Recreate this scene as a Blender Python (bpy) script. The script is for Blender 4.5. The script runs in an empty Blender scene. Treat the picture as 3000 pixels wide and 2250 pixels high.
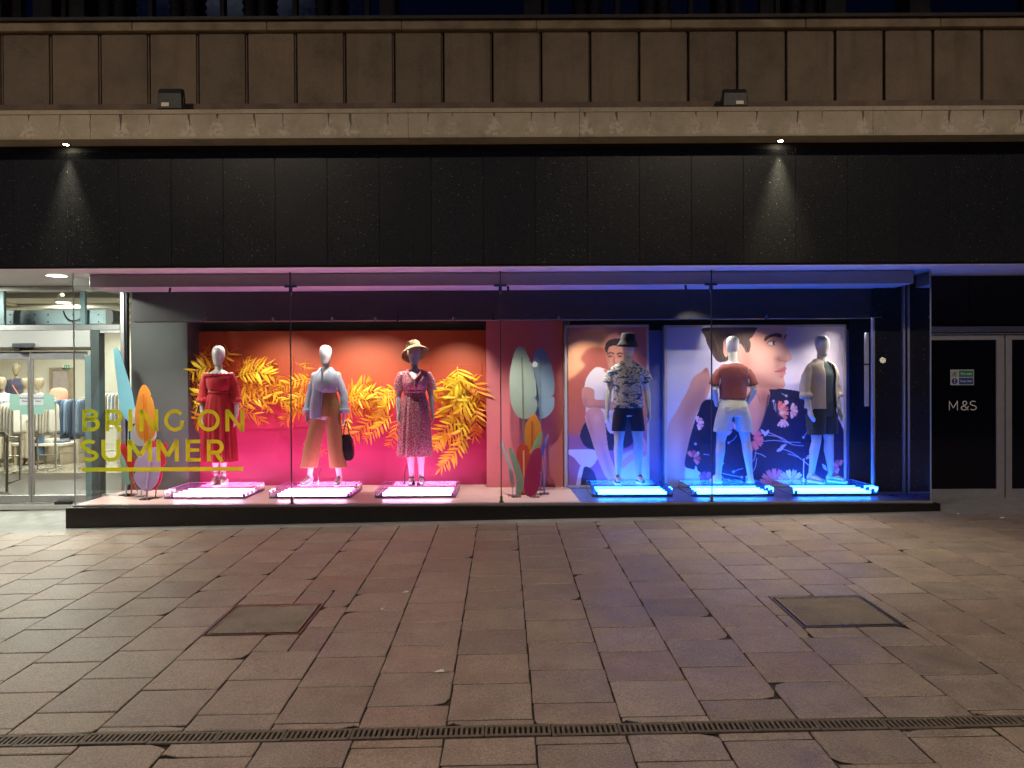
import bpy, bmesh, math, random
import numpy as np
from mathutils import Vector, Matrix, Euler, noise as mnoise

random.seed(7)
rng = np.random.default_rng(7)
PI = math.pi
R = math.radians
scene = bpy.context.scene
COL = scene.collection

# ------------------------------------------------------------------ camera
FPX = 2254.0                      # focal length in photograph pixels (3000 wide)
CAMZ = 1.66
cam_d = bpy.data.cameras.new('camera')
cam_d.sensor_width = 36.0
cam_d.lens = 36.0 * FPX / 3000.0
cam_d.clip_start = 0.05
cam_d.clip_end = 600.0
cam = bpy.data.objects.new('camera', cam_d)
COL.objects.link(cam)
PITCH = math.atan(15.0 / FPX)
ROLL = R(-0.29)
CAM_M = Matrix.Rotation(PI / 2 - PITCH, 3, 'X') @ Matrix.Rotation(ROLL, 3, 'Z')
cam.matrix_world = Matrix.Translation((0, 0, CAMZ)) @ CAM_M.to_4x4()
scene.camera = cam

# ------------------------------------------------------------------ sky (dusk)
world = bpy.data.worlds.new('World')
scene.world = world
world.use_nodes = True
wn = world.node_tree
sky = wn.nodes.new('ShaderNodeTexSky')
sky.sky_type = 'NISHITA'
sky.sun_disc = False
sky.sun_elevation = R(-1.2)
sky.ozone_density = 6.0
sky.sun_rotation = R(200)
bg = wn.nodes['Background']
wn.links.new(sky.outputs[0], bg.inputs['Color'])
bg.inputs['Strength'].default_value = 0.15

sun_d = bpy.data.lights.new('sun', 'SUN')
sun_d.energy = 0.012
sun_d.angle = R(12)
sun_d.color = (0.75, 0.82, 1.0)
sun = bpy.data.objects.new('sun', sun_d)
sun.rotation_euler = (R(60), 0, R(-20))
COL.objects.link(sun)

# ------------------------------------------------------------------ exposure, engine
scene.view_settings.view_transform = 'Standard'
scene.view_settings.look = 'None'
scene.view_settings.gamma = 1.0
scene.view_settings.use_curve_mapping = False
scene.view_settings.exposure = 0.0
scene.render.engine = 'CYCLES'
cy = scene.cycles
cy.use_denoising = True
cy.max_bounces = 8
cy.diffuse_bounces = 3
cy.glossy_bounces = 4
cy.transmission_bounces = 6
cy.transparent_max_bounces = 24
cy.sample_clamp_indirect = 4.0
cy.caustics_reflective = False
cy.caustics_refractive = False

# ------------------------------------------------------------------ pixel helpers
def ray(px, py):
    return (CAM_M @ Vector(((px - 1500) / FPX, (1125 - py) / FPX, -1.0)))

def at(px, py, Y):                # point on the vertical plane at distance Y
    d = ray(px, py)
    t = Y / d.y
    return Vector((d.x * t, Y, CAMZ + d.z * t))

GX, GY = 0.0147, 0.0204           # fall of the pavement
def gz(x, y):
    return GX * x + GY * (y - 9.07)

def ground(px, py):
    d = ray(px, py)
    # CAMZ + t dz = GX t dx + GY (t dy - 9.07)
    t = (CAMZ + GY * 9.07) / (GX * d.x + GY * d.y - d.z)
    return Vector((d.x * t, d.y * t, CAMZ + d.z * t))

# ------------------------------------------------------------------ object helpers
def tag(o, label=None, cat=None, group=None, kind=None):
    if label: o['label'] = label
    if cat: o['category'] = cat
    if group: o['group'] = group
    if kind: o['kind'] = kind
    return o

def thing(name, label, cat, loc=(0, 0, 0), rz=0.0, group=None, kind=None):
    o = bpy.data.objects.new(name, None)
    o.empty_display_size = 0.1
    COL.objects.link(o)
    o.location = loc
    o.rotation_euler = (0, 0, rz)
    return tag(o, label, cat, group, kind)

def mesh_obj(name, verts, faces, mat, parent=None, smooth=False):
    me = bpy.data.meshes.new(name)
    me.from_pydata([tuple(v) for v in verts], [], [tuple(f) for f in faces])
    me.update()
    if smooth:
        me.polygons.foreach_set('use_smooth', [True] * len(me.polygons))
    o = bpy.data.objects.new(name, me)
    COL.objects.link(o)
    if mat: me.materials.append(mat)
    if parent: o.parent = parent
    return o

def copy_of(o, parent=None, loc=None, rot=None, name=None):
    c = o.copy()
    COL.objects.link(c)
    if name: c.name = name
    c.parent = parent
    if loc is not None: c.location = loc
    if rot is not None: c.rotation_euler = rot
    return c

def frame_of(t):
    t = t.normalized()
    up = Vector((0, 0, 1)) if abs(t.z) < 0.9 else Vector((0, -1, 0))
    a = up.cross(t).normalized()
    b = t.cross(a).normalized()
    return a, b

class MB:
    """collects shapes; build() links them as ONE mesh object"""
    def __init__(s):
        s.v = []; s.f = []
    def add(s, vs, fs):
        n = len(s.v)
        s.v += [Vector(v) for v in vs]
        s.f += [tuple(i + n for i in f) for f in fs]
        return s
    def box(s, x0, x1, y0, y1, z0, z1):
        x0, x1 = min(x0, x1), max(x0, x1); y0, y1 = min(y0, y1), max(y0, y1); z0, z1 = min(z0, z1), max(z0, z1)
        vs = [(x0,y0,z0),(x1,y0,z0),(x1,y1,z0),(x0,y1,z0),(x0,y0,z1),(x1,y0,z1),(x1,y1,z1),(x0,y1,z1)]
        return s.add(vs, [(0,3,2,1),(4,5,6,7),(0,1,5,4),(1,2,6,5),(2,3,7,6),(3,0,4,7)])
    def rings(s, rings, cap0=True, cap1=True, closed=True):
        n = len(rings[0]); base = len(s.v)
        for r in rings: s.v += [Vector(p) for p in r]
        m = n if closed else n - 1
        for i in range(len(rings) - 1):
            for j in range(m):
                a = base + i * n + j; b = base + i * n + (j + 1) % n
                s.f.append((a, b, b + n, a + n))
        if cap0: s.f.append(tuple(base + j for j in reversed(range(n))))
        if cap1: s.f.append(tuple(base + (len(rings) - 1) * n + j for j in range(n)))
        return s
    def tube(s, pts, rad, seg=10, flat=1.0, round_ends=True, side=None):
        pts = [Vector(p) for p in pts]
        if not hasattr(rad, '__len__'): rad = [rad] * len(pts)
        rad = list(rad)
        if round_ends:
            t0 = (pts[0] - pts[1]).normalized(); t1 = (pts[-1] - pts[-2]).normalized()
            pts = [pts[0] + t0 * rad[0] * .9, pts[0] + t0 * rad[0] * .6] + pts + [pts[-1] + t1 * rad[-1] * .6, pts[-1] + t1 * rad[-1] * .9]
            rad = [rad[0] * .35, rad[0] * .78] + rad + [rad[-1] * .78, rad[-1] * .35]
        rings = []
        a = None
        for i, p in enumerate(pts):
            t = (pts[min(i + 1, len(pts) - 1)] - pts[max(i - 1, 0)]).normalized()
            if a is None:
                if side is not None:
                    a = Vector(side); a = (a - t * a.dot(t)).normalized()
                else:
                    a, _ = frame_of(t)
            else:
                a = (a - t * a.dot(t)).normalized()
            b = t.cross(a)
            rings.append([p + a * (math.cos(2 * PI * k / seg) * rad[i]) + b * (math.sin(2 * PI * k / seg) * rad[i] * flat) for k in range(seg)])
        return s.rings(rings)
    def prism(s, poly, to3, depth):
        """poly: 2D outline; to3(u,v,w) -> 3D; extruded w from 0 to depth"""
        n = len(poly)
        vs = [to3(u, v, 0) for u, v in poly] + [to3(u, v, depth) for u, v in poly]
        fs = [tuple(range(n)), tuple(reversed(range(n, 2 * n)))]
        fs += [(i, i + n, (i + 1) % n + n, (i + 1) % n) for i in range(n)]
        return s.add(vs, fs)
    def lathe(s, prof, center=(0, 0, 0), seg=24, cap0=True, cap1=True, wob=None):
        c = Vector(center)
        rings = []
        for r, z in prof:
            rings.append([c + Vector((math.cos(2*PI*k/seg) * r, math.sin(2*PI*k/seg) * r, z + (wob(2*PI*k/seg, r) if wob else 0))) for k in range(seg)])
        return s.rings(rings, cap0, cap1)
    def build(s, name, mat, parent=None, smooth=False, bevel=0.0, seg=1, solid=0.0, fix=True):
        off = parent.matrix_basis.to_translation() if parent is not None else Vector((0, 0, 0))
        if parent is not None and parent.parent is not None:
            off = off + parent.parent.matrix_basis.to_translation()
        o = mesh_obj(name, [v - off for v in s.v], s.f, mat, parent, smooth)
        if fix:
            bm = bmesh.new(); bm.from_mesh(o.data)
            bmesh.ops.recalc_face_normals(bm, faces=bm.faces)
            bm.to_mesh(o.data); bm.free()
        if solid:
            m = o.modifiers.new('solid', 'SOLIDIFY'); m.thickness = solid; m.offset = 0
        if bevel:
            m = o.modifiers.new('bevel', 'BEVEL'); m.width = bevel; m.segments = seg; m.limit_method = 'ANGLE'
        return o

def spline(pts, per=8, closed=True):
    pts = [np.array(p, float) for p in pts]
    n = len(pts); out = []
    rngi = range(n) if closed else range(n - 1)
    for i in rngi:
        if closed:
            p0, p1, p2, p3 = pts[(i - 1) % n], pts[i], pts[(i + 1) % n], pts[(i + 2) % n]
        else:
            p0, p1, p2, p3 = pts[max(i - 1, 0)], pts[i], pts[i + 1], pts[min(i + 2, n - 1)]
        for k in range(per):
            t = k / per
            out.append(0.5 * ((2 * p1) + (-p0 + p2) * t + (2 * p0 - 5 * p1 + 4 * p2 - p3) * t * t + (-p0 + 3 * p1 - 3 * p2 + p3) * t ** 3))
    if not closed: out.append(pts[-1])
    return [tuple(p) for p in out]

# ------------------------------------------------------------------ materials
MATS = {}
def srgb(r, g, b):
    f = lambda c: (c / 255 / 12.92) if c / 255 <= 0.04045 else ((c / 255 + 0.055) / 1.055) ** 2.4
    return (f(r), f(g), f(b), 1.0)

def new_mat(name):
    m = bpy.data.materials.new(name)
    m.use_nodes = True
    nt = m.node_tree
    nt.nodes.clear()
    out = nt.nodes.new('ShaderNodeOutputMaterial')
    return m, nt, out

def N(nt, typ, **kw):
    n = nt.nodes.new(typ)
    for k, v in kw.items():
        if k.startswith('i_'):
            key = k[2:]
            key = int(key) if key.isdigit() else key.replace('_', ' ')
            n.inputs[key].default_value = v
        else:
            setattr(n, k, v)
    return n

def mixc(nt, fac, a, b, mode='MIX'):
    n = nt.nodes.new('ShaderNodeMix'); n.data_type = 'RGBA'; n.blend_type = mode
    for s, v in ((n.inputs[0], fac), (n.inputs[6], a), (n.inputs[7], b)):
        if hasattr(v, 'is_linked') or hasattr(v, 'links'): nt.links.new(v, s)
        else: s.default_value = v
    return n.outputs[2]

def ramp(nt, src, stops, interp='LINEAR'):
    n = nt.nodes.new('ShaderNodeValToRGB'); n.color_ramp.interpolation = interp
    el = n.color_ramp.elements
    while len(el) < len(stops): el.new(0.5)
    for e, (p, c) in zip(el, stops):
        e.position = p
        e.color = c if hasattr(c, '__len__') else (c, c, c, 1)
    nt.links.new(src, n.inputs[0])
    return n.outputs[0]

def math_n(nt, op, a, b=None, c=None):
    n = nt.nodes.new('ShaderNodeMath'); n.operation = op
    for i, v in enumerate((a, b, c)):
        if v is None: continue
        if hasattr(v, 'links'): nt.links.new(v, n.inputs[i])
        else: n.inputs[i].default_value = v
    return n.outputs[0]

def mat(name, col, rough=0.6, metal=0.0, var=0.12, nscale=6.0, bump=0.0, bscale=60.0, coat=0.0, spec=0.5, rnd=0.0, trans=0.0, sheen=0.0):
    """plain painted / cloth / metal surface: base colour with uneven tone and fine relief"""
    if name in MATS: return MATS[name]
    m, nt, out = new_mat(name)
    L = nt.links.new
    p = N(nt, 'ShaderNodeBsdfPrincipled')
    p.inputs['Roughness'].default_value = rough
    p.inputs['Metallic'].default_value = metal
    p.inputs['Coat Weight'].default_value = coat
    p.inputs['Specular IOR Level'].default_value = spec
    p.inputs['Sheen Weight'].default_value = sheen
    tc = N(nt, 'ShaderNodeTexCoord')
    nz = N(nt, 'ShaderNodeTexNoise', i_Scale=nscale, i_Detail=5.0, i_Roughness=0.6)
    L(tc.outputs['Object'], nz.inputs['Vector'])
    lo = tuple(c * (1 - var) for c in col[:3]) + (1,)
    hi = tuple(min(1, c * (1 + var)) for c in col[:3]) + (1,)
    c = ramp(nt, nz.outputs[0], [(0.3, lo), (0.7, hi)])
    if rnd:
        oi = N(nt, 'ShaderNodeObjectInfo')
        k = math_n(nt, 'MULTIPLY_ADD', oi.outputs['Random'], rnd, 1 - rnd / 2)
        cc = N(nt, 'ShaderNodeCombineColor'); 
        for i in range(3): L(k, cc.inputs[i])
        c = mixc(nt, 1.0, c, cc.outputs[0], 'MULTIPLY')
    L(c, p.inputs['Base Color'])
    rr = N(nt, 'ShaderNodeTexNoise', i_Scale=nscale * 3, i_Detail=3.0)
    L(tc.outputs['Object'], rr.inputs['Vector'])
    L(math_n(nt, 'MULTIPLY_ADD', rr.outputs[0], 0.16, max(rough - 0.08, 0.02)), p.inputs['Roughness'])
    if bump:
        b2 = N(nt, 'ShaderNodeTexNoise', i_Scale=bscale, i_Detail=4.0)
        L(tc.outputs['Object'], b2.inputs['Vector'])
        bp = N(nt, 'ShaderNodeBump', i_Strength=bump, i_Distance=0.01)
        L(b2.outputs[0], bp.inputs['Height']); L(bp.outputs[0], p.inputs['Normal'])
    sh = p.outputs[0]
    if trans:
        t = N(nt, 'ShaderNodeBsdfTranslucent'); L(c, t.inputs['Color'])
        mx = N(nt, 'ShaderNodeMixShader', i_0=trans); L(p.outputs[0], mx.inputs[1]); L(t.outputs[0], mx.inputs[2]); sh = mx.outputs[0]
    L(sh, out.inputs['Surface'])
    MATS[name] = m
    return m

def glow(name, col, strength):
    if name in MATS: return MATS[name]
    m, nt, out = new_mat(name)
    e = N(nt, 'ShaderNodeEmission', i_Strength=strength); e.inputs['Color'].default_value = tuple(col[:3]) + (1,)
    nt.links.new(e.outputs[0], out.inputs['Surface'])
    MATS[name] = m
    return m

def glass(name, tint=(0.96, 0.98, 0.97), refl=1.0, frost=0.0, fcol=(0.8, 0.8, 0.8), rough=0.0):
    """thin sheet: clear with fresnel reflection; frost adds a scattering film"""
    if name in MATS: return MATS[name]
    m, nt, out = new_mat(name)
    L = nt.links.new
    tr = N(nt, 'ShaderNodeBsdfTransparent'); tr.inputs['Color'].default_value = tint + (1,)
    gl = N(nt, 'ShaderNodeBsdfGlossy', i_Roughness=rough); gl.inputs['Color'].default_value = (1, 1, 1, 1)
    lw = N(nt, 'ShaderNodeLayerWeight', i_Blend=0.12)
    fr = N(nt, 'ShaderNodeFresnel', i_IOR=1.5)
    base = tr.outputs[0]
    if frost:
        df = N(nt, 'ShaderNodeBsdfDiffuse'); df.inputs['Color'].default_value = fcol + (1,)
        tl = N(nt, 'ShaderNodeBsdfTranslucent'); tl.inputs['Color'].default_value = fcol + (1,)
        mm = N(nt, 'ShaderNodeMixShader', i_0=0.6); L(df.outputs[0], mm.inputs[1]); L(tl.outputs[0], mm.inputs[2])
        m2 = N(nt, 'ShaderNodeMixShader', i_0=frost); L(base, m2.inputs[1]); L(mm.outputs[0], m2.inputs[2]); base = m2.outputs[0]
    mx = N(nt, 'ShaderNodeMixShader')
    L(math_n(nt, 'MULTIPLY', fr.outputs[0], refl), mx.inputs[0]); L(base, mx.inputs[1]); L(gl.outputs[0], mx.inputs[2])
    L(mx.outputs[0], out.inputs['Surface'])
    MATS[name] = m
    return m

def granite_mat():
    m, nt, out = new_mat('black granite'); L = nt.links.new
    p = N(nt, 'ShaderNodeBsdfPrincipled'); tc = N(nt, 'ShaderNodeTexCoord')
    g = N(nt, 'ShaderNodeNewGeometry')
    n1 = N(nt, 'ShaderNodeTexNoise', i_Scale=130.0, i_Detail=2.0); L(g.outputs['Position'], n1.inputs['Vector'])
    base = ramp(nt, n1.outputs[0], [(0.35, (0.006, 0.0068, 0.0075, 1)), (0.56, (0.017, 0.0185, 0.020, 1)), (0.72, (0.050, 0.052, 0.055, 1))])
    v = N(nt, 'ShaderNodeTexVoronoi', i_Scale=55.0); L(g.outputs['Position'], v.inputs['Vector'])
    sep = N(nt, 'ShaderNodeSeparateColor'); L(v.outputs['Color'], sep.inputs[0])
    big = N(nt, 'ShaderNodeTexNoise', i_Scale=1.3, i_Detail=4.0); L(g.outputs['Position'], big.inputs['Vector'])
    dens = math_n(nt, 'MULTIPLY_ADD', big.outputs[0], -0.28, 1.05)
    f1 = math_n(nt, 'GREATER_THAN', sep.outputs[0], dens)
    f2 = math_n(nt, 'LESS_THAN', v.outputs['Distance'], math_n(nt, 'MULTIPLY', sep.outputs[1], 0.34))
    fl = math_n(nt, 'MULTIPLY', f1, f2)
    c = mixc(nt, math_n(nt, 'MULTIPLY', fl, sep.outputs[2]), base, (0.42, 0.41, 0.40, 1))
    oi = N(nt, 'ShaderNodeObjectInfo')
    k = math_n(nt, 'MULTIPLY_ADD', oi.outputs['Random'], 0.2, 0.9)
    cc = N(nt, 'ShaderNodeCombineColor')
    for i in range(3): L(k, cc.inputs[i])
    c = mixc(nt, 1.0, c, cc.outputs[0], 'MULTIPLY')
    L(c, p.inputs['Base Color'])
    st = N(nt, 'ShaderNodeTexNoise', i_Scale=3.0, i_Detail=6.0); L(g.outputs['Position'], st.inputs['Vector'])
    L(math_n(nt, 'MULTIPLY_ADD', st.outputs[0], 0.12, 0.26), p.inputs['Roughness'])
    p.inputs['Specular IOR Level'].default_value = 0.3
    bp = N(nt, 'ShaderNodeBump', i_Strength=0.05, i_Distance=0.004); L(n1.outputs[0], bp.inputs['Height']); L(bp.outputs[0], p.inputs['Normal'])
    L(p.outputs[0], out.inputs['Surface'])
    return m

def paving_mat():
    m, nt, out = new_mat('paving stone'); L = nt.links.new
    p = N(nt, 'ShaderNodeBsdfPrincipled'); g = N(nt, 'ShaderNodeNewGeometry')
    oi = N(nt, 'ShaderNodeObjectInfo')
    off = N(nt, 'ShaderNodeVectorMath', operation='MULTIPLY_ADD')
    cx = N(nt, 'ShaderNodeCombineXYZ'); L(oi.outputs['Random'], cx.inputs[0]); L(oi.outputs['Random'], cx.inputs[2])
    L(cx.outputs[0], off.inputs[0]); off.inputs[1].default_value = (37, 0, 51); L(g.outputs['Position'], off.inputs[2])
    n1 = N(nt, 'ShaderNodeTexNoise', i_Scale=5.0, i_Detail=6.0, i_Roughness=0.65); L(off.outputs[0], n1.inputs['Vector'])
    n2 = N(nt, 'ShaderNodeTexNoise', i_Scale=95.0, i_Detail=4.0, i_Roughness=0.75); L(g.outputs['Position'], n2.inputs['Vector'])
    c = ramp(nt, n1.outputs[0], [(0.25, (0.22, 0.185, 0.16, 1)), (0.5, (0.30, 0.257, 0.222, 1)), (0.75, (0.37, 0.32, 0.28, 1))])
    gr = ramp(nt, n2.outputs[0], [(0.30, 0.40), (0.5, 0.95), (0.70, 1.5)])
    c = mixc(nt, 1.0, c, gr, 'MULTIPLY')
    tone = ramp(nt, oi.outputs['Random'], [(0, (0.78, 0.73, 0.70, 1)), (0.2, (0.98, 0.95, 0.92, 1)), (0.4, (0.90, 0.86, 0.86, 1)), (0.6, (1.06, 1.0, 0.92, 1)), (0.8, (0.95, 0.84, 0.78, 1)), (1, (1.1, 1.06, 1.02, 1))])
    c = mixc(nt, 1.0, c, tone, 'MULTIPLY')
    # worn stains and chewing-gum spots
    s1 = N(nt, 'ShaderNodeTexNoise', i_Scale=0.9, i_Detail=7.0, i_Roughness=0.62); L(g.outputs['Position'], s1.inputs['Vector'])
    c = mixc(nt, ramp(nt, s1.outputs[0], [(0.50, 0.0), (0.75, 0.35)]), c, (0.14, 0.115, 0.10, 1))
    v = N(nt, 'ShaderNodeTexVoronoi', i_Scale=4.5); L(g.outputs['Position'], v.inputs['Vector'])
    sc = N(nt, 'ShaderNodeSeparateColor'); L(v.outputs['Color'], sc.inputs[0])
    spot = math_n(nt, 'MULTIPLY', math_n(nt, 'LESS_THAN', v.outputs['Distance'], math_n(nt, 'MULTIPLY', sc.outputs[1], 0.12)), math_n(nt, 'GREATER_THAN', sc.outputs[0], 0.72))
    c = mixc(nt, math_n(nt, 'MULTIPLY', spot, 0.5), c, (0.10, 0.085, 0.075, 1))
    L(c, p.inputs['Base Color'])
    L(math_n(nt, 'MULTIPLY_ADD', n1.outputs[0], 0.35, 0.30), p.inputs['Roughness'])
    b1 = N(nt, 'ShaderNodeBump', i_Strength=0.45, i_Distance=0.006); L(n2.outputs[0], b1.inputs['Height'])
    n3 = N(nt, 'ShaderNodeTexNoise', i_Scale=30.0, i_Detail=5.0); L(off.outputs[0], n3.inputs['Vector'])
    b2 = N(nt, 'ShaderNodeBump', i_Strength=0.25, i_Distance=0.02); L(n3.outputs[0], b2.inputs['Height']); L(b1.outputs[0], b2.inputs['Normal'])
    L(b2.outputs[0], p.inputs['Normal'])
    L(p.outputs[0], out.inputs['Surface'])
    return m

def concrete_mat(name, base, cracks=False):
    m, nt, out = new_mat(name); L = nt.links.new
    p = N(nt, 'ShaderNodeBsdfPrincipled', i_Roughness=0.85); g = N(nt, 'ShaderNodeNewGeometry')
    n1 = N(nt, 'ShaderNodeTexNoise', i_Scale=2.2, i_Detail=7.0, i_Roughness=0.65); L(g.outputs['Position'], n1.inputs['Vector'])
    c = ramp(nt, n1.outputs[0], [(0.28, tuple(b * .70 for b in base) + (1,)), (0.5, base + (1,)), (0.75, tuple(min(1, b * 1.22) for b in base) + (1,))])
    n2 = N(nt, 'ShaderNodeTexNoise', i_Scale=90.0, i_Detail=4.0); L(g.outputs['Position'], n2.inputs['Vector'])
    c = mixc(nt, 1.0, c, ramp(nt, n2.outputs[0], [(0.3, 0.8), (0.7, 1.15)]), 'MULTIPLY')
    if cracks:
        sp = N(nt, 'ShaderNodeSeparateXYZ'); L(g.outputs['Position'], sp.inputs[0])
        wob = N(nt, 'ShaderNodeTexNoise', i_Scale=9.0, i_Detail=3.0); L(g.outputs['Position'], wob.inputs['Vector'])
        xx = math_n(nt, 'ADD', sp.outputs[0], math_n(nt, 'MULTIPLY_ADD', wob.outputs[0], 0.05, -0.025))
        u = math_n(nt, 'DIVIDE', math_n(nt, 'ADD', xx, 40.0), 0.37)
        cell = math_n(nt, 'FLOOR', u)
        wn_ = N(nt, 'ShaderNodeTexWhiteNoise', noise_dimensions='1D'); L(cell, wn_.inputs['W'])
        sc = N(nt, 'ShaderNodeSeparateColor'); L(wn_.outputs['Color'], sc.inputs[0])
        cen = math_n(nt, 'MULTIPLY_ADD', sc.outputs[0], 0.5, 0.25)
        d = math_n(nt, 'ABSOLUTE', math_n(nt, 'SUBTRACT', math_n(nt, 'FRACT', u), cen))
        # distance below the lip line, 0 at z=4.60
        h = math_n(nt, 'SUBTRACT', 4.615, sp.outputs[2])
        ln = math_n(nt, 'MULTIPLY_ADD', sc.outputs[1], 0.15, 0.04)
        inside = math_n(nt, 'MULTIPLY', math_n(nt, 'GREATER_THAN', h, 0.0), math_n(nt, 'LESS_THAN', h, ln))
        wd = math_n(nt, 'MULTIPLY', math_n(nt, 'MULTIPLY_ADD', sc.outputs[2], 0.035, 0.012), math_n(nt, 'SUBTRACT', 1.15, math_n(nt, 'DIVIDE', h, ln)))
        crack = math_n(nt, 'MULTIPLY', inside, math_n(nt, 'LESS_THAN', d, wd))
        # pale salt runs fanning out below each crack
        fan = math_n(nt, 'MULTIPLY_ADD', h, 0.9, 0.02)
        n4 = N(nt, 'ShaderNodeTexNoise', i_Scale=26.0, i_Detail=5.0); L(g.outputs['Position'], n4.inputs['Vector'])
        near = math_n(nt, 'SUBTRACT', 1.0, math_n(nt, 'DIVIDE', d, math_n(nt, 'MULTIPLY_ADD', h, 1.5, 0.05)))
        low = ramp(nt, math_n(nt, 'DIVIDE', h, 0.30), [(0.08, 0.0), (0.45, 0.75), (0.75, 1.0), (0.86, 0.0)])
        pale = math_n(nt, 'MULTIPLY', math_n(nt, 'MAXIMUM', near, 0.10), low)
        pale = math_n(nt, 'MULTIPLY', pale, ramp(nt, n4.outputs[0], [(0.40, 0.0), (0.66, 1.0)]))
        pale = math_n(nt, 'MULTIPLY', pale, math_n(nt, 'MULTIPLY_ADD', sc.outputs[2], 2.6, 0.5))
        pale = math_n(nt, 'MINIMUM', pale, 0.8)
        c = mixc(nt, pale, c, (0.60, 0.54, 0.44, 1))
        c = mixc(nt, math_n(nt, 'MULTIPLY', crack, 0.8), c, (0.05, 0.035, 0.025, 1))
        lip = math_n(nt, 'MULTIPLY', math_n(nt, 'LESS_THAN', math_n(nt, 'ABSOLUTE', math_n(nt, 'ADD', h, 0.0)), 0.005), ramp(nt, n1.outputs[0], [(0.4, 0.0), (0.55, 0.55)]))
        c = mixc(nt, lip, c, (0.08, 0.06, 0.04, 1))
    else:
        st = N(nt, 'ShaderNodeTexNoise', i_Scale=1.0, i_Detail=6.0); 
        mp = N(nt, 'ShaderNodeMapping'); mp.inputs['Scale'].default_value = (7, 7, 0.7)
        L(g.outputs['Position'], mp.inputs[0]); L(mp.outputs[0], st.inputs['Vector'])
        c = mixc(nt, ramp(nt, st.outputs[0], [(0.5, 0.0), (0.75, 0.45)]), c, tuple(b * .45 for b in base) + (1,))
        oi = N(nt, 'ShaderNodeObjectInfo')
        k = ramp(nt, oi.outputs['Random'], [(0, (.82, .80, .80, 1)), (.5, (1, .96, .92, 1)), (1, (1.08, 1.04, 1.0, 1))])
        c = mixc(nt, 1.0, c, k, 'MULTIPLY')
    L(c, p.inputs['Base Color'])
    bp = N(nt, 'ShaderNodeBump', i_Strength=0.3, i_Distance=0.01); L(n2.outputs[0], bp.inputs['Height']); L(bp.outputs[0], p.inputs['Normal'])
    L(p.outputs[0], out.inputs['Surface'])
    return m

def pattern_mat(name, kind, rough=0.8):
    m, nt, out = new_mat(name); L = nt.links.new
    p = N(nt, 'ShaderNodeBsdfPrincipled', i_Roughness=rough); tc = N(nt, 'ShaderNodeTexCoord')
    p.inputs['Sheen Weight'].default_value = 0.2
    O = tc.outputs['Object']
    if kind == 'ditsy':            # small pale flowers on rose red
        v = N(nt, 'ShaderNodeTexVoronoi', i_Scale=80.0); L(O, v.inputs['Vector'])
        n = N(nt, 'ShaderNodeTexNoise', i_Scale=95.0, i_Detail=3.0); L(O, n.inputs['Vector'])
        f = math_n(nt, 'LESS_THAN', v.outputs['Distance'], math_n(nt, 'MULTIPLY_ADD', n.outputs[0], 0.8, 0.02))
        c = mixc(nt, f, (0.56, 0.10, 0.13, 1), (0.84, 0.62, 0.62, 1))
    elif kind == 'tropic':         # navy, denim and cream palm print
        mp = N(nt, 'ShaderNodeMapping'); mp.inputs['Scale'].default_value = (1, 1, 1.9); L(O, mp.inputs[0])
        n = N(nt, 'ShaderNodeTexNoise', i_Scale=12.0, i_Detail=5.0, i_Roughness=0.66, i_Distortion=0.8); L(mp.outputs[0], n.inputs['Vector'])
        c = ramp(nt, n.outputs[0], [(0.0, (0.012, 0.016, 0.04, 1)), (0.40, (0.02, 0.035, 0.09, 1)), (0.47, (0.12, 0.19, 0.33, 1)), (0.515, (0.62, 0.56, 0.42, 1)), (0.57, (0.72, 0.68, 0.58, 1)), (0.60, (0.04, 0.05, 0.09, 1)), (0.66, (0.55, 0.50, 0.40, 1))])
    elif kind == 'straw':
        w = N(nt, 'ShaderNodeTexWave', i_Scale=60.0, i_Distortion=2.0, i_Detail=2.0); w.bands_direction = 'Z'; L(O, w.inputs['Vector'])
        n = N(nt, 'ShaderNodeTexNoise', i_Scale=120.0, i_Detail=2.0); L(O, n.inputs['Vector'])
        f = math_n(nt, 'MULTIPLY', w.outputs[1], n.outputs[0])
        c = ramp(nt, f, [(0.08, (0.30, 0.19, 0.07, 1)), (0.45, (0.72, 0.54, 0.26, 1))])
        bp = N(nt, 'ShaderNodeBump', i_Strength=0.6, i_Distance=0.004); L(f, bp.inputs['Height']); L(bp.outputs[0], p.inputs['Normal'])
    L(c, p.inputs['Base Color'])
    L(p.outputs[0], out.inputs['Surface'])
    return m

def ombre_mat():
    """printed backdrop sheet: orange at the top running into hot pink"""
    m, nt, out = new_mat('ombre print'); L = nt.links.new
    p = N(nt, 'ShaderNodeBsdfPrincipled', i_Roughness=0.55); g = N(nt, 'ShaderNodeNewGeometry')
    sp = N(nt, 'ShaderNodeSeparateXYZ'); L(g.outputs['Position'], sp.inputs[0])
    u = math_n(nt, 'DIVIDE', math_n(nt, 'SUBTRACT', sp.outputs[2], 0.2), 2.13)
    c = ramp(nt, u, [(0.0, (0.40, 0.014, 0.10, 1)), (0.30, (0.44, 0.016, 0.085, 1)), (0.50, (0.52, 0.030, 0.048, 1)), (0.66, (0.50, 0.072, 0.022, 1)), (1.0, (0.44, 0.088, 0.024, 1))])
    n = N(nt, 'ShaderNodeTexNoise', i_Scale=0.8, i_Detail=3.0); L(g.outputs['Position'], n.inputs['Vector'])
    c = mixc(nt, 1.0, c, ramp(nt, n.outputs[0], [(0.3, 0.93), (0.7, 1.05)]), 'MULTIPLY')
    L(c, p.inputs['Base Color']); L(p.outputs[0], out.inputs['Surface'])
    return m

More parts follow.
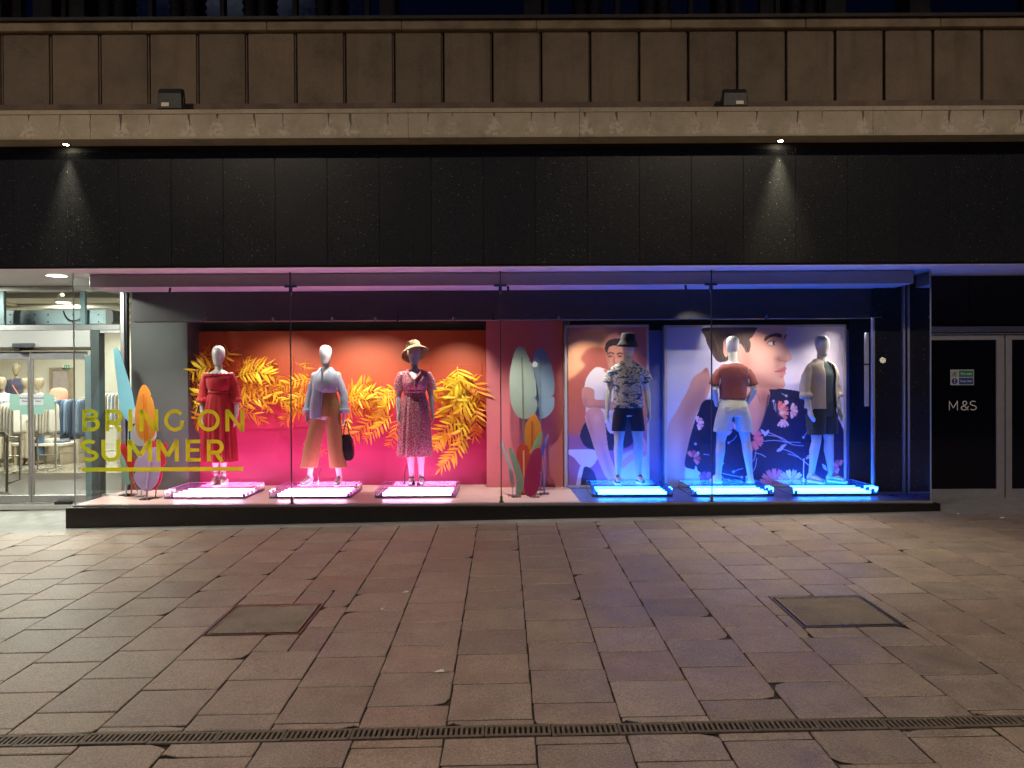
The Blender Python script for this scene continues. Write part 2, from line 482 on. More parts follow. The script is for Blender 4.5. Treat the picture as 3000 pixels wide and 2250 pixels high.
def floor_mat():
    m, nt, out = new_mat('polished shop floor'); L = nt.links.new
    p = N(nt, 'ShaderNodeBsdfPrincipled', i_Roughness=0.12); g = N(nt, 'ShaderNodeNewGeometry')
    br = N(nt, 'ShaderNodeTexBrick', i_Scale=1.0); br.offset = 0.0
    br.inputs['Brick Width'].default_value = 0.6; br.inputs['Row Height'].default_value = 0.6; br.inputs['Mortar Size'].default_value = 0.004
    br.inputs['Color1'].default_value = (0.42, 0.38, 0.30, 1); br.inputs['Color2'].default_value = (0.48, 0.43, 0.34, 1); br.inputs['Mortar'].default_value = (0.22, 0.19, 0.15, 1)
    L(g.outputs['Position'], br.inputs['Vector'])
    n = N(nt, 'ShaderNodeTexNoise', i_Scale=14.0, i_Detail=5.0); L(g.outputs['Position'], n.inputs['Vector'])
    c = mixc(nt, 1.0, br.outputs[0], ramp(nt, n.outputs[0], [(0.3, 0.85), (0.7, 1.1)]), 'MULTIPLY')
    L(c, p.inputs['Base Color']); L(math_n(nt, 'MULTIPLY_ADD', n.outputs[0], 0.15, 0.06), p.inputs['Roughness'])
    L(p.outputs[0], out.inputs['Surface'])
    return m

GRANITE = granite_mat()
PAVING = paving_mat()
BAND = concrete_mat('cornice concrete', (0.42, 0.36, 0.265), True)
CLAD = concrete_mat('cladding panel', (0.20, 0.155, 0.11))
RAIL = mat('weathered rail', (0.15, 0.105, 0.075), 0.8, var=0.35, nscale=4, bump=0.3)
COPE = mat('weathered coping', (0.25, 0.195, 0.125), 0.85, var=0.4, nscale=3, bump=0.3)
DARK = mat('dark recess', (0.02, 0.018, 0.016), 0.7)
CAP = mat('dark capping', (0.035, 0.028, 0.024), 0.7, var=0.3)
SOFFIT = mat('soffit paint', (0.90, 0.88, 0.86), 0.55, var=0.05, nscale=2)
ALU = mat('brushed aluminium', (0.50, 0.50, 0.50), 0.38, metal=0.85, var=0.08, nscale=20)
ALUD = mat('grey anodised frame', (0.46, 0.45, 0.46), 0.45, metal=0.6, var=0.08, nscale=15)
STEEL = mat('polished steel', (0.62, 0.62, 0.62), 0.2, metal=1.0, var=0.05)
GLASS = glass('window glass', (0.97, 0.985, 0.98))
GLASSE = mat('glass edge', (0.10, 0.16, 0.15), 0.15, spec=0.8)
SKIN = mat('mannequin gloss', (0.66, 0.65, 0.63), 0.30, var=0.03, spec=0.5)
BLACKP = mat('black plastic', (0.012, 0.012, 0.013), 0.4)
WHITEP = mat('white paint', (0.78, 0.77, 0.74), 0.5, var=0.05)

# =================================================================== PAVEMENT
def gquad(x0, x1, y0, y1, dz=0.0):
    return [(x0, y0, gz(x0, y0) + dz), (x1, y0, gz(x1, y0) + dz), (x1, y1, gz(x1, y1) + dz), (x0, y1, gz(x0, y1) + dz)]

BED = mat('joint mortar', (0.045, 0.038, 0.032), 0.9, var=0.4, nscale=12, bump=0.4)
EDGE = mat('pale edging stone', (0.27, 0.27, 0.25), 0.6, var=0.18, nscale=5, bump=0.25, bscale=120)
pav = tag(mesh_obj('pavement', gquad(-90, 90, -90, 8.9, -0.016), [(0, 1, 2, 3)], BED), 'paved pedestrian street of square sandstone-coloured slabs in half-bond columns', 'pavement', kind='structure')
edge = tag(mesh_obj('edging', gquad(-20, 20, 8.87, 10.5, -0.003), [(0, 1, 2, 3)], EDGE), 'pale grey stone strip along the foot of the shop front', 'paving', kind='structure')

COVERS = [[(687, 1773), (945, 1768), (887, 1857), (591, 1863)], [(2255, 1749), (2525, 1745), (2651, 1834), (2352, 1839)]]
cov_w = [[ground(*p) for p in c] for c in COVERS]
cov_box = []
for c in cov_w:
    xs = [p.x for p in c]; ys = [p.y for p in c]
    x0 = (c[0].x + c[3].x) / 2; x1 = (c[1].x + c[2].x) / 2
    y0 = (c[2].y + c[3].y) / 2; y1 = (c[0].y + c[1].y) / 2
    cov_box.append((x0, x1, y0, y1))

CH0, CH1 = 3.79, 3.915           # drain channel
def clip_rects(x0, x1, y0, y1):
    """slab rectangle minus the inspection covers and the channel"""
    rects = [(x0, x1, y0, y1)]
    for (a, b, c, d) in cov_box + [(-50, 50, CH0, CH1)]:
        out = []
        for (p, q, r, s) in rects:
            if q <= a or p >= b or s <= c or r >= d:
                out.append((p, q, r, s)); continue
            if p < a: out.append((p, a, r, s))
            if q > b: out.append((b, q, r, s))
            m0, m1 = max(p, a), min(q, b)
            if r < c: out.append((m0, m1, r, c))
            if s > d: out.append((m0, m1, d, s))
        rects = [t for t in out if t[1] - t[0] > 0.03 and t[3] - t[2] > 0.03]
    return rects

def slab_mesh(seed, w, d):
    rr = random.Random(seed)
    g = 0.0036; b = 0.004
    hw, hd = w / 2 - g, d / 2 - g * 1.9
    n = 5
    def edge_pts(h, k):
        pts = []
        for (ax, ay, bx, by) in ((-h[0], -h[1], h[0], -h[1]), (h[0], -h[1], h[0], h[1]), (h[0], h[1], -h[0], h[1]), (-h[0], h[1], -h[0], -h[1])):
            for i in range(n):
                t = i / n
                pts.append([ax + (bx - ax) * t, ay + (by - ay) * t])
        return pts
    o = edge_pts((hw, hd), 0)
    jit = [(rr.uniform(-.0018, .0018), rr.uniform(-.0018, .0018)) for _ in o]
    if rr.random() < 0.45:                      # a chipped corner
        k = rr.randrange(4) * n
        s = rr.uniform(.012, .03)
        o[k][0] *= 1 - s / hw; o[k][1] *= 1 - s / hd
    o = [(p[0] + j[0], p[1] + j[1]) for p, j in zip(o, jit)]
    top = [(p[0] * (1 - b / hw), p[1] * (1 - b / hd), 0) for p in o]
    mid = [(p[0], p[1], -0.005) for p in o]
    low = [(p[0], p[1], -0.05) for p in o]
    mb = MB(); mb.rings([low, mid, top], cap0=False, cap1=True)
    me = bpy.data.meshes.new('paving_slab')
    me.from_pydata([tuple(v) for v in mb.v], [], mb.f); me.update(); me.materials.append(PAVING); me.materials.append(BED)
    for i in range(len(o)): me.polygons[i].material_index = 1      # dirty joint faces
    return me

std = [slab_mesh(i, 0.45, 0.45) for i in range(10)]
pav_lists = {'near': [], 'far': MB()}
def in_view(x, y):
    if y < 3.3: return False
    u = 1500 + x / y * FPX
    return -60 < u < 3060
cand = []
for k in range(-32, 33):
    x0 = 0.044 + 0.45 * k
    start = 8.875
    first = 0.215 if k % 2 == 0 else 0.395
    if k % 7 == 3: first += 0.06
    ys = [start]
    yy = start - first
    rk = random.Random(k + 99)
    while yy > -3:
        ys.append(yy); yy -= 0.45
    for i in range(len(ys) - 1):
        cand.append((x0, x0 + 0.45, ys[i + 1], ys[i]))
nslab = 0
for (x0, x1, y0, y1) in cand:
    ym = (y0 + y1) / 2
    sk = 0.012 * (9 - ym)
    for (a, b, c, d) in clip_rects(x0 + sk, x1 + sk, y0, y1):
        xm, yc = (a + b) / 2, (c + d) / 2
        z = gz(xm, yc) + random.uniform(-0.0008, 0.0008)
        if in_view(xm, yc) and nslab < 300:
            full = abs(b - a - 0.45) < .002 and abs(d - c - 0.45) < .002
            me = random.choice(std) if full else slab_mesh(random.randrange(9999), b - a, d - c)
            o = bpy.data.objects.new('paving_slab', me); COL.objects.link(o); o.parent = pav
            o.location = (xm, yc, z)
            o.rotation_euler = (Euler((math.atan(GY) + random.uniform(-.002, .002), -math.atan(GX) + random.uniform(-.002, .002), 0)).to_matrix() @ Matrix.Rotation(random.uniform(-.004, .004) + (PI * random.randrange(2) if full else 0), 3, 'Z')).to_euler()
            nslab += 1
        else:
            g = 0.004
            pav_lists['far'].add([(a+g, c+g, gz(a, c)), (b-g, c+g, gz(b, c)), (b-g, d-g, gz(b, d)), (a+g, d-g, gz(a, d))], [(0, 1, 2, 3)])
o = pav_lists['far'].build('further_slabs', PAVING, pav, fix=False); o['kind'] = 'stuff'
# two cracked slabs: fine dark fissures
FISS = mat('crack shadow', (0.03, 0.025, 0.02), 0.9)

# drain channel with slotted grates
CAST = mat('worn cast iron', (0.14, 0.115, 0.09), 0.6, metal=0.15, var=0.35, nscale=20, bump=0.4)
ch = thing('drain_channel', 'slotted drainage channel running across the paving', 'drain', (0, 3.85, gz(0, 3.85)))
mb = MB()
mb.add(gquad(-9, 9, CH0, CH1, -0.012), [(0, 1, 2, 3)])
mb.build('gutter', mat('gutter dark', (0.012, 0.010, 0.009), 0.9), ch, fix=False)
L_ = 0.335
def grate_mesh():
    mb = MB(); z0, z1 = -0.010, 0.0
    w = L_ - 0.006
    mb.box(-w/2, w/2, -.0575, -.037, z0, z1); mb.box(-w/2, w/2, .037, .0575, z0, z1)
    nb = 13
    for i in range(nb):
        x = -w/2 + .006 + (w - .012) * i / (nb - 1)
        mb.box(x - .0068, x + .0068, -.0371, .0371, z0, z1 - .0006)
    return mb
g0 = None
for i in range(-15, 16):
    x = i * L_ + 0.02; y = (CH0 + CH1) / 2
    if g0 is None:
        g0 = grate_mesh().build('grate', CAST, None)
        g0.parent = ch; gg = g0
    else:
        gg = copy_of(g0, ch)
    gg.location = Vector((x, y + random.uniform(-.004, .004), gz(x, y) + 0.001 + random.uniform(-.002, .002))) - Vector(ch.location)
    gg.rotation_euler = (math.atan(GY), -math.atan(GX), random.uniform(-.012, .012))

# inspection covers
TRAY = concrete_mat('cover concrete', (0.21, 0.182, 0.158))
for i, (x0, x1, y0, y1) in enumerate(cov_box):
    cx, cyy = (x0 + x1) / 2, (y0 + y1) / 2
    t = thing('inspection_cover', ['recessed inspection cover with dull rim, in the paving out from the trousers mannequin',
                                   'recessed inspection cover with bright worn rim, towards the fire exit'][i], 'inspection cover', (cx, cyy, gz(cx, cyy)), 0, 'recessed inspection covers')
    t.rotation_euler = (math.atan(GY), -math.atan(GX), 0)
    w, d = (x1 - x0) / 2, (y1 - y0) / 2
    def rim(a, b, za, zb, th):
        m = MB()
        m.box(-a, a, -b, -b + th, za, zb); m.box(-a, a, b - th, b, za, zb)
        m.box(-a, -a + th, -b + th, b - th, za, zb); m.box(a - th, a, -b + th, b - th, za, zb)
        return m
    def loc_build(m, name, mt):
        o = mesh_obj(name, m.v, m.f, mt, t); return o
    loc_build(rim(w, d, -.03, .003, .016), 'outer_rim', mat('rim steel dull', (0.20, 0.18, 0.17), 0.35, metal=0.8, var=0.3, nscale=30))
    loc_build(rim(w - .030, d - .030, -.03, .005, .012), 'inner_rim', mat('rim steel worn', (0.45, 0.43, 0.41), 0.3, metal=0.9, var=0.3, nscale=30))
    m = MB(); m.box(-w + .043, w - .043, -d + .043, d - .043, -.03, .001); loc_build(m, 'tray', TRAY)
    for sgn in (-1, 1):
        for q in (-1, 1):
            m = MB(); m.box(q * .035 - .02, q * .035 + .02, sgn * (d - .055) - .012, sgn * (d - .055) + .012, 0, .004)
            loc_build(m, 'key_plate', mat('rim steel worn', (0.45, 0.43, 0.41), 0.3))

# scraps of litter
LIT = mat('litter paper', (0.7, 0.7, 0.68), 0.6)
for (px, py, s, rz_, lab) in ((1288, 1971, .022, .3, 'crumpled white paper scrap on the paving near the drain'), (1190, 1736, .022, 1.0, 'small clear wrapper on the paving before the floral dress'), (1120, 1788, .009, 0, 'tiny white cigarette end on the paving'), (2808, 1508, .02, .8, 'small white scrap by the fire exit doors'), (2938, 1519, .022, .2, 'larger white scrap right of the fire exit doors')):
    p = ground(px, py)
    mb = MB(); n = 7
    vs = [(math.cos(2*PI*i/n) * s * random.uniform(.7, 1.4) * 1.6, math.sin(2*PI*i/n) * s * random.uniform(.6, 1.2), random.uniform(.001, .009)) for i in range(n)]
    vs += [(v[0] * .3, v[1] * .3, random.uniform(.008, .018)) for v in vs]
    fs = [(i, (i + 1) % n, (i + 1) % n + n, i + n) for i in range(n)] + [tuple(range(n, 2 * n))]
    o = mesh_obj('litter_scrap', vs, fs, LIT); o.location = p + Vector((0, 0, .003)); o.rotation_euler = (0, 0, rz_)
    tag(o, lab, 'litter', 'litter on the paving')

# =================================================================== BUILDING
bld = thing('shop_building', 'dark granite shop front with concrete cornice and clad parapet above', 'building', (0, 9.0, 0))
XW = 9.0
# parapet -------------------------------------------------------------
mb = MB(); mb.box(-XW, XW, 9.02, 9.12, 4.5, 5.82)
par = mb.build('parapet', DARK, bld)
pitch = 143.2 / FPX * 8.93
xj0 = (1016 - 1500) / FPX * 8.93
zt = at(1500, 88, 8.93).z; zb = at(1500, 300, 8.93).z - .05
base_panel = None
for k in range(-14, 18):
    xa, xb = xj0 + k * pitch + 0.020, xj0 + (k + 1) * pitch - 0.020
    if base_panel is None:
        mb = MB(); w = (xb - xa) / 2; mb.box(-w, w, 0, .085, 0, zt - zb)
        base_panel = mesh_obj('cladding_panel', mb.v, mb.f, CLAD, par)
        md = base_panel.modifiers.new('bevel', 'BEVEL'); md.width = .006; md.segments = 2
        o = base_panel
    else:
        o = copy_of(base_panel, par)
    o.location = Vector(((xa + xb) / 2, 8.93 + random.uniform(-.003, .003), zb)) - Vector((0, 9.0, 0))
base_rib = None
for k in range(-14, 19):
    x = xj0 + k * pitch
    if base_rib is None:
        mb = MB(); mb.box(-.018, -.002, 0, .07, 0, zt - zb)
        base_rib = mesh_obj('joint_rib', mb.v, mb.f, RAIL, par); o = base_rib
    else: o = copy_of(base_rib, par)
    o.location = Vector((x, 8.955, zb)) - Vector((0, 9.0, 0))
zc0, zc1 = at(1500, 84, 8.87).z, at(1500, 57, 8.87).z
x = -XW
while x < XW:
    w = 1.55
    mb = MB(); mb.box(x + .003, x + w - .003, 8.87, 9.1, zc0, zc1); mb.build('coping_block', COPE, par, bevel=.006)
    x += w
mb = MB(); mb.box(-XW, XW, 8.83, 9.15, zc1, at(1500, 43, 8.83).z); mb.build('coping_cap', CAP, bld)
mb = MB(); mb.box(-XW, XW, 8.82, 8.93, 4.5, at(1500, 299, 8.82).z); mb.build('base_rail', RAIL, bld, bevel=.004)
# cornice -------------------------------------------------------------
zB1 = at(1500, 314, 8.55).z; zB0 = at(1500, 401, 8.55).z; zBl = at(1500, 420, 8.80).z
cor = mb = MB(); mb.box(-XW, XW, 8.70, 9.02, zBl + .01, zB1 - .02)
cor = mb.build('cornice', DARK, bld)
xs = [-XW] + [(q - 1500) / FPX * 8.55 for q in (-620, 270, 1200, 1701, 2560, 3300)] + [XW]
for a, b in zip(xs[:-1], xs[1:]):
    a += .002; b -= .002
    mb = MB()
    prof = [(8.57, zB1), (8.55, zB1 - .012), (8.55, zB1 - .055), (8.556, zB1 - .058), (8.556, zB0), (8.80, zBl), (8.83, zBl), (8.83, zB1)]
    mb.prism(prof, lambda u, v, w: (a + w, u, v), b - a)
    mb.build('cornice_block', BAND, cor)
mb = MB(); mb.box(-XW, XW, 8.85, 9.0, 4.2, zBl + .02); mb.build('shadow_gap', DARK, bld)
# granite fascia ------------------------------------------------------
zF1 = at(1500, 440, 8.81).z; zF0 = at(1500, 774, 8.81).z
mb = MB(); mb.box(-XW, XW, 8.84, 8.98, zF0 - .01, zF1)
fas = mb.build('fascia', DARK, bld)
xg0 = (1571 - 1500) / FPX * 8.81; wg = 0.595
for k in range(-16, 15):
    a = xg0 + k * wg + .0015; b = xg0 + (k + 1) * wg - .0015
    mb = MB(); mb.box(a, b, 8.81 + random.uniform(-.0012, .0012), 8.845, zF0, zF1)
    mb.build('granite_panel', GRANITE, fas, bevel=.0015)
SOFZ = at(1500, 780, 8.81).z
mb = MB(); mb.box(-XW, XW, 8.825, 8.97, SOFZ, zF0 - .012); mb.build('fascia_trim', CAP, bld)
# soffit --------------------------------------------------------------
mb = MB(); mb.box(-XW, XW, 8.97, 10.9, SOFZ + .004, SOFZ + .05); mb.build('soffit', SOFFIT, bld)
mb = MB(); mb.box(-XW, XW, 8.826, 8.969, SOFZ - .003, SOFZ); mb.build('soffit_lip', SOFFIT, bld)
# upper storey --------------------------------------------------------
YU = 10.6
UPW = mat('upper wall dark', (0.05, 0.042, 0.036), 0.8, var=0.3)
SKYG = mat('upper window glass', (0.004, 0.006, 0.012), 0.03, spec=1.0, var=0.0)
mb = MB(); mb.box(-XW - 2, XW + 2, YU + .12, YU + .3, 4.4, 9.0)
up = mb.build('upper_wall', UPW, bld)
def ux(px): return (px - 1500) / FPX * YU
mull = [60, 190, 225, 380, 445, 655, 868, 1080, 1145, 1565, 1605, 1815, 2030, 2240, 2285, 2415, 2440, 2690, 2715, 3010]
prev = -160
piers = [(-60, 30), (120, 175), (230, 270), (1122, 1166), (1540, 1590), (2412, 2470), (2655, 2715)]
for (a, b) in piers:
    mb = MB(); mb.box(ux(a), ux(b), YU - .12, YU + .12, 5.4, 8.8); mb.build('pier', UPW, up, bevel=.01)
pane_x = sorted(mull)
for a, b in zip(pane_x[:-1], pane_x[1:]):
    if b - a < 50: continue
    mb = MB(); mb.box(ux(a), ux(b), YU + .10, YU + .115, 5.6, 8.4)
    w = mb.build('window_pane', SKYG, up)
for q in mull:
    mb = MB(); mb.box(ux(q) - .03, ux(q) + .03, YU + .04, YU + .1, 5.5, 8.5); mb.build('window_mullion', CAP, up)
# ribbed twin columns on the terrace
for q in (345, 551, 764, 975, 1725, 1925, 2135, 2348):
    for s in (-1, 1):
        prof = []
        z = 5.5
        i = 0
        while z < 8.2:
            prof += [(.075, z), (.10, z + .05), (.075, z + .1)]; z += .105
        mb = MB(); mb.lathe(prof, (ux(q) + s * .10, YU - .05, 0), seg=14)
        mb.build('ribbed_column', mat('column dark', (0.03, 0.026, 0.024), 0.5, var=0.2), up)

# right-hand granite walls, fire exit surround --------------------------
YR = 9.86
FGR = GRANITE
def wallbox(px0, px1, y0, z0, z1, d=.05, name='granite_panel', par=None, m=GRANITE):
    mb = MB(); mb.box((px0 - 1500) / FPX * y0, (px1 - 1500) / FPX * y0, y0, y0 + d, z0, z1)
    return mb.build(name, m, par)
mb = MB(); mb.box(4.95, 9.0, YR + .055, YR + .2, -.1, SOFZ + .02)
rw = mb.build('side_wall', DARK, bld)
door_l, door_r = 2712, 3175
zdt = at(2850, 952, YR).z
for (a, b, z0, z1) in ((2637, 2709, -.05, 1.98), (2637, 2709, 1.985, SOFZ), (2711, 2838, zdt + .005, SOFZ), (2840, 3000, zdt + .005, SOFZ), (3002, 3180, zdt + .005, SOFZ), (3182, 3560, -.05, SOFZ)):
    wallbox(a, b, YR, z0, z1, .052, par=rw)

# =================================================================== FIRE EXIT DOORS
fd = thing('fire_exit_doors', 'pair of dark fire exit doors in grey metal frames', 'door', ((2945 - 1500) / FPX * YR, YR, gz(6.3, YR)))
def rx(px): return (px - 1500) / FPX * YR
def rzz(py, px=2850): return at(px, py, YR).z
mb = MB()
mb.box(rx(2709), rx(2722), YR - .05, YR + .05, rzz(1464, 2715), rzz(956))
mb.box(rx(3170), rx(3183), YR - .05, YR + .05, rzz(1464, 2715) + .0, rzz(956))
mb.box(rx(2722), rx(3170), YR - .048, YR + .05, rzz(980), rzz(957))
mb.build('door_frame', ALUD, fd, bevel=.003)
mb = MB(); mb.box(rx(2722), rx(3170), YR - .056, YR - .05, rzz(977), rzz(972)); mb.build('head_trim', STEEL, fd)
FILM = mat('blacked out door glass', (0.003, 0.003, 0.009), 0.08, spec=0.35, var=0.0)
for (a, b, xi0, xi1) in ((2724, 2940, 2724.5, 2917), (2944, 3168, 2962, 3167.5)):
    lf = thing('leaf', None, None, (0, 0, 0)); lf.parent = fd
    leaf = MB()
    z0, z1 = rzz(1463, 2850), rzz(981)
    zi0, zi1 = rzz(1432), rzz(996)
    leaf.box(rx(a), rx(b), YR - .02, YR + .02, zi1, z1); leaf.box(rx(a), rx(b), YR - .02, YR + .02, z0, zi0)
    leaf.box(rx(a), rx(xi0 + 0), YR - .021, YR + .02, zi0, zi1) if xi0 - a > 3 else None
    leaf.box(rx(xi1), rx(b), YR - .021, YR + .02, zi0, zi1) if b - xi1 > 3 else None
    bpy.data.objects.remove(lf)
    lf = leaf.build('door_leaf', ALUD, fd, bevel=.002)
    mb = MB(); mb.box(rx(xi0), rx(xi1), YR - .004, YR + .01, zi0, zi1); mb.build('door_panel', FILM, lf)

# =================================================================== DISPLAY WINDOW
YG = 9.2
FLZ = CAMZ - 1.482               # display floor
GXL, GXR = -5.235, 5.005
win = thing('display_window', 'long shop display window with frameless glass on a low black plinth', 'shop window', (0, YG, 0))
PLN = mat('black plinth stone', (0.008, 0.007, 0.007), 0.3, var=0.3, nscale=8, coat=0.1)
mb = MB(); mb.box(-5.285, 5.06, 9.08, 10.3, -.35, FLZ - .018); mb.build('plinth', PLN, win, bevel=.006)
mb = MB(); mb.box(GXL - .01, GXR + .01, 9.16, 9.8, FLZ - .018, FLZ - .0); 
mb.build('sill_board', mat('sill edge', (.30, .27, .27), .4), win)
cuts = [GXL, (852 - 1500) / FPX * YG, (1467 - 1500) / FPX * YG, (2085 - 1500) / FPX * YG, GXR]
for a, b in zip(cuts[:-1], cuts[1:]):
    mb = MB(); mb.box(a + .003, b - .003, YG - .006, YG + .006, FLZ, SOFZ)
    m = mb.build('glass_pane', GLASS, win)
    # single sheet so that the reflection is one clear image
    me = m.data
    off = YG - win.location.y
    me.clear_geometry()
    me.from_pydata([(a + .003, 0, FLZ), (b - .003, 0, FLZ), (b - .003, 0, SOFZ), (a + .003, 0, SOFZ)], [], [(0, 1, 2, 3)]); me.update()
for x in cuts[1:-1]:
    mb = MB(); mb.box(x - .006, x + .006, YG - .007, YG + .012, FLZ, SOFZ); mb.build('glass_joint', mat('joint silicone', (.05, .05, .055), .3), win)
for x in (GXL, GXR):
    mb = MB(); mb.box(x - .006, x + .006, YG - .006, YG + .006, FLZ, SOFZ); mb.build('corner_edge', mat('corner bead', (.30, .36, .36), .2, spec=.8), win)
YLB, YRB = 10.40, YR - .01
for (x, yb) in ((GXL, YLB), (GXR, YRB)):
    me = mesh_obj('return_pane', [(x, YG + .008, FLZ), (x, yb, FLZ), (x, yb, SOFZ), (x, YG + .008, SOFZ)], [(0, 1, 2, 3)], GLASS, win)
    for v in me.data.vertices: v.co.y -= YG
# patch fittings
for i, x in enumerate(cuts[1:-1]):
    zf = at(852, 838, YG).z
    mb = MB(); mb.box(x - .075, x + .075, YG + .012, YG + .05, zf - .012, zf + .012); mb.box(x - .02, x + .02, YG + .012, YG + .05, zf - .07, zf - .012)
    mb.tube([(x + .0, YG + .03, zf - .07), (x, YG + .03, zf - .1)], .012)
    mb.build('top_fitting', STEEL, win)
    mb = MB(); mb.box(x - .018, x + .018, YG + .008, YG + .04, FLZ, FLZ + .075); mb.box(x - .03, x + .03, YG + .008, YG + .05, FLZ, FLZ + .012); mb.build('bottom_fitting', STEEL, win)
# display floor in two colours
PFL = mat('pink display floor', (0.80, 0.56, 0.52), 0.35, var=0.05, nscale=3)
BFL = mat('blue display floor', (0.10, 0.17, 0.60), 0.3, var=0.05, nscale=3)
xb_ = (1688 - 1500) / FPX * 9.5
mb = MB(); mb.add([(GXL, YG + .014, FLZ + .002), (xb_ + .02, YG + .014, FLZ + .002), (xb_ - .04, 10.9, FLZ + .002), (GXL, 10.9, FLZ + .002)], [(0, 1, 2, 3)]); mb.build('pink_floor', PFL, win, fix=False)
mb = MB(); mb.add([(xb_ + .02, YG + .014, FLZ + .002), (GXR, YG + .014, FLZ + .002), (GXR, 10.9, FLZ + .002), (xb_ - .04, 10.9, FLZ + .002)], [(0, 1, 2, 3)]); mb.build('blue_floor', BFL, win, fix=False)
mb = MB(); mb.box(GXL, GXR, 9.8, 10.95, FLZ - .03, FLZ - .001); mb.build('floor_deck', CAP, win)
# upper bulkhead and dark beam
BULK = mat('bulkhead paint', (0.68, 0.65, 0.63), 0.5, var=0.04)
GREYW = mat('grey display wall', (0.075, 0.082, 0.08), 0.6, var=0.06, nscale=3)
DKW = mat('dark display wall', (0.028, 0.027, 0.030), 0.6, var=0.1)
zb0 = at(1500, 836, 9.32).z
mb = MB(); mb.box(at(262, 830, 9.32).x, at(2677, 830, 9.32).x, 9.32, 9.84, zb0, SOFZ); mb.build('bulkhead', BULK, win, bevel=.003)
zk0 = at(1500, 937, 9.85).z
mb = MB(); mb.box(at(387, 900, 9.85).x, at(2640, 900, 9.85).x, 9.846, 10.02, zk0, SOFZ - .002); mb.build('beam', mat('beam paint', (0.05, 0.048, 0.05), 0.5, var=.1), win, bevel=.003)
# ceiling over the display behind the beam
mb = MB(); mb.box(GXL + .3, GXR, 10.02, 11.2, 2.78, 2.82); mb.build('display_ceiling', DKW, win)
# left column and dark return
mb = MB(); mb.box(at(385, 1200, 10.42).x, at(551, 1200, 10.42).x, 10.42, 10.95, FLZ, SOFZ); mb.build('grey_column', GREYW, win, bevel=.004)
mb = MB(); mb.box(-4.9, 5.0, 10.93, 11.0, FLZ - .02, 2.9); mb.build('back_wall', mat('brown back wall', (.10, .075, .055), .6), win)
mb = MB(); mb.box(at(2500, 1200, 10.5).x, 5.2, 10.6, 10.64, FLZ, 2.8); mb.build('dark_back_panel', DKW, win)
# right inner partition with bright edge
xp = at(2565, 1200, 9.76).x
mb = MB(); mb.box(xp, GXR - .02, 9.80, 9.85, FLZ, SOFZ); mb.build('granite_partition', GRANITE, win)
zpt = at(2565, 929, 9.76).z
mb = MB(); mb.box(xp - .022, xp - .001, 9.77, 9.84, FLZ, zpt); mb.build('partition_edge', mat('pale edge strip', (.45, .43, .45), .4), win)
mb = MB(); mb.box(xp - .02, xp + .10, 9.79, 9.798, zpt - .004, zpt + .004); mb.build('partition_top_clip', mat('pale edge strip', (.45, .43, .45), .4), win)
xpost = at(2640, 1200, 9.84).x
mb = MB(); mb.box(xpost - .014, xpost + .014, 9.76, 9.798, FLZ, SOFZ); mb.build('right_post', ALUD, win)
mb = MB(); mb.box(xp + .02, xpost, 9.775, 9.797, FLZ, FLZ + .02); mb.build('base_channel', ALUD, win)
# left alu post
xl = at(364, 1200, 10.40).x
mb = MB(); mb.box(xl - .032, xl + .022, 10.37, 10.45, FLZ - .2, SOFZ); mb.build('left_post', ALU, win, bevel=.004)
mb = MB(); mb.box(xl + .022, xl + .05, 10.39, 10.46, FLZ - .2, SOFZ); mb.build('left_gasket', BLACKP, win)

# =================================================================== BACKDROP, PILLAR, POSTERS
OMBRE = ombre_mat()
YB = 10.8
bx0, bx1 = at(573, 1200, YB).x, at(1424, 1200, YB).x
zbt = at(1000, 969, YB).z
bd = thing('backdrop_panel', 'wide backdrop sheet fading from orange to hot pink behind the dressed women mannequins', 'backdrop', (0, YB, FLZ))
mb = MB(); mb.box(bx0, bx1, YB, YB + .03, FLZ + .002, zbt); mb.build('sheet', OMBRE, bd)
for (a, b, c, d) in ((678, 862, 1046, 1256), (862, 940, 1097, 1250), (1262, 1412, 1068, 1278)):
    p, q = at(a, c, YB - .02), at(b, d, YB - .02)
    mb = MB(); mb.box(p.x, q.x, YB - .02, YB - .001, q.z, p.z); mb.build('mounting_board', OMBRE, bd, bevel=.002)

SALM = mat('salmon pink paint', (0.62, 0.185, 0.175), 0.5, var=0.04, nscale=2)
px0, px1 = at(1425, 1200, 10.5).x, at(1649, 1200, 10.5).x
mb = MB(); mb.box(px0, px1, 10.5, 10.92, FLZ + .002, zk0 + .12)
o = mb.build('painted_pillar', SALM, None, bevel=.003)
tag(o, 'salmon pink square pillar behind the tall paper leaves', 'pillar')
BLUEW = mat('pale blue wall paint', (0.26, 0.30, 0.62), 0.6, var=0.03)
mb = MB(); mb.box(at(1660, 1200, 10.6).x, at(2490, 1200, 10.6).x, 10.62, 10.66, FLZ + .002, at(1900, 968, 10.62).z)
o = mb.build('blue_wall_panel', BLUEW, None); tag(o, 'plain blue wall panel showing between the two poster frames', 'panel')
mb = MB(); mb.box(at(1651, 1200, 10.52).x, at(1671, 1200, 10.52).x, 10.52, 10.615, FLZ + .002, zk0 + .1)
o = mb.build('timber_upright', mat('raw pale timber', (.50, .40, .31), .7, var=.15, nscale=10), None); tag(o, 'pale timber upright between pink pillar and the seated man poster', 'post')

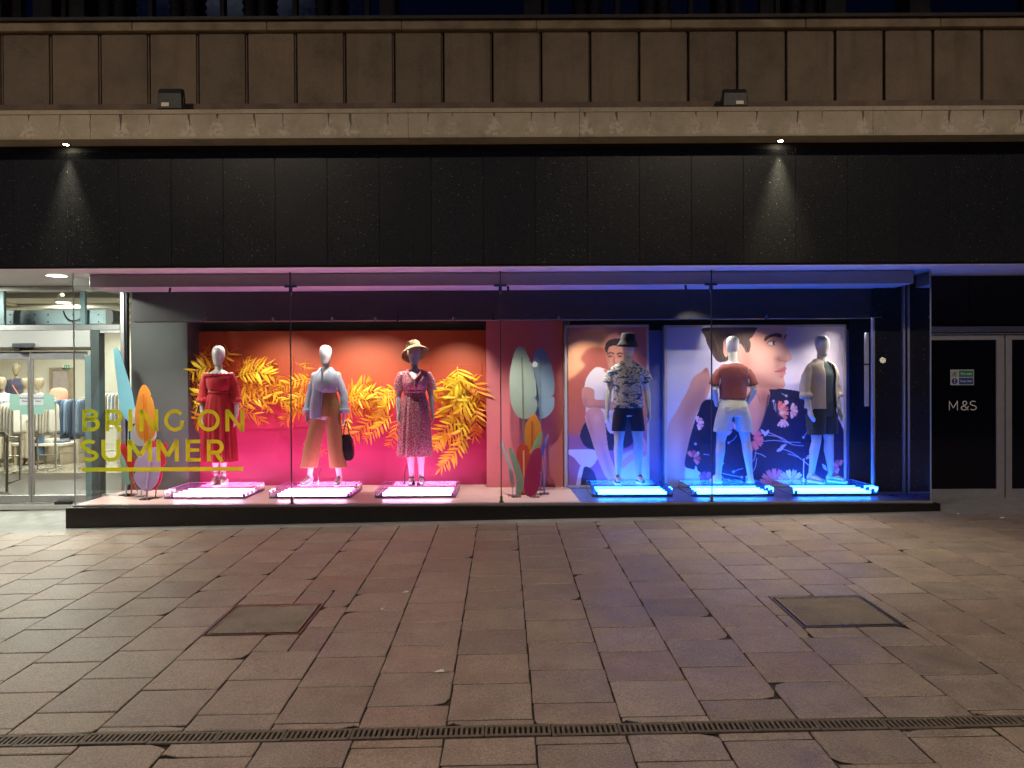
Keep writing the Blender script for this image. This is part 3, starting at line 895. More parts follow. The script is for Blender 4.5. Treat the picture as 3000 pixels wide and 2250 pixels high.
# ---- painted prints: colours stored per vertex of a fine flat grid
class Print:
    def __init__(s, x0, x1, y0, y1, step):
        s.x0, s.x1, s.y0, s.y1 = x0, x1, y0, y1
        s.nx = int((x1 - x0) / step) + 1; s.ny = int((y1 - y0) / step) + 1
        s.X, s.Y = np.meshgrid(np.linspace(x0, x1, s.nx), np.linspace(y0, y1, s.ny))
        s.C = np.zeros((s.ny, s.nx, 3))
        n = rng.normal(size=(s.ny, s.nx)); s.grain = n
    def mask(s, poly):
        m = np.zeros(s.X.shape, bool)
        n = len(poly)
        for i in range(n):
            xa, ya = poly[i]; xb, yb = poly[(i + 1) % n]
            if ya == yb: continue
            c = ((ya > s.Y) != (yb > s.Y)) & (s.X < (xb - xa) * (s.Y - ya) / (yb - ya) + xa)
            m ^= c
        return m
    def col(s, c): return np.array(srgb(*c)[:3])
    def fill(s, pts, c, smooth=True, a=1.0, soft=0):
        poly = spline(pts, 6) if smooth else pts
        m = s.mask(poly).astype(float)
        if soft: m = s.blur(m, soft)
        m = (m * a)[..., None]
        s.C = s.C * (1 - m) + s.col(c) * m
        return m
    def blur(s, m, k):
        for _ in range(2):
            for ax in (0, 1):
                p = np.pad(m, [(k, k) if i == ax else (0, 0) for i in (0, 1)], mode='edge')
                cs = np.cumsum(p, axis=ax); z = np.zeros_like(np.take(cs, [0], axis=ax))
                cs = np.concatenate([z, cs], axis=ax)
                n = m.shape[ax]
                m = (np.take(cs, range(2 * k + 1, 2 * k + 1 + n), axis=ax) - np.take(cs, range(0, n), axis=ax)) / (2 * k + 1)
        return m
    def blob(s, x, y, rx, ry, c, a, clip=None, rot=0):
        dx, dy = s.X - x, s.Y - y
        ca, sa = math.cos(rot), math.sin(rot)
        u, v = (dx * ca + dy * sa) / rx, (-dx * sa + dy * ca) / ry
        m = (a * np.exp(-(u * u + v * v)))[..., None]
        if clip is not None: m = m * clip
        s.C = s.C * (1 - m) + s.col(c) * m
    def line(s, pts, w, c, a=1.0, clip=None, w1=None):
        pts = spline(pts, 8, closed=False)
        d = np.full(s.X.shape, 1e9)
        n = len(pts) - 1
        for i in range(n):
            ax, ay = pts[i]; bx, by = pts[i + 1]
            vx, vy = bx - ax, by - ay; L2 = vx * vx + vy * vy + 1e-9
            t = np.clip(((s.X - ax) * vx + (s.Y - ay) * vy) / L2, 0, 1)
            ww = w if w1 is None else w + (w1 - w) * i / max(n - 1, 1)
            d = np.minimum(d, np.hypot(s.X - ax - t * vx, s.Y - ay - t * vy) / ww)
        m = (np.clip(1.3 - d, 0, 1) * a)[..., None]
        m = np.minimum(m, a)
        if clip is not None: m = m * clip
        s.C = s.C * (1 - m) + s.col(c) * m
    def build(s, name, Y, parent, wave=0.0):
        z = 0
        p00 = at(s.x0, s.y0, Y); p11 = at(s.x1, s.y1, Y); p10 = at(s.x1, s.y0, Y)
        xs = np.linspace(p00.x, p10.x, s.nx); zs = np.linspace((p00.z + p10.z) / 2, p11.z, s.ny)
        XX, ZZ = np.meshgrid(xs, zs)
        YY = np.full_like(XX, Y) + wave * np.sin(XX * 22 + ZZ * 3) * np.clip((ZZ - 1.9) * 2, 0, 1)
        off = parent.location
        co = np.stack([XX - off.x, YY - off.y, ZZ - off.z], -1).reshape(-1, 3)
        ny, nx = s.ny, s.nx
        i = np.arange((ny - 1) * (nx - 1)); r, c = i // (nx - 1), i % (nx - 1)
        a = r * nx + c
        fs = np.stack([a, a + nx, a + nx + 1, a + 1], -1)
        me = bpy.data.meshes.new(name)
        me.vertices.add(len(co)); me.vertices.foreach_set('co', co.ravel())
        me.loops.add(fs.size); me.loops.foreach_set('vertex_index', fs.ravel())
        me.polygons.add(len(fs)); me.polygons.foreach_set('loop_start', np.arange(len(fs)) * 4); me.polygons.foreach_set('loop_total', np.full(len(fs), 4))
        me.update(); me.validate()
        at_ = me.color_attributes.new('print', 'FLOAT_COLOR', 'POINT')
        C = np.clip(s.C + s.grain[..., None] * 0.004, 0, 1)
        at_.data.foreach_set('color', np.concatenate([C, np.ones(C.shape[:2] + (1,))], -1).astype(np.float32).ravel())
        me.materials.append(PRINT)
        o = bpy.data.objects.new(name, me); COL.objects.link(o); o.parent = parent
        return o

def print_mat():
    m, nt, out = new_mat('printed canvas'); L = nt.links.new
    p = N(nt, 'ShaderNodeBsdfPrincipled', i_Roughness=0.6)
    a = N(nt, 'ShaderNodeVertexColor', layer_name='print'); L(a.outputs[0], p.inputs['Base Color'])
    g = N(nt, 'ShaderNodeNewGeometry'); n = N(nt, 'ShaderNodeTexNoise', i_Scale=2.5, i_Detail=3.0); L(g.outputs['Position'], n.inputs['Vector'])
    bp = N(nt, 'ShaderNodeBump', i_Strength=0.25, i_Distance=0.03); L(n.outputs[0], bp.inputs['Height']); L(bp.outputs[0], p.inputs['Normal'])
    L(p.outputs[0], out.inputs['Surface']); return m
PRINT = print_mat()
FRAME = mat('poster frame', (.52, .46, .42), .5, var=.06)
YP = 10.36
def poster(name, label, x0, x1, y0, y1, pr):
    p, q = at(x0, y0, YP), at(x1, y1, YP)
    t = thing('poster_frame', label, 'poster', ((p.x + q.x) / 2, YP, FLZ))
    w = .032
    mb = MB()
    mb.box(p.x, q.x, YP, YP + .16, p.z - w, p.z); mb.box(p.x, q.x, YP, YP + .16, FLZ + .01, FLZ + .01 + w)
    mb.box(p.x, p.x + w, YP + .001, YP + .16, FLZ + .01 + w, p.z - w); mb.box(q.x - w, q.x, YP + .001, YP + .16, FLZ + .01 + w, p.z - w)
    mb.build('frame', FRAME, t)
    pr.build('print', YP + .012, t, wave=.0015)

# ---- poster one: seated man in a white tee, warm wall with his shadow
P1 = Print(1663, 1900, 957, 1434, 1.7)
P1.C[:] = P1.col((196, 120, 112))
P1.fill([(1655, 1000), (1700, 975), (1745, 958), (1775, 968), (1787, 1000), (1790, 1060), (1770, 1090), (1720, 1120), (1655, 1160)], (252, 178, 128), soft=5)
P1.fill([(1655, 1135), (1690, 1095), (1712, 1070), (1700, 1050), (1720, 1022), (1755, 1016), (1790, 1040), (1790, 1130), (1735, 1240), (1655, 1280)], (188, 98, 82), soft=2)
P1.fill([(1650, 1275), (1905, 1260), (1905, 1450), (1650, 1450)], (150, 98, 140), False, soft=3)
P1.fill([(1655, 1318), (1755, 1318), (1748, 1345), (1728, 1368), (1700, 1362), (1680, 1340)], (214, 200, 220))
P1.fill([(1700, 1362), (1712, 1366), (1700, 1400), (1698, 1440), (1684, 1440), (1690, 1395)], (214, 200, 220))
P1.fill([(1712, 1366), (1740, 1385), (1745, 1440), (1700, 1440), (1702, 1400)], (42, 36, 70))
P1.fill([(1718, 1232), (1700, 1265), (1700, 1285), (1715, 1308), (1745, 1318), (1800, 1318), (1850, 1300), (1850, 1240), (1760, 1225)], (36, 38, 66))
P1.fill([(1820, 1330), (1905, 1300), (1905, 1440), (1790, 1440)], (196, 186, 214), False, soft=2)
b = P1.fill([(1712, 1132), (1722, 1100), (1745, 1076), (1770, 1080), (1800, 1098), (1825, 1110), (1822, 1200), (1790, 1240), (1722, 1222), (1715, 1200)], (238, 226, 226))
P1.blob(1722, 1180, 14, 40, (170, 140, 150), .55, b); P1.blob(1780, 1150, 10, 60, (196, 176, 184), .5, b, .4); P1.blob(1800, 1220, 30, 16, (170, 144, 158), .6, b)
h = P1.fill([(1774, 1015), (1790, 997), (1818, 996), (1826, 1020), (1826, 1065), (1806, 1092), (1792, 1096), (1778, 1062)], (222, 152, 124))
P1.fill([(1788, 1082), (1815, 1085), (1822, 1112), (1790, 1108), (1768, 1084)], (206, 132, 108))
P1.blob(1780, 1050, 7, 30, (160, 92, 78), .6, h); P1.blob(1800, 1088, 18, 10, (150, 88, 78), .55, h)
P1.fill([(1772, 1022), (1776, 1003), (1795, 993), (1822, 994), (1830, 1012), (1800, 1012), (1784, 1018), (1778, 1034)], (50, 36, 38))
P1.line([(1779, 1037), (1788, 1033), (1798, 1036)], 2.4, (56, 38, 36)); P1.line([(1808, 1037), (1816, 1034), (1826, 1037)], 2.4, (56, 38, 36)); P1.blob(1788, 1043, 9, 5, (140, 84, 72), .7, h); P1.blob(1816, 1043, 9, 5, (140, 84, 72), .7, h); P1.line([(1783, 1044), (1792, 1044)], 1.6, (50, 34, 34)); P1.line([(1811, 1044), (1821, 1044)], 1.6, (50, 34, 34)); P1.blob(1797, 1058, 4, 12, (158, 96, 82), .6, h); P1.blob(1802, 1082, 20, 9, (120, 76, 70), .5, h)
P1.line([(1800, 1046), (1799, 1060), (1803, 1064)], 1.5, (160, 96, 84)); P1.line([(1796, 1076), (1806, 1075), (1814, 1077)], 1.7, (150, 78, 76))
a1 = P1.fill([(1706, 1136), (1738, 1140), (1742, 1168), (1772, 1172), (1800, 1180), (1800, 1202), (1760, 1196), (1722, 1194), (1706, 1180)], (212, 144, 130))
P1.blob(1712, 1180, 10, 20, (160, 96, 100), .5, a1); P1.blob(1750, 1192, 40, 6, (150, 92, 98), .5, a1)
l1 = P1.fill([(1712, 1220), (1728, 1196), (1752, 1194), (1768, 1215), (1774, 1260), (1782, 1320), (1800, 1370), (1822, 1404), (1815, 1420), (1790, 1414), (1766, 1384), (1745, 1330), (1728, 1275)], (214, 152, 146))
P1.blob(1728, 1250, 8, 50, (156, 100, 116), .5, l1, -.25); P1.blob(1775, 1350, 7, 60, (160, 108, 128), .5, l1, -.3); P1.blob(1748, 1225, 10, 14, (236, 184, 172), .5, l1)
l2 = P1.fill([(1775, 1235), (1800, 1236), (1822, 1232), (1806, 1262), (1790, 1270), (1778, 1258)], (206, 190, 214))
l3 = P1.fill([(1850, 1265), (1880, 1275), (1896, 1310), (1890, 1335), (1850, 1350), (1822, 1372), (1822, 1350), (1852, 1322), (1862, 1300)], (206, 150, 150))
P1.blob(1880, 1330, 20, 8, (156, 104, 124), .5, l3)
poster('poster_frame', 'tall framed poster of a seated man in white tee on a warm wall', 1654, 1903, 952, 1440, P1)

# ---- poster two: big profile of a man in a dark flowered shirt
P2 = Print(1953, 2476, 958, 1434, 1.6)
t = ((P2.X - 1953) / 523)[..., None]
P2.C[:] = P2.col((206, 204, 222)) * (1 - t) + P2.col((226, 210, 224)) * t
def z2(x, y): return (1940 + x / 3.318, 940 + y / 3.318)
def Z(*pts): return [z2(x, y) for x, y in pts]
SK = (226, 164, 144)
# arm on the left edge
arm = P2.fill(Z((440, 455), (380, 490), (300, 545), (250, 660), (190, 770), (130, 880), (60, 1000), (40, 1200), (50, 1660), (190, 1660), (225, 1380), (262, 1180), (300, 1000), (340, 880), (420, 760), (470, 620)), (214, 158, 142))
P2.blob(*z2(300, 800), 22, 110, (170, 112, 106), .55, arm, .55); P2.blob(*z2(110, 1200), 30, 90, (232, 186, 170), .5, arm); P2.blob(*z2(220, 1250), 14, 90, (164, 112, 116), .5, arm, .12)
P2.blob(*z2(420, 470), 14, 10, (140, 90, 80), .6, arm)
# shirt
sh = P2.fill(Z((430, 760), (340, 900), (280, 1080), (240, 1240), (215, 1400), (300, 1440), (370, 1480), (360, 1660), (1790, 1660), (1790, 1180), (1650, 860), (1430, 720), (1250, 670), (1030, 660), (930, 800), (700, 820)), (22, 24, 62))
P2.blob(*z2(600, 1250), 50, 120, (14, 16, 44), .6, sh); P2.blob(*z2(1300, 1000), 90, 60, (34, 36, 84), .5, sh); P2.blob(*z2(380, 1200), 16, 90, (12, 12, 34), .8, sh, .1)
P2.line(Z((950, 1120), (930, 1300), (900, 1480), (880, 1660)), 2.2, (10, 12, 40), .8); P2.line(Z((1500, 900), (1420, 1200), (1400, 1500)), 5, (14, 16, 46), .5)
# neck and chest wedge
nk = P2.fill(Z((640, 560), (850, 600), (1030, 660), (1035, 780), (1000, 900), (950, 1040), (905, 1110), (840, 1060), (780, 900), (640, 780)), (216, 150, 134))
P2.blob(*z2(990, 760), 26, 30, (140, 80, 74), .75, nk); P2.blob(*z2(880, 700), 18, 50, (230, 170, 152), .5, nk, -.3); P2.blob(*z2(980, 960), 16, 50, (150, 98, 100), .6, nk, .4)
P2.line(Z((860, 680), (930, 720), (950, 790)), 2.4, (160, 104, 98), .7)
P2.line(Z((1032, 720), (1000, 900), (950, 1040), (910, 1110)), 3.0, (38, 34, 70), .9)
# face in profile
fc = P2.fill(Z((700, 60), (1180, 60), (1196, 120), (1205, 180), (1190, 215), (1215, 265), (1240, 310), (1262, 352), (1250, 385), (1215, 398), (1200, 410), (1198, 440), (1210, 465), (1196, 490), (1200, 515), (1180, 540), (1186, 580), (1196, 615), (1180, 650), (1120, 660), (1020, 664), (900, 640), (800, 600), (720, 480), (690, 300)), SK)
P2.blob(*z2(880, 560), 60, 24, (176, 108, 94), .6, fc, .3); P2.blob(*z2(1000, 400), 60, 50, (240, 186, 164), .55, fc); P2.blob(*z2(1080, 90), 50, 16, (240, 188, 170), .5, fc)
P2.blob(*z2(820, 380), 22, 70, (182, 116, 100), .5, fc); P2.blob(*z2(1130, 370), 12, 9, (150, 82, 76), .65, fc); P2.blob(*z2(1100, 640), 40, 10, (176, 108, 98), .6, fc)
P2.blob(*z2(1060, 205), 24, 14, (168, 100, 88), .6, fc); P2.blob(*z2(1230, 350), 8, 10, (244, 192, 172), .6, fc); P2.blob(*z2(1140, 600), 20, 10, (238, 184, 162), .5, fc)
P2.blob(*z2(1120, 440), 10, 20, (190, 124, 110), .5, fc)
P2.blob(*z2(1090, 625), 48, 12, (158, 104, 92), .45, fc); P2.blob(*z2(960, 600), 34, 20, (168, 108, 94), .45, fc, .4); P2.blob(*z2(1160, 250), 12, 24, (236, 178, 158), .5, fc, -.4); P2.blob(*z2(1170, 540), 10, 5, (170, 100, 92), .55, fc); P2.blob(*z2(930, 200), 22, 40, (190, 126, 110), .45, fc)
# hair
hr = P2.fill(Z((415, 60), (880, 60), (905, 100), (880, 150), (850, 180), (862, 230), (845, 300), (815, 305), (790, 260), (760, 220), (745, 240), (700, 330), (640, 380), (560, 400), (510, 360), (450, 250), (420, 160)), (74, 54, 48))
P2.blob(*z2(470, 200), 14, 50, (36, 26, 30), .8, hr); P2.blob(*z2(700, 120), 40, 20, (116, 86, 72), .6, hr)
for i in range(130):
    x = 430 + random.random() * 440; y = 70 + random.random() * 220
    P2.line(Z((x, y), (x + 25, y + 35 + random.random() * 30), (x + 30, y + 90)), .9, random.choice([(44, 32, 32), (126, 96, 78), (96, 70, 58), (58, 42, 40)]), .7, hr)
# ear peeping beside the mannequin head
P2.fill(Z((600, 190), (640, 170), (640, 320), (610, 345), (592, 280)), (236, 176, 150))
# brow, eye, lips
P2.fill(Z((990, 180), (1010, 150), (1060, 130), (1130, 120), (1165, 140), (1150, 165), (1090, 150), (1040, 170), (1000, 200)), (86, 56, 48))
P2.fill(Z((1180, 165), (1212, 122), (1206, 150), (1190, 172)), (86, 56, 48))
ey = P2.fill(Z((1030, 215), (1060, 200), (1098, 205), (1100, 225), (1070, 236), (1040, 230)), (226, 206, 206))
P2.fill(Z((1072, 204), (1092, 206), (1094, 228), (1076, 232)), (70, 60, 70))
P2.line(Z((1022, 216), (1060, 196), (1104, 206)), 1.8, (60, 40, 38)); P2.line(Z((1036, 236), (1072, 240), (1100, 228)), 1.1, (150, 90, 80), .8); P2.line(Z((1040, 190), (1070, 182), (1110, 192)), 1.0, (160, 98, 86), .8)
P2.fill(Z((1100, 492), (1150, 462), (1188, 446), (1208, 462), (1190, 482), (1150, 488)), (206, 120, 116)); P2.fill(Z((1100, 494), (1150, 488), (1192, 486), (1198, 512), (1170, 520), (1130, 508)), (222, 138, 130))
P2.line(Z((1092, 494), (1150, 488), (1192, 484)), 1.2, (130, 66, 66)); P2.line(Z((1130, 372), (1145, 392), (1180, 388), (1210, 398)), 1.3, (150, 88, 80), .8)
# flowers and sprigs on the shirt
CO, PK = (236, 120, 112), (240, 196, 210)
def flower(cx, cy, r, a0, a1, n, c, c2):
    for i in range(n):
        a = R(a0 + (a1 - a0) * i / (n - 1)); b = R((a1 - a0) / (n - 1) * .46)
        pts = [(cx + r * .15 * math.cos(a), cy + r * .15 * math.sin(a)), (cx + r * .7 * math.cos(a - b), cy + r * .7 * math.sin(a - b)), (cx + r * math.cos(a - b * .5), cy + r * math.sin(a - b * .5)), (cx + r * .93 * math.cos(a), cy + r * .93 * math.sin(a)), (cx + r * math.cos(a + b * .6), cy + r * math.sin(a + b * .6)), (cx + r * .7 * math.cos(a + b), cy + r * .7 * math.sin(a + b))]
        P2.fill(pts, c if i % 2 == 0 else c2, clip if False else True)
flower(*z2(1120, 885), 34, -75, 35, 5, CO, (246, 150, 140)); flower(*z2(1240, 870), 24, -60, 70, 5, PK, (248, 170, 168)); flower(*z2(1170, 940), 29, 55, 120, 4, PK, (246, 178, 184))
P2.blob(*z2(1160, 890), 7, 7, (250, 214, 206), .9); P2.fill(Z((1185, 780), (1210, 770), (1228, 795), (1200, 812)), PK)
flower(*z2(1090, 1580), 45, -170, 10, 8, (232, 110, 118), CO); flower(*z2(1250, 1580), 42, -160, 10, 7, PK, (196, 170, 226))
flower(*z2(870, 1150), 34, -40, 130, 6, (226, 104, 120), CO); flower(*z2(690, 1060), 26, 150, 330, 6, PK, (206, 170, 200)); flower(*z2(330, 990), 22, -80, 60, 5, PK, (226, 160, 170)); flower(*z2(290, 1330), 24, -120, 40, 5, CO, (190, 70, 90)); flower(*z2(1720, 1420), 22, 120, 290, 5, CO, (206, 80, 100)); flower(*z2(420, 1540), 26, -150, 20, 5, (180, 90, 120), (150, 70, 100))
LN = (186, 184, 226)
for pts in (Z((1020, 1080), (1100, 1110), (1200, 1170), (1340, 1180)), Z((1030, 1110), (1150, 1130), (1260, 1200), (1370, 1212)), Z((960, 1170), (1100, 1160), (1250, 1190)), Z((1160, 1240), (1260, 1280), (1360, 1350), (1450, 1420)), Z((1220, 1290), (1330, 1330), (1450, 1430)),
            Z((640, 1180), (690, 1150), (720, 1110)), Z((690, 1460), (740, 1440), (780, 1430)), Z((560, 1470), (640, 1490), (770, 1515)), Z((570, 1500), (600, 1530), (640, 1540)), Z((840, 1400), (890, 1340), (905, 1270)), Z((905, 1280), (960, 1295), (1000, 1320)), Z((1080, 780), (1090, 860)), Z((1100, 800), (1102, 880)), Z((1160, 705), (1205, 730)), Z((1430, 1050), (1370, 1130)), Z((400, 1290), (450, 1296)), Z((860, 1480), (900, 1420), (915, 1330))):
    P2.line(pts, 1.1, LN, .9)
for (x, y) in ((1080, 778), (1205, 728), (1370, 1132), (642, 1180), (688, 1462), (770, 1515), (345, 1275), (640, 1540), (320, 1190)): P2.blob(*z2(x, y), 2.8, 2.8, (226, 224, 240), 1.0)
for (x, y, a) in ((980, 1080, .9), (1170, 1220, -.6), (1140, 1250, -.5), (1420, 1320, -.7), (560, 1395, -.5), (1010, 1090, -.9), (1575, 1420, 1.0)):
    cx, cyy = z2(x, y)
    P2.fill([(cx + 13 * math.cos(a), cyy + 13 * math.sin(a)), (cx - 4.5 * math.sin(a), cyy + 4.5 * math.cos(a)), (cx - 11 * math.cos(a), cyy - 11 * math.sin(a)), (cx + 4.5 * math.sin(a), cyy - 4.5 * math.cos(a))], LN)
P2.fill(Z((300, 1660), (290, 1540), (322, 1400), (345, 1480), (370, 1560), (375, 1660)), (200, 196, 220))
poster('poster_frame', 'wide framed poster of a man in profile wearing a dark flowered shirt', 1947, 2480, 953, 1440, P2)

# =================================================================== LIGHT BOX PLATFORMS
BOXH = .106
BTOP = FLZ + BOXH + .002
ACR = glass('clear acrylic', (0.93, 0.93, 0.95), 1.0)
FROST_P = glass('pink acrylic top', (0.95, 0.74, 0.95), 0.6, frost=.07, fcol=(.55, .12, .55))
FROST_B = glass('blue acrylic top', (0.72, 0.82, 0.97), 0.6, frost=.07, fcol=(.06, .14, .60))
PINKT = glow('pink tube', (1.0, 0.40, 0.78), 56.0)
BLUET = glow('blue tube', (0.012, 0.15, 1.0), 85.0)
HOLD_P = mat('pink tube cap', (.55, .15, .55), .3); HOLD_B = mat('blue tube cap', (.10, .35, .70), .3)
def box_platform(label, pxl, pxr, blue, grp):
    y0, y1 = 9.60, 10.34
    x0 = (pxl - 1500) / FPX * y0; x1 = (pxr - 1500) / FPX * y0
    t = thing('light_platform', label, 'light box', ((x0 + x1) / 2, (y0 + y1) / 2, FLZ + .002), 0, grp)
    z0, z1 = FLZ + .004, BTOP
    mb = MB()
    mb.add([(x0, y0, z0), (x1, y0, z0), (x1, y0, z1), (x0, y0, z1)], [(0, 1, 2, 3)])
    mb.add([(x0, y1, z0), (x1, y1, z0), (x1, y1, z1), (x0, y1, z1)], [(0, 1, 2, 3)])
    mb.add([(x0, y0, z0), (x0, y1, z0), (x0, y1, z1), (x0, y0, z1)], [(0, 1, 2, 3)])
    mb.add([(x1, y0, z0), (x1, y1, z0), (x1, y1, z1), (x1, y0, z1)], [(0, 1, 2, 3)])
    mb.build('acrylic_walls', ACR, t, fix=False)
    mb = MB(); mb.add([(x0, y0, z1), (x1, y0, z1), (x1, y1, z1), (x0, y1, z1)], [(0, 1, 2, 3)]); mb.build('acrylic_top', FROST_B if blue else FROST_P, t, fix=False)
    # bright polished edges
    e = MB(); w = .0035
    EP = mat('pink acrylic edge', (.40, .22, .36), .2) if not blue else mat('blue acrylic edge', (.12, .25, .42), .2)
    for zz in (z0, z1):
        e.box(x0 - w, x1 + w, y0 - w, y0 + w, zz - w + .002, zz + w); e.box(x0 - w, x1 + w, y1 - w, y1 + w, zz - w + .002, zz + w)
        e.box(x0 - w, x0 + w, y0 + w, y1 - w, zz - w + .002, zz + w); e.box(x1 - w, x1 + w, y0 + w, y1 - w, zz - w + .002, zz + w)
    for xx in (x0, x1):
        for yy in (y0, y1): e.box(xx - w, xx + w, yy - w, yy + w, z0 + w, z1 - w)
    e.build('acrylic_edges', EP, t)
    mb = MB(); mb.box(x0 + .02, x1 - .02, y0 + .03, y1 - .03, z0 + .001, z0 + .008); mb.box(x0 + .006, x1 - .006, y0 + .006, y0 + .012, z0 + .001, z0 + .024); mb.box(x0 + .006, x1 - .006, y1 - .012, y1 - .006, z0 + .001, z0 + .024); mb.box(x0 + .006, x0 + .012, y0 + .0125, y1 - .0125, z0 + .001, z0 + .024); mb.box(x1 - .012, x1 - .006, y0 + .0125, y1 - .0125, z0 + .001, z0 + .024); mb.build('tray', mat('grey enamel tray', (.22, .22, .23), .4), t)
    T = BLUET if blue else PINKT
    n = 4
    for i in range(n):
        y = y0 + .08 + i * .15
        r = .015; zc = z0 + .034
        a, b = x0 + .085, x1 - .06
        tb = MB(); tb.tube([(a, y, zc), (b, y, zc)], r, 12, round_ends=False)
        tb.build('tube_light', T, t, smooth=False)
        for (q, w_) in ((a, -1), (b, 1)):
            cb = MB(); cb.box(q, q + w_ * .03, y - .016, y + .016, z0 + .0085, zc + .017); cb.build('tube_holder', HOLD_B if blue else HOLD_P, t)
    return t
for (lab, a, b) in (('pink glowing acrylic light platform under the red dress', 479, 716), ('pink glowing acrylic light platform under the tan trousers', 787, 1024), ('pink glowing acrylic light platform under the floral dress', 1097, 1332)):
    box_platform(lab, a, b, False, 'pink light platforms')
for (lab, a, b) in (('blue glowing acrylic light platform under the patterned shirt', 1733, 1969), ('blue glowing acrylic light platform under the back-turned figure', 2025, 2266), ('blue glowing acrylic light platform under the open overshirt', 2322, 2572)):
    box_platform(lab, a, b, True, 'blue light platforms')

# =================================================================== CEILING SPOTS
def spot(label, x, y, z, target, power, size=38, col=(1.0, .93, .84), grp='spotlights over the display', r=.034, ztop=2.79):
    t = thing('track_spotlight', label, 'spotlight', (x, y, z), 0, grp)
    d = (Vector(target) - Vector((x, y, z))).normalized()
    p = Vector((x, y, z))
    mb = MB(); mb.tube([p - d * .09 * r / .034, p + d * .03], r, 14, round_ends=False); mb.build('head', BLACKP, t)
    mb = MB(); mb.tube([p - d * .02, (x, y, ztop)], .006, 8); mb.build('stem', BLACKP, t)
    mb = MB(); a, b = frame_of(d); mb.rings([[p + d * .0305 + (a * math.cos(k * PI / 8) + b * math.sin(k * PI / 8)) * r * .8 for k in range(16)]], True, False); mb.build('lens', glow('spot lens', col, 12.0), t, fix=False)
    ld = bpy.data.lights.new('spot', 'SPOT'); ld.energy = power; ld.spot_size = R(size); ld.spot_blend = 1.0; ld.shadow_soft_size = r; ld.color = col
    lo = bpy.data.objects.new('beam', ld); COL.objects.link(lo); lo.parent = t
    lo.location = d * .04; lo.rotation_euler = d.to_track_quat('-Z', 'Y').to_euler()
    return t

# =================================================================== EXTERIOR LIGHTS
def cornice_light(label, px, power, col, py=437, tilt=0.0):
    x = at(px, py, 8.7).x; z = zBl + .046
    t = thing('cornice_downlight', label, 'light', (x, 8.755, z), 0, 'downlights under the cornice')
    mb = MB(); mb.lathe([(.055, -.05), (.06, -.045), (.06, 0)], (x, 8.755, z), 20); mb.build('housing', CAP, t)
    mb = MB(); mb.rings([[Vector((x, 8.755, z - .0505)) + Vector((math.cos(k*PI/10), math.sin(k*PI/10), 0)) * .030 for k in range(20)]], True, False); mb.build('lens', glow('downlight lens', col, 70.0), t, fix=False)
    ld = bpy.data.lights.new('downlight', 'SPOT'); ld.energy = power; ld.spot_size = R(60); ld.spot_blend = 1.0; ld.shadow_soft_size = .05; ld.color = col
    lo = bpy.data.objects.new('beam', ld); COL.objects.link(lo); lo.parent = t; lo.location = (0, 0, -.06)
    lo.rotation_euler = (R(-14), 0, 0)
cornice_light('small lit downlight under the cornice above the shop entrance', 185, 430, (1.0, .88, .62))
cornice_light('small lit downlight under the cornice above the profile poster', 2292, 640, (1.0, .86, .56))

def floodlight(label, px0, px1, py0, py1):
    p, q = at(px0, py0, 8.66), at(px1, py1, 8.66)
    cx = (p.x + q.x) / 2; zb = zB1; zt_ = p.z; w = (q.x - p.x) / 2
    t = thing('floodlight', label, 'floodlight', (cx, 8.66, zb), 0, 'floodlights standing on the cornice')
    h = zt_ - zb
    rg = []
    for (y, s, z0_, z1_) in ((8.60, 1.0, .02, h * .72), (8.63, 1.0, .01, h * .95), (8.70, .94, .03, h), (8.76, .8, .06, h * .9)):
        rg.append([(cx - w * s, y, zb + z0_), (cx + w * s, y, zb + z0_), (cx + w * s * .93, y, zb + z1_), (cx - w * s * .93, y, zb + z1_)])
    mb = MB(); mb.rings(rg); mb.build('housing', mat('floodlight body', (.012, .011, .011), .5), t, bevel=.006)
    mb = MB(); mb.box(cx - w * 1.25, cx + w * 1.25, 8.61, 8.72, zb - .001, zb + .016); mb.box(cx - w * 1.06, cx - w * 1.0, 8.63, 8.67, zb + .01, zb + h * .6); mb.box(cx + w * 1.0, cx + w * 1.06, 8.63, 8.67, zb + .01, zb + h * .6); mb.build('bracket', CAP, t)
    s = -1 if px0 < 1000 else 1
    mb = MB(); mb.box(cx + s * w * .35 - .042, cx + s * w * .35 + .042, 8.594, 8.5985, zb + h * .17, zb + h * .33); mb.build('rating_plate', mat('pale plate', (.75, .68, .5), .5), t)
floodlight('black floodlight with pale plate on the cornice above the red dress', 467, 540, 259, 312)
floodlight('black floodlight with pale plate on the cornice above the profile poster', 2114, 2186, 261, 306)

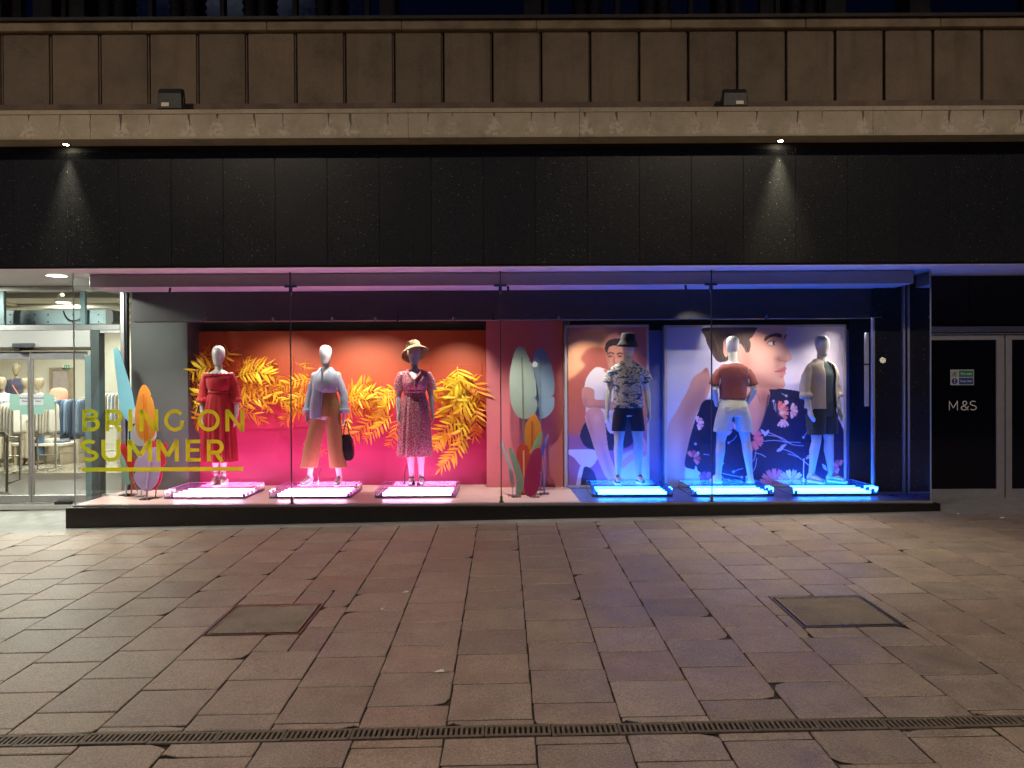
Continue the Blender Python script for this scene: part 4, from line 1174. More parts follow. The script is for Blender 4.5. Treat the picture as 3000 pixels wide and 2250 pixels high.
def street_lamp(label, x, y, h, power, col, tilt):
    z0 = gz(x, y)
    t = thing('street_lamp', label, 'street lamp', (x, y, z0), 0, 'street lamps across the square')
    mb = MB(); mb.lathe([(.11, 0), (.11, .5), (.07, .55), (.05, h)], (x, y, z0), 16); mb.build('pole', CAP, t)
    mb = MB(); mb.tube([(x, y, z0 + h - .05), (x, y + .5, z0 + h + .1), (x, y + 1.0, z0 + h + .12)], .035, 10); mb.build('arm', CAP, t)
    mb = MB(); mb.box(x - .14, x + .14, y + .85, y + 1.45, z0 + h + .07, z0 + h + .17); mb.build('lamp_head', CAP, t, bevel=.03)
    mb = MB(); mb.add([(x - .11, y + .9, z0 + h + .066), (x + .11, y + .9, z0 + h + .066), (x + .11, y + 1.4, z0 + h + .066), (x - .11, y + 1.4, z0 + h + .066)], [(0, 1, 2, 3)]); mb.build('lens', glow('street lens', col, 3.0), t, fix=False)
    ld = bpy.data.lights.new('street', 'SPOT'); ld.energy = power; ld.spot_size = R(150); ld.spot_blend = 1.0; ld.shadow_soft_size = .18; ld.color = col
    lo = bpy.data.objects.new('beam', ld); COL.objects.link(lo); lo.parent = t; lo.location = (0, 1.15, h + .05); lo.rotation_euler = (R(tilt), 0, 0)
WARM = (1.0, .82, .62)
street_lamp('tall street lamp in the square, towards the shop entrance end', -5.5, 0.0, 9.0, 2500, WARM, 14)
street_lamp('tall street lamp in the square, towards the fire exit end', 4.5, -0.5, 9.0, 2500, WARM, 14)
def globe_lamp(label, px, py, D):
    d = ray(px, py); t_ = D / d.y
    x, z = d.x * t_, CAMZ + d.z * t_; y = 2 * YG - D
    z0 = gz(x, y)
    t = thing('globe_lamp', label, 'lamp', (x, y, z0), 0, 'globe lamps across the square')
    mb = MB(); mb.lathe([(.08, 0), (.08, .3), (.045, .34), (.04, z - z0 - .12), (.07, z - z0 - .10)], (x, y, z0), 14); mb.build('post', CAP, t)
    mb = MB(); mb.lathe([(.02, -.13), (.09, -.10), (.13, 0), (.10, .09), (.03, .13)], (x, y, z), 18); mb.build('globe', glow('lamp globe', (1.0, .86, .62), 10.0), t, smooth=True)
globe_lamp('globe lamp post mirrored in the glass over the pale blue leaf', 1567, 1068, 34)
globe_lamp('globe lamp post mirrored in the glass near the fire exit', 2586, 1056, 34)

# =================================================================== MANNEQUINS
def cr(vals, t):
    """catmull-rom through rows of numbers, t in 0..len-1"""
    n = len(vals); i = min(int(t), n - 2); f = t - i
    p0 = np.array(vals[max(i - 1, 0)], float); p1 = np.array(vals[i], float); p2 = np.array(vals[i + 1], float); p3 = np.array(vals[min(i + 2, n - 1)], float)
    return 0.5 * ((2 * p1) + (-p0 + p2) * f + (2 * p0 - 5 * p1 + 4 * p2 - p3) * f * f + (-p0 + 3 * p1 - 3 * p2 + p3) * f ** 3)

def loft(mb, rows, seg=56, per=6, folds=None, arc=None, power=2.3, caps=True):
    """rows: (z, rx, ry, cx, cy [, tiltx]) ; folds(theta, z) -> radius factor; arc limits the sweep"""
    rows = [tuple(r) + (0.0,) * (6 - len(r)) for r in rows]
    rings = []
    m = (len(rows) - 1) * per
    for k in range(m + 1):
        z, rx_, ry_, cx, cyy, tl = cr(rows, k / per)
        ring = []
        cnt = seg if arc is None else seg + 1
        for j in range(cnt):
            th = 2 * PI * j / seg if arc is None else arc[0] + (arc[1] - arc[0]) * j / seg
            c, s = math.cos(th), math.sin(th)
            e = 2.0 / power
            x = math.copysign(abs(c) ** e, c) * rx_; y = math.copysign(abs(s) ** e, s) * ry_
            f = folds(th, z) if folds else 1.0
            ring.append((cx + x * f, cyy + y * f, z + tl * x))
        rings.append(ring)
    mb.rings(rings, caps and arc is None, caps and arc is None, closed=arc is None)

def fold_fn(seed, amp, n0, n1, z0, z1, rise=1.0):
    rr = random.Random(seed)
    comps = [(rr.randint(n0, n1), rr.uniform(0, 6.28), rr.uniform(.4, 1.0), rr.uniform(-2.5, 2.5)) for _ in range(5)]
    def f(th, z):
        t = min(max((z1 - z) / (z1 - z0), 0), 1) ** rise
        return 1 + amp * t * sum(a * math.sin(n * th + p + q * z) for n, p, a, q in comps) / 2.2
    return f

def bake(mb, name, mt, parent, voxel=.007, smooth=3, disp=0.0):
    """one continuous surface from the overlapping volumes"""
    me = bpy.data.meshes.new('tmp'); me.from_pydata([tuple(v) for v in mb.v], [], mb.f); me.update()
    bm = bmesh.new(); bm.from_mesh(me); bmesh.ops.recalc_face_normals(bm, faces=bm.faces); bm.to_mesh(me); bm.free()
    o = bpy.data.objects.new('tmp', me); COL.objects.link(o)
    m = o.modifiers.new('r', 'REMESH'); m.mode = 'VOXEL'; m.voxel_size = voxel
    if smooth:
        s = o.modifiers.new('s', 'SMOOTH'); s.factor = .5; s.iterations = smooth
    dg = bpy.context.evaluated_depsgraph_get()
    me2 = bpy.data.meshes.new_from_object(o.evaluated_get(dg))
    bpy.data.objects.remove(o); bpy.data.meshes.remove(me)
    me2.name = name
    me2.polygons.foreach_set('use_smooth', [True] * len(me2.polygons))
    if disp:
        co = np.zeros(len(me2.vertices) * 3); me2.vertices.foreach_get('co', co); co = co.reshape(-1, 3)
        no = np.zeros(len(me2.vertices) * 3); me2.vertices.foreach_get('normal', no); no = no.reshape(-1, 3)
        d = np.array([mnoise.noise((v[0] * 9, v[1] * 9, v[2] * 5)) + .5 * mnoise.noise((v[0] * 22, v[1] * 22, v[2] * 14)) for v in co])
        co += no * (d * disp)[:, None]
        me2.vertices.foreach_set('co', co.ravel()); me2.update()
    me2.materials.clear(); me2.materials.append(mt)
    o = bpy.data.objects.new(name, me2); COL.objects.link(o); o.parent = parent
    return o

def cut_v(o, z0, k, wmax, y0=-.02):
    bm = bmesh.new(); bm.from_mesh(o.data)
    dead = [v for v in bm.verts if v.co.y < y0 and v.co.z > z0 and abs(v.co.x) < min((v.co.z - z0) * k, wmax)]
    bmesh.ops.delete(bm, geom=dead, context='VERTS'); bm.to_mesh(o.data); bm.free()

def hand(mb, wrist, dirv, palm_side, sgn, k=1.0, curl=.5):
    """palm, four unequal bent fingers and a thumb; dirv points from wrist to fingers, palm_side is where the palm faces"""
    d = Vector(dirv).normalized(); p = Vector(palm_side); p = (p - d * p.dot(d)).normalized()
    s = d.cross(p) * sgn                       # towards the thumb side
    w = Vector(wrist)
    mb.tube([w - d * .01, w + d * .04 * k, w + d * .085 * k], [.024 * k, .034 * k, .036 * k], 12, flat=.48, side=s)
    for i, (o, ln) in enumerate(((.026, .072), (.009, .082), (-.009, .076), (-.025, .060))):
        a = w + d * .083 * k + s * o * k
        b = a + (d * (1 - .15 * curl) + p * .35 * curl).normalized() * ln * .5 * k
        c = b + (d * (1 - .5 * curl) + p * .9 * curl).normalized() * ln * .5 * k
        mb.tube([a - d * .012, a, b, c], [.0095 * k, .0092 * k, .0086 * k, .0072 * k], 8)
    a = w + d * .028 * k + s * .028 * k
    b = a + (d * .8 + s * .55 + p * .25).normalized() * .036 * k
    c = b + (d * .95 + s * .1 + p * .35).normalized() * .034 * k
    mb.tube([a - s * .012, a, b, c], [.012 * k, .0115 * k, .0105 * k, .0085 * k], 8)

def egg_head(mb, c, k, yaw=0.0, tilt=0.0):
    """smooth abstract head: long egg with chin, brow plane and nape"""
    rows = [(-.125, .030, .034, -.030), (-.115, .044, .050, -.026), (-.085, .058, .070, -.014), (-.04, .070, .086, -.002), (.01, .077, .096, .004), (.06, .077, .097, .006), (.095, .066, .082, .006), (.118, .042, .052, .006), (.126, .016, .02, .006)]
    M = Matrix.Translation(c) @ Matrix.Rotation(yaw, 4, 'Z') @ Matrix.Rotation(tilt, 4, 'X')
    rings = []
    for q in range((len(rows) - 1) * 4 + 1):
        z, a, b, oy = cr(rows, q / 4)
        ring = []
        for j in range(28):
            th = 2 * PI * j / 28
            x, y = math.cos(th) * a, math.sin(th) * b
            if y < 0: y *= .93 + .05 * math.cos(z * 40)         # flatter face plane
            ring.append(M @ Vector((x * k, (y + oy) * k, z * k)))
        rings.append(ring)
    mb.rings(rings)

def body(parent, male, legs, arms, head=(0, 0, 0), hands=True, voxel=.0065, mt=None, k=1.0, skip_legs=False):
    """legs: two lists hip,knee,ankle,toe; arms: two lists shoulder,elbow,wrist + palm direction"""
    mb = MB()
    if male:
        rows = [(.86, .13, .095, 0, .01), (.93, .165, .115, 0, .01), (1.0, .168, .112, 0, .005), (1.12, .142, .098, 0, 0), (1.25, .158, .108, 0, 0), (1.38, .182, .118, 0, .005), (1.47, .178, .098, 0, .01), (1.53, .115, .07, 0, .012), (1.56, .06, .056, 0, .012)]
        hz = 1.765; nk = [(0, .012, 1.52), (0, .006, 1.60), (0, 0, 1.70)]; nr = [.068, .058, .056]
    else:
        rows = [(.84, .12, .09, 0, .012), (.92, .165, .112, 0, .014), (.99, .160, .108, 0, .008), (1.12, .116, .084, 0, 0), (1.22, .126, .092, 0, -.004), (1.31, .142, .110, 0, -.012), (1.40, .148, .088, 0, .004), (1.455, .115, .062, 0, .012), (1.49, .05, .046, 0, .012)]
        hz = 1.675; nk = [(0, .012, 1.45), (0, .008, 1.53), (0, .0, 1.62)]; nr = [.052, .044, .043]
    loft(mb, rows, 40, 5, power=2.15)
    hd = Vector(head[0:1] + (0, 0)) if False else Vector((0, 0, 0))
    mb.tube(nk, nr, 16)
    egg_head(mb, Vector((nk[-1][0], -.012, hz)), 1.0 if not male else 1.04, head[0], head[1])
    for s, (a, e, w, palm) in zip((-1, 1), arms):
        a, e, w = Vector(a), Vector(e), Vector(w)
        f = 1.18 if male else 1.0
        mid = a.lerp(e, .45); fm = e.lerp(w, .3)
        mb.tube([a, mid, e, fm, w], [.047 * f, .041 * f, .034 * f, .036 * f, .0235 * f], 14)
        if hands: hand(mb, w, (w - e).normalized() + Vector((0, -.15, -.25)), palm, s, 1.08 if male else .95)
    for s, (h, kn, an, toe) in zip((-1, 1), legs):
        h, kn, an, toe = Vector(h), Vector(kn), Vector(an), Vector(toe)
        f = 1.1 if male else 1.0
        th = h.lerp(kn, .4); cf = kn.lerp(an, .28) + Vector((0, .012, 0)); sh = kn.lerp(an, .7)
        mb.tube([h, th, kn, cf, sh, an], [.088 * f, .076 * f, .053 * f, .056 * f, .039 * f, .034 * f], 16)
        heel = Vector((an.x - (toe.x - an.x) * .25, an.y - (toe.y - an.y) * .25, an.z - .055))
        mb.tube([an + Vector((0, 0, -.005)), (an + heel) / 2, heel], [.034 * f, .034 * f, .028 * f], 12)
        mb.tube([heel, (heel + toe) / 2 + Vector((0, 0, .018)), toe], [.030 * f, .036 * f, .026 * f], 12, flat=.75)
    return bake(mb, 'body', mt or SKIN, parent, voxel, 3)

def leg(hx, kx, ax, tx, ay=0.0, ty=-.15, az=.085, kz=.50, hz=.90, ky=-.012, tz=.03):
    return [(hx, .01, hz), (kx, ky, kz), (ax, ay + .015, az), (tx, ty, tz)]

def cloth(name, col, rough=.85, **kw):
    return mat(name, col, rough, bump=.25, bscale=400, var=kw.get('var', .06), nscale=14, sheen=.15, trans=kw.get('trans', 0))

def sneaker(parent, x, y, yaw, z, upper, sole, lace):
    """low trainer: rubber sole, shaped upper with tongue and laces"""
    M = Matrix.Translation((x, y, z)) @ Matrix.Rotation(yaw, 4, 'Z')
    def outline(t, g=0.0):     # t along length from heel (+y) to toe (-y)
        return (.034 + g) + .012 * math.sin(PI * min(t * 1.15, 1)) + .004 * math.sin(PI * 2 * t)
    def sect(z0, z1, g, taper):
        rings = []
        for zz, sh in ((z0, 0), (z0 + (z1 - z0) * .5, .002), (z1, -taper)):
            ring = []
            n = 13
            for i in range(n): t = i / (n - 1); ring.append((outline(t, g + sh) * (1 if 0 < t < 1 else .62), .085 - .27 * t, zz))
            for i in reversed(range(n)): t = i / (n - 1); ring.append((-outline(t, g + sh) * (1 if 0 < t < 1 else .62), .085 - .27 * t, zz))
            rings.append([M @ Vector(p) for p in ring])
        return rings
    s = MB(); s.rings(sect(0, .028, .002, 0))
    so = s.build('sole', sole, parent=None, smooth=False); so.parent = parent
    u = MB(); rings = []
    n = 11
    for i in range(n):
        t = i / (n - 1); yy = .08 - .25 * t
        hgt = [.085, .092, .085, .075, .082, .076, .062, .050, .042, .034, .02][i]
        w = outline(t) * (.70 if i in (0, n - 1) else .96)
        rings.append([M @ Vector((math.cos(a) * w * (1 if math.sin(a) < .3 else .8), yy, .024 + max(math.sin(a), 0) * hgt)) for a in [PI * q / 10 for q in range(11)]])
    u.rings(rings)
    uo = u.build('shoe_upper', upper, smooth=True); uo.parent = parent
    for i in range(4):
        yy = -.005 - i * .024; zz = .024 + [.083, .079, .070, .060][i]
        l = MB(); l.tube([M @ Vector((-.024, yy, zz - .006)), M @ Vector((0, yy - .004, zz + .006)), M @ Vector((.024, yy, zz - .006))], .0035, 6)
        lo = l.build('lace', lace); lo.parent = uo

def sandal(parent, x, y, yaw, z, strapc, solec, heel=.0, straps=((-.02, .055), (-.085, .045)), ankle=False):
    M = Matrix.Translation((x, y, z)) @ Matrix.Rotation(yaw, 4, 'Z')
    pts = [(.0, .075), (.028, .06), (.032, 0), (.040, -.07), (.042, -.11), (.026, -.155), (0, -.165), (-.028, -.15), (-.038, -.11), (-.036, -.06), (-.030, 0), (-.028, .06)]
    o = spline(pts, 4)
    hz = lambda v: heel * max(min((v + .09) / .13, 1), 0)
    rings = [[M @ Vector((u, v, 0 if heel < .03 else max(hz(v) - .02, 0) if v < .02 else 0)) for u, v in o], [M @ Vector((u, v, .018 + hz(v))) for u, v in o]]
    s = MB(); s.rings(rings); so = s.build('sole', solec); so.parent = parent
    for (v, h) in straps:
        l = MB(); zz = .018 + hz(v)
        arcp = [M @ Vector((math.cos(a) * .041, v, zz + math.sin(a) * h)) for a in [PI * q / 10 for q in range(11)]]
        l.tube(arcp, .013, 8, flat=.22, round_ends=False, side=M.to_3x3() @ Vector((0, 1, 0)))
        lo = l.build('strap', strapc); lo.parent = parent
    if ankle:
        l = MB(); zz = .10 + hz(.03)
        l.tube([M @ Vector((math.cos(a) * .040, .02 + math.sin(a) * .042, zz)) for a in [2 * PI * q / 16 for q in range(17)]], .007, 6, round_ends=False); lo = l.build('ankle_strap', strapc); lo.parent = parent

def rod(parent, x, y, h, c=None):
    l = MB(); l.tube([(x, y, 0), (x, y, h * .6), (x + .03, y + .02, h)], .006, 8); o = l.build('support_rod', c or STEEL); o.parent = parent
    l = MB(); l.lathe([(.012, 0), (.012, .05), (.008, .055)], (x, y, 0), 10); o = l.build('rod_socket', c or STEEL); o.parent = parent

def collar(parent, mt, z, rx_, ry_, cy_=.0, h=.045, gap=.5, name='collar', flare=.022):
    """turned-down shirt collar open at the front"""
    mb = MB(); rings = []
    for (dz, dr) in ((0, .004), (h * .5, -.004), (h, -.002), (h * .98, .006), (h * .4, flare), (-.006, flare + .012)):
        rings.append([(math.cos(th) * (rx_ + dr), cy_ + math.sin(th) * (ry_ + dr), z + dz - (.035 if math.sin(th) < -.3 else 0) * (abs(math.sin(th)))) for th in [-PI / 2 + gap + (2 * PI - 2 * gap) * q / 28 for q in range(29)]])
    mb.rings(rings, False, False, closed=False)
    o = mb.build(name, mt, None, smooth=True, solid=.003); o.parent = parent
    return o

def stand(name, label, px, py, rz=0.0, Y=10.05, grp='dressed window mannequins', sc=1.012):
    x = (px - 1500) / FPX * Y
    t = thing(name, label, 'mannequin', (x, Y, BTOP + .003), rz, grp)
    t.scale = (sc, sc, sc)
    return t

F_ARM = [[(-.150, .01, 1.415), (-.205, .03, 1.14), (-.215, -.03, .90), (1, -.1, 0)], [(.150, .01, 1.415), (.205, .03, 1.14), (.215, -.03, .90), (-1, -.1, 0)]]
M_ARM = [[(-.195, .01, 1.485), (-.250, .035, 1.19), (-.255, -.03, .93), (1, -.1, 0)], [(.195, .01, 1.485), (.250, .035, 1.19), (.255, -.03, .93), (-1, -.1, 0)]]

# ---- 1: red off-shoulder dress -----------------------------------------
RED = cloth('red crepe', (0.38, 0.006, 0.013))
t = stand('mannequin', 'white mannequin in a long red off-shoulder dress with puffed sleeves', 641, 1418, R(8))
body(t, False, [leg(-.075, -.055, -.045, -.06, ay=.03, ty=-.10, az=.14, tz=.045), leg(.075, .06, .045, .07, ay=.0, ty=-.14, az=.14, tz=.045)],
     [[(-.150, .01, 1.415), (-.210, .03, 1.15), (-.20, -.02, .92), (1, -.1, 0)], [(.150, .01, 1.415), (.220, .03, 1.15), (.225, -.05, .90), (-1, -.1, 0)]], head=(R(-6), 0))
mb = MB()
loft(mb, [(1.42, .158, .098, 0, .004), (1.39, .160, .110, 0, 0), (1.33, .150, .124, 0, -.008), (1.25, .136, .112, 0, -.006), (1.205, .114, .092, 0, 0), (1.18, .128, .098, 0, 0), (1.05, .172, .130, 0, .01), (.85, .188, .142, 0, .012), (.55, .200, .152, 0, .01), (.34, .214, .164, 0, .01), (.305, .216, .166, 0, .01)], 110, 5, folds=fold_fn(3, .12, 9, 20, .3, 1.2, .4))
bl = fold_fn(31, .035, 14, 26, 1.2, 1.44, .2)
for s in (-1, 1):
    rings = []
    P = [(s * .125, .0, 1.43), (s * .150, .0, 1.40), (s * .178, .01, 1.32), (s * .194, .015, 1.20), (s * .200, .01, 1.115), (s * .202, .005, 1.09)]
    Rr = [.040, .056, .056, .058, .064, .066]
    mb.tube(P, Rr, 26, round_ends=False)
d1 = bake(mb, 'red_dress', RED, t, .006, 1, .006)
# elastic neckline ruffle and cuff frills
mb = MB(); n = 90
mb.rings([[(math.cos(th) * (.190 + dr) * 1.0, .0 + math.sin(th) * (.108 + dr) , 1.43 + dz + .006 * math.sin(th * 23) * g) for th in [2 * PI * q / n for q in range(n)]] for dr, dz, g in ((-.008, .012, 1), (.004, .004, .5), (.006, -.03, 1))], False, False); o = mb.build('neck_ruffle', RED, None, smooth=True, solid=.004); o.parent = t
for s in (-1, 1):
    mb = MB(); mb.rings([[(s * .202 + math.cos(th) * r_ * (1 + .06 * math.sin(11 * th)), .005 + math.sin(th) * r_ * (1 + .06 * math.cos(9 * th)), zz) for th in [2 * PI * q / 60 for q in range(60)]] for r_, zz in ((.062, 1.135), (.069, 1.10), (.074, 1.07))], False, False); o = mb.build('cuff_frill', RED, None, smooth=True, solid=.004); o.parent = t
mb = MB(); mb.rings([[(math.cos(th) * .134, math.sin(th) * .106, zz) for th in [2 * PI * q / 48 for q in range(48)]] for zz in (1.185, 1.215)], False, False); o = mb.build('waist_tie', RED, None, smooth=True, solid=.006); o.parent = t
TANL = mat('tan leather', (0.34, 0.16, 0.06), .5, var=.15); ESP = mat('pale wedge sole', (.62, .52, .40), .7, var=.2, nscale=40)
sandal(t, -.045, .02, R(12), 0, TANL, ESP, .06, ankle=True); sandal(t, .055, -.02, R(-22), 0, TANL, ESP, .06, ankle=True)

# ---- 2: pale blue shirt and tan wide trousers ----------------------------
SHIRT = cloth('pale blue cotton', (0.50, 0.55, 0.66), trans=.08); TAN = cloth('tan twill', (0.48, 0.26, 0.085))
t = stand('mannequin', 'white mannequin in a half-tucked pale blue shirt and tan wide-leg trousers', 955, 1421, R(-5))
body(t, False, [leg(-.080, -.17, -.235, -.26, ay=.02, ty=-.13, az=.12, tz=.04), leg(.080, .125, .155, .165, ay=.02, ty=-.13, az=.12, tz=.04)],
     [[(-.150, .01, 1.415), (-.215, .03, 1.15), (-.235, -.02, .93), (1, -.1, 0)], [(.150, .01, 1.415), (.215, .04, 1.15), (.235, .0, .92), (-1, -.1, 0)]], head=(R(4), 0))
mb = MB()
loft(mb, [(1.235, .128, .098, 0, 0), (1.20, .126, .098, 0, 0), (1.08, .160, .118, 0, .01), (.98, .176, .128, 0, .012), (.88, .170, .125, 0, .012)], 60, 4)
ff = fold_fn(8, .07, 3, 7, .2, .95, .5)
for s, xs in ((-1, [-.085, -.10, -.150, -.195, -.225, -.238]), (1, [.085, .09, .110, .130, .150, .157])):
    loft(mb, [(z, r_, r2, x, .01) for z, r_, r2, x in zip((1.0, .86, .65, .45, .28, .225), (.095, .098, .100, .104, .110, .112), (.115, .110, .105, .108, .115, .116), xs)], 44, 4, folds=ff)
bake(mb, 'trousers', TAN, t, .0065, 2, .002)
mb = MB(); mb.box(-.135, .135, -.118, .118, 1.215, 1.24)
mb = MB(); mb.rings([[(math.cos(th) * .133, math.sin(th) * .103, zz) for th in [2 * PI * q / 48 for q in range(48)]] for zz in (1.195, 1.24)], False, False); o = mb.build('waistband', TAN, None, smooth=True, solid=.006); o.parent = t
mb = MB()
sf = fold_fn(21, .05, 4, 11, 1.0, 1.46, .3)
loft(mb, [(1.505, .055, .055, 0, .01), (1.475, .115, .075, 0, .01), (1.43, .158, .098, 0, .005), (1.33, .164, .130, 0, -.008), (1.24, .158, .128, 0, -.006), (1.205, .142, .114, 0, 0), (1.19, .132, .104, 0, 0)], 64, 5, folds=sf)
# long untucked front tail hanging over one hip
rows = []
loft(mb, [(1.30, .085, .085, -.075, -.03), (1.20, .085, .092, -.082, -.03), (1.08, .094, .100, -.092, -.03), (.96, .098, .104, -.100, -.03), (.88, .098, .104, -.104, -.03), (.855, .09, .10, -.104, -.03)], 40, 4, folds=sf, power=2.8)
for s in (-1, 1):
    mb.tube([(s * .10, .01, 1.425), (s * .145, .01, 1.385), (s * .19, .025, 1.27), (s * .222, .032, 1.15), (s * .235, .012, 1.02), (s * .246, -.005, .945)], [.035, .050, .052, .052, .052, .058], 20, round_ends=False)
cut_v(bake(mb, 'shirt', SHIRT, t, .0065, 2, .005), 1.385, .55, .07)
collar(t, SHIRT, 1.475, .066, .062, .008, .042, .62, flare=.03)
mb = MB(); mb.box(-.012, .012, -.141, -.134, 1.22, 1.47); o = mb.build('button_placket', SHIRT, None); o.parent = t
for s in (-1, 1):
    mb = MB(); mb.tube([(s * .243, -.0, .985), (s * .248, -.008, .925)], [.060, .067], 22, round_ends=False); o = mb.build('cuff', SHIRT, None, smooth=True); o.parent = t
CRM = mat('cream strap', (.62, .52, .40), .5)
sandal(t, -.245, .0, R(-10), 0, CRM, ESP, .045, straps=((0, .06), (-.055, .055), (-.105, .045))); sandal(t, .160, .0, R(6), 0, CRM, ESP, .045, straps=((0, .06), (-.055, .055), (-.105, .045)))
rod(t, -.13, .06, .20)
# net bag held in the hand: a thing of its own
hb = t.location + Vector((.268, -.03, .80))
NETM = mat('black net cord', (.012, .010, .010), .8)
bag = thing('net_bag', 'black net string bag hanging from the hand of the trousers mannequin', 'bag', hb - Vector((0, 0, .48)))
mb = MB(); rows = []
loft(mb, [(.335, .045, .016, .0, 0), (.29, .062, .026, .006, 0), (.20, .078, .036, .014, 0), (.10, .082, .040, .02, 0), (.03, .058, .032, .026, 0), (.0, .02, .015, .028, 0)], 20, 3)
net = mesh_obj('net_body', mb.v, mb.f, NETM, bag)
w = net.modifiers.new('net', 'WIREFRAME'); w.thickness = .0075; w.use_replace = True
mb = MB(); loft(mb, [(.31, .036, .012, .004, .002), (.20, .060, .026, .012, .002), (.06, .055, .026, .02, .002), (.01, .02, .012, .026, .002)], 20, 3); mesh_obj('lining', mb.v, mb.f, mat('black bag lining', (.02, .016, .016), .9), bag, True)
for s in (-1, 1):
    mb = MB(); mb.tube([(s * .035, s * .006, .33), (s * .026, s * .006, .42), (s * .004, s * .006, .50), (-.004, s * .006, .505)], .0075, 8); o = mb.build('bag_handle', NETM); o.parent = bag

# ---- 3: rose floral midi dress and straw hat ------------------------------
DITSY = pattern_mat('rose ditsy floral', 'ditsy')
t = stand('mannequin', 'white mannequin in a rose ditsy-floral midi dress and straw sun hat', 1215, 1416, R(4))
body(t, False, [leg(-.075, -.065, -.045, -.055, az=.11, tz=.04), leg(.075, .075, .075, .085, az=.11, tz=.04)],
     [[(-.150, .01, 1.415), (-.208, .03, 1.15), (-.212, -.02, .92), (1, -.1, 0)], [(.150, .01, 1.415), (.208, .03, 1.15), (.225, -.0, .92), (-1, -.1, 0)]], head=(R(-14), R(-4)))
mb = MB()
loft(mb, [(1.475, .10, .060, 0, .012), (1.44, .155, .090, 0, .006), (1.33, .158, .130, 0, -.01), (1.25, .152, .122, 0, -.006), (1.205, .128, .100, 0, 0), (1.18, .130, .100, 0, 0), (1.05, .168, .126, 0, .01), (.85, .190, .142, 0, .012), (.6, .208, .155, 0, .01), (.40, .222, .168, 0, .01), (.365, .224, .170, 0, .01)], 110, 5, folds=fold_fn(5, .11, 8, 18, .36, 1.22, .4))
for s in (-1, 1):
    mb.tube([(s * .11, .01, 1.43), (s * .165, .01, 1.41), (s * .195, .02, 1.34), (s * .212, .03, 1.24), (s * .214, .03, 1.215)], [.04, .060, .062, .062, .066], 24, round_ends=False)
cut_v(bake(mb, 'floral_dress', DITSY, t, .006, 1, .005), 1.345, .62, .085)
mb = MB(); mb.rings([[(math.cos(th) * .138, math.sin(th) * .110, zz + .004 * math.sin(th * 17)) for th in [2 * PI * q / 60 for q in range(60)]] for zz in (1.185, 1.222)], False, False); o = mb.build('waist_gather', DITSY, None, smooth=True, solid=.008); o.parent = t
for s in (-1, 1):              # v-neck ruffle
    mb = MB(); pts = [(s * .085, -.055, 1.475), (s * .066, -.098, 1.43), (s * .035, -.128, 1.385), (s * .006, -.140, 1.345)]
    mb.tube([(x, y, z + .004 * math.sin(i * 2)) for i, (x, y, z) in enumerate(spline(pts, 4, False))], .016, 8, flat=.5); o = mb.build('neck_frill', DITSY, None, smooth=True); o.parent = t
mb = MB(); mb.tube([(.0, -.146, 1.35), (.012, -.150, 1.29), (.024, -.140, 1.225)], [.008, .011, .013], 8, flat=.5); o = mb.build('neck_tie', DITSY, None, smooth=True); o.parent = t
STRAW = pattern_mat('straw weave', 'straw')
hat = MB(); hat.lathe([(.030, .135), (.070, .130), (.092, .105), (.098, .05), (.100, .03), (.135, .006), (.165, -.022), (.184, -.045), (.182, -.052), (.160, -.030), (.130, -.004), (.097, .022), (.094, .05), (.086, .10), (.03, .125)], (0, 0, 0), 48, False, False, wob=lambda th, r: .012 * math.sin(2 * th + .5) * max(r - .1, 0) / .08)
ho = hat.build('straw_hat', STRAW, None, smooth=True); ho.parent = t; ho.location = (0, .018, 1.722); ho.rotation_euler = (R(-30), R(-14), R(6))
BLKS = mat('black sandal', (.012, .012, .014), .6)
sandal(t, -.05, .0, R(6), 0, BLKS, BLKS, .03, straps=((-.0, .066), (-.018, .064), (-.085, .05), (-.10, .046))); sandal(t, .08, .0, R(-8), 0, BLKS, BLKS, .03, straps=((-.0, .066), (-.018, .064), (-.085, .05), (-.10, .046)))
rod(t, -.14, .05, .24, BLACKP)

# ---- 4: patterned shirt, navy shorts, bucket hat ---------------------------
TROP = pattern_mat('navy tropical print', 'tropic'); NAVY = cloth('navy twill', (.012, .014, .028))
t = stand('mannequin', 'white male mannequin in a navy patterned short-sleeved shirt, dark shorts and bucket hat', 1840, 1424, 0)
body(t, True, [leg(-.095, -.125, -.135, -.15, kz=.53, hz=.94, az=.105, tz=.05), leg(.095, .125, .135, .15, kz=.53, hz=.94, az=.105, tz=.05)],
     [[(-.165, .01, 1.440), (-.250, .035, 1.20), (-.272, -.03, .955), (1, -.1, 0)], [(.165, .01, 1.440), (.250, .035, 1.20), (.262, -.03, .945), (-1, -.1, 0)]])
mb = MB(); loft(mb, [(1.06, .168, .118, 0, .005), (.98, .182, .128, 0, .01), (.88, .180, .128, 0, .01)], 50, 4)
for s in (-1, 1): loft(mb, [(.98, .092, .12, s * .090, .01), (.85, .100, .118, s * .098, .01), (.74, .099, .108, s * .112, .006), (.685, .097, .102, s * .118, .004), (.675, .095, .100, s * .118, .004)], 40, 4, folds=fold_fn(40 + s, .02, 3, 8, .6, .95))
bake(mb, 'shorts', NAVY, t, .0065, 2, .002)
mb = MB()
loft(mb, [(1.565, .075, .068, 0, .012), (1.545, .13, .085, 0, .012), (1.50, .205, .112, 0, .008), (1.40, .205, .136, 0, .0), (1.25, .188, .132, 0, -.002), (1.10, .190, .136, 0, .0), (1.0, .198, .146, 0, .004), (.975, .198, .146, 0, .004)], 70, 5, folds=fold_fn(44, .025, 3, 9, .95, 1.5, .6), power=2.5)
for s in (-1, 1): mb.tube([(s * .12, .01, 1.485), (s * .18, .012, 1.45), (s * .226, .02, 1.38), (s * .252, .028, 1.31), (s * .256, .028, 1.295)], [.045, .064, .070, .076, .078], 24, round_ends=False)
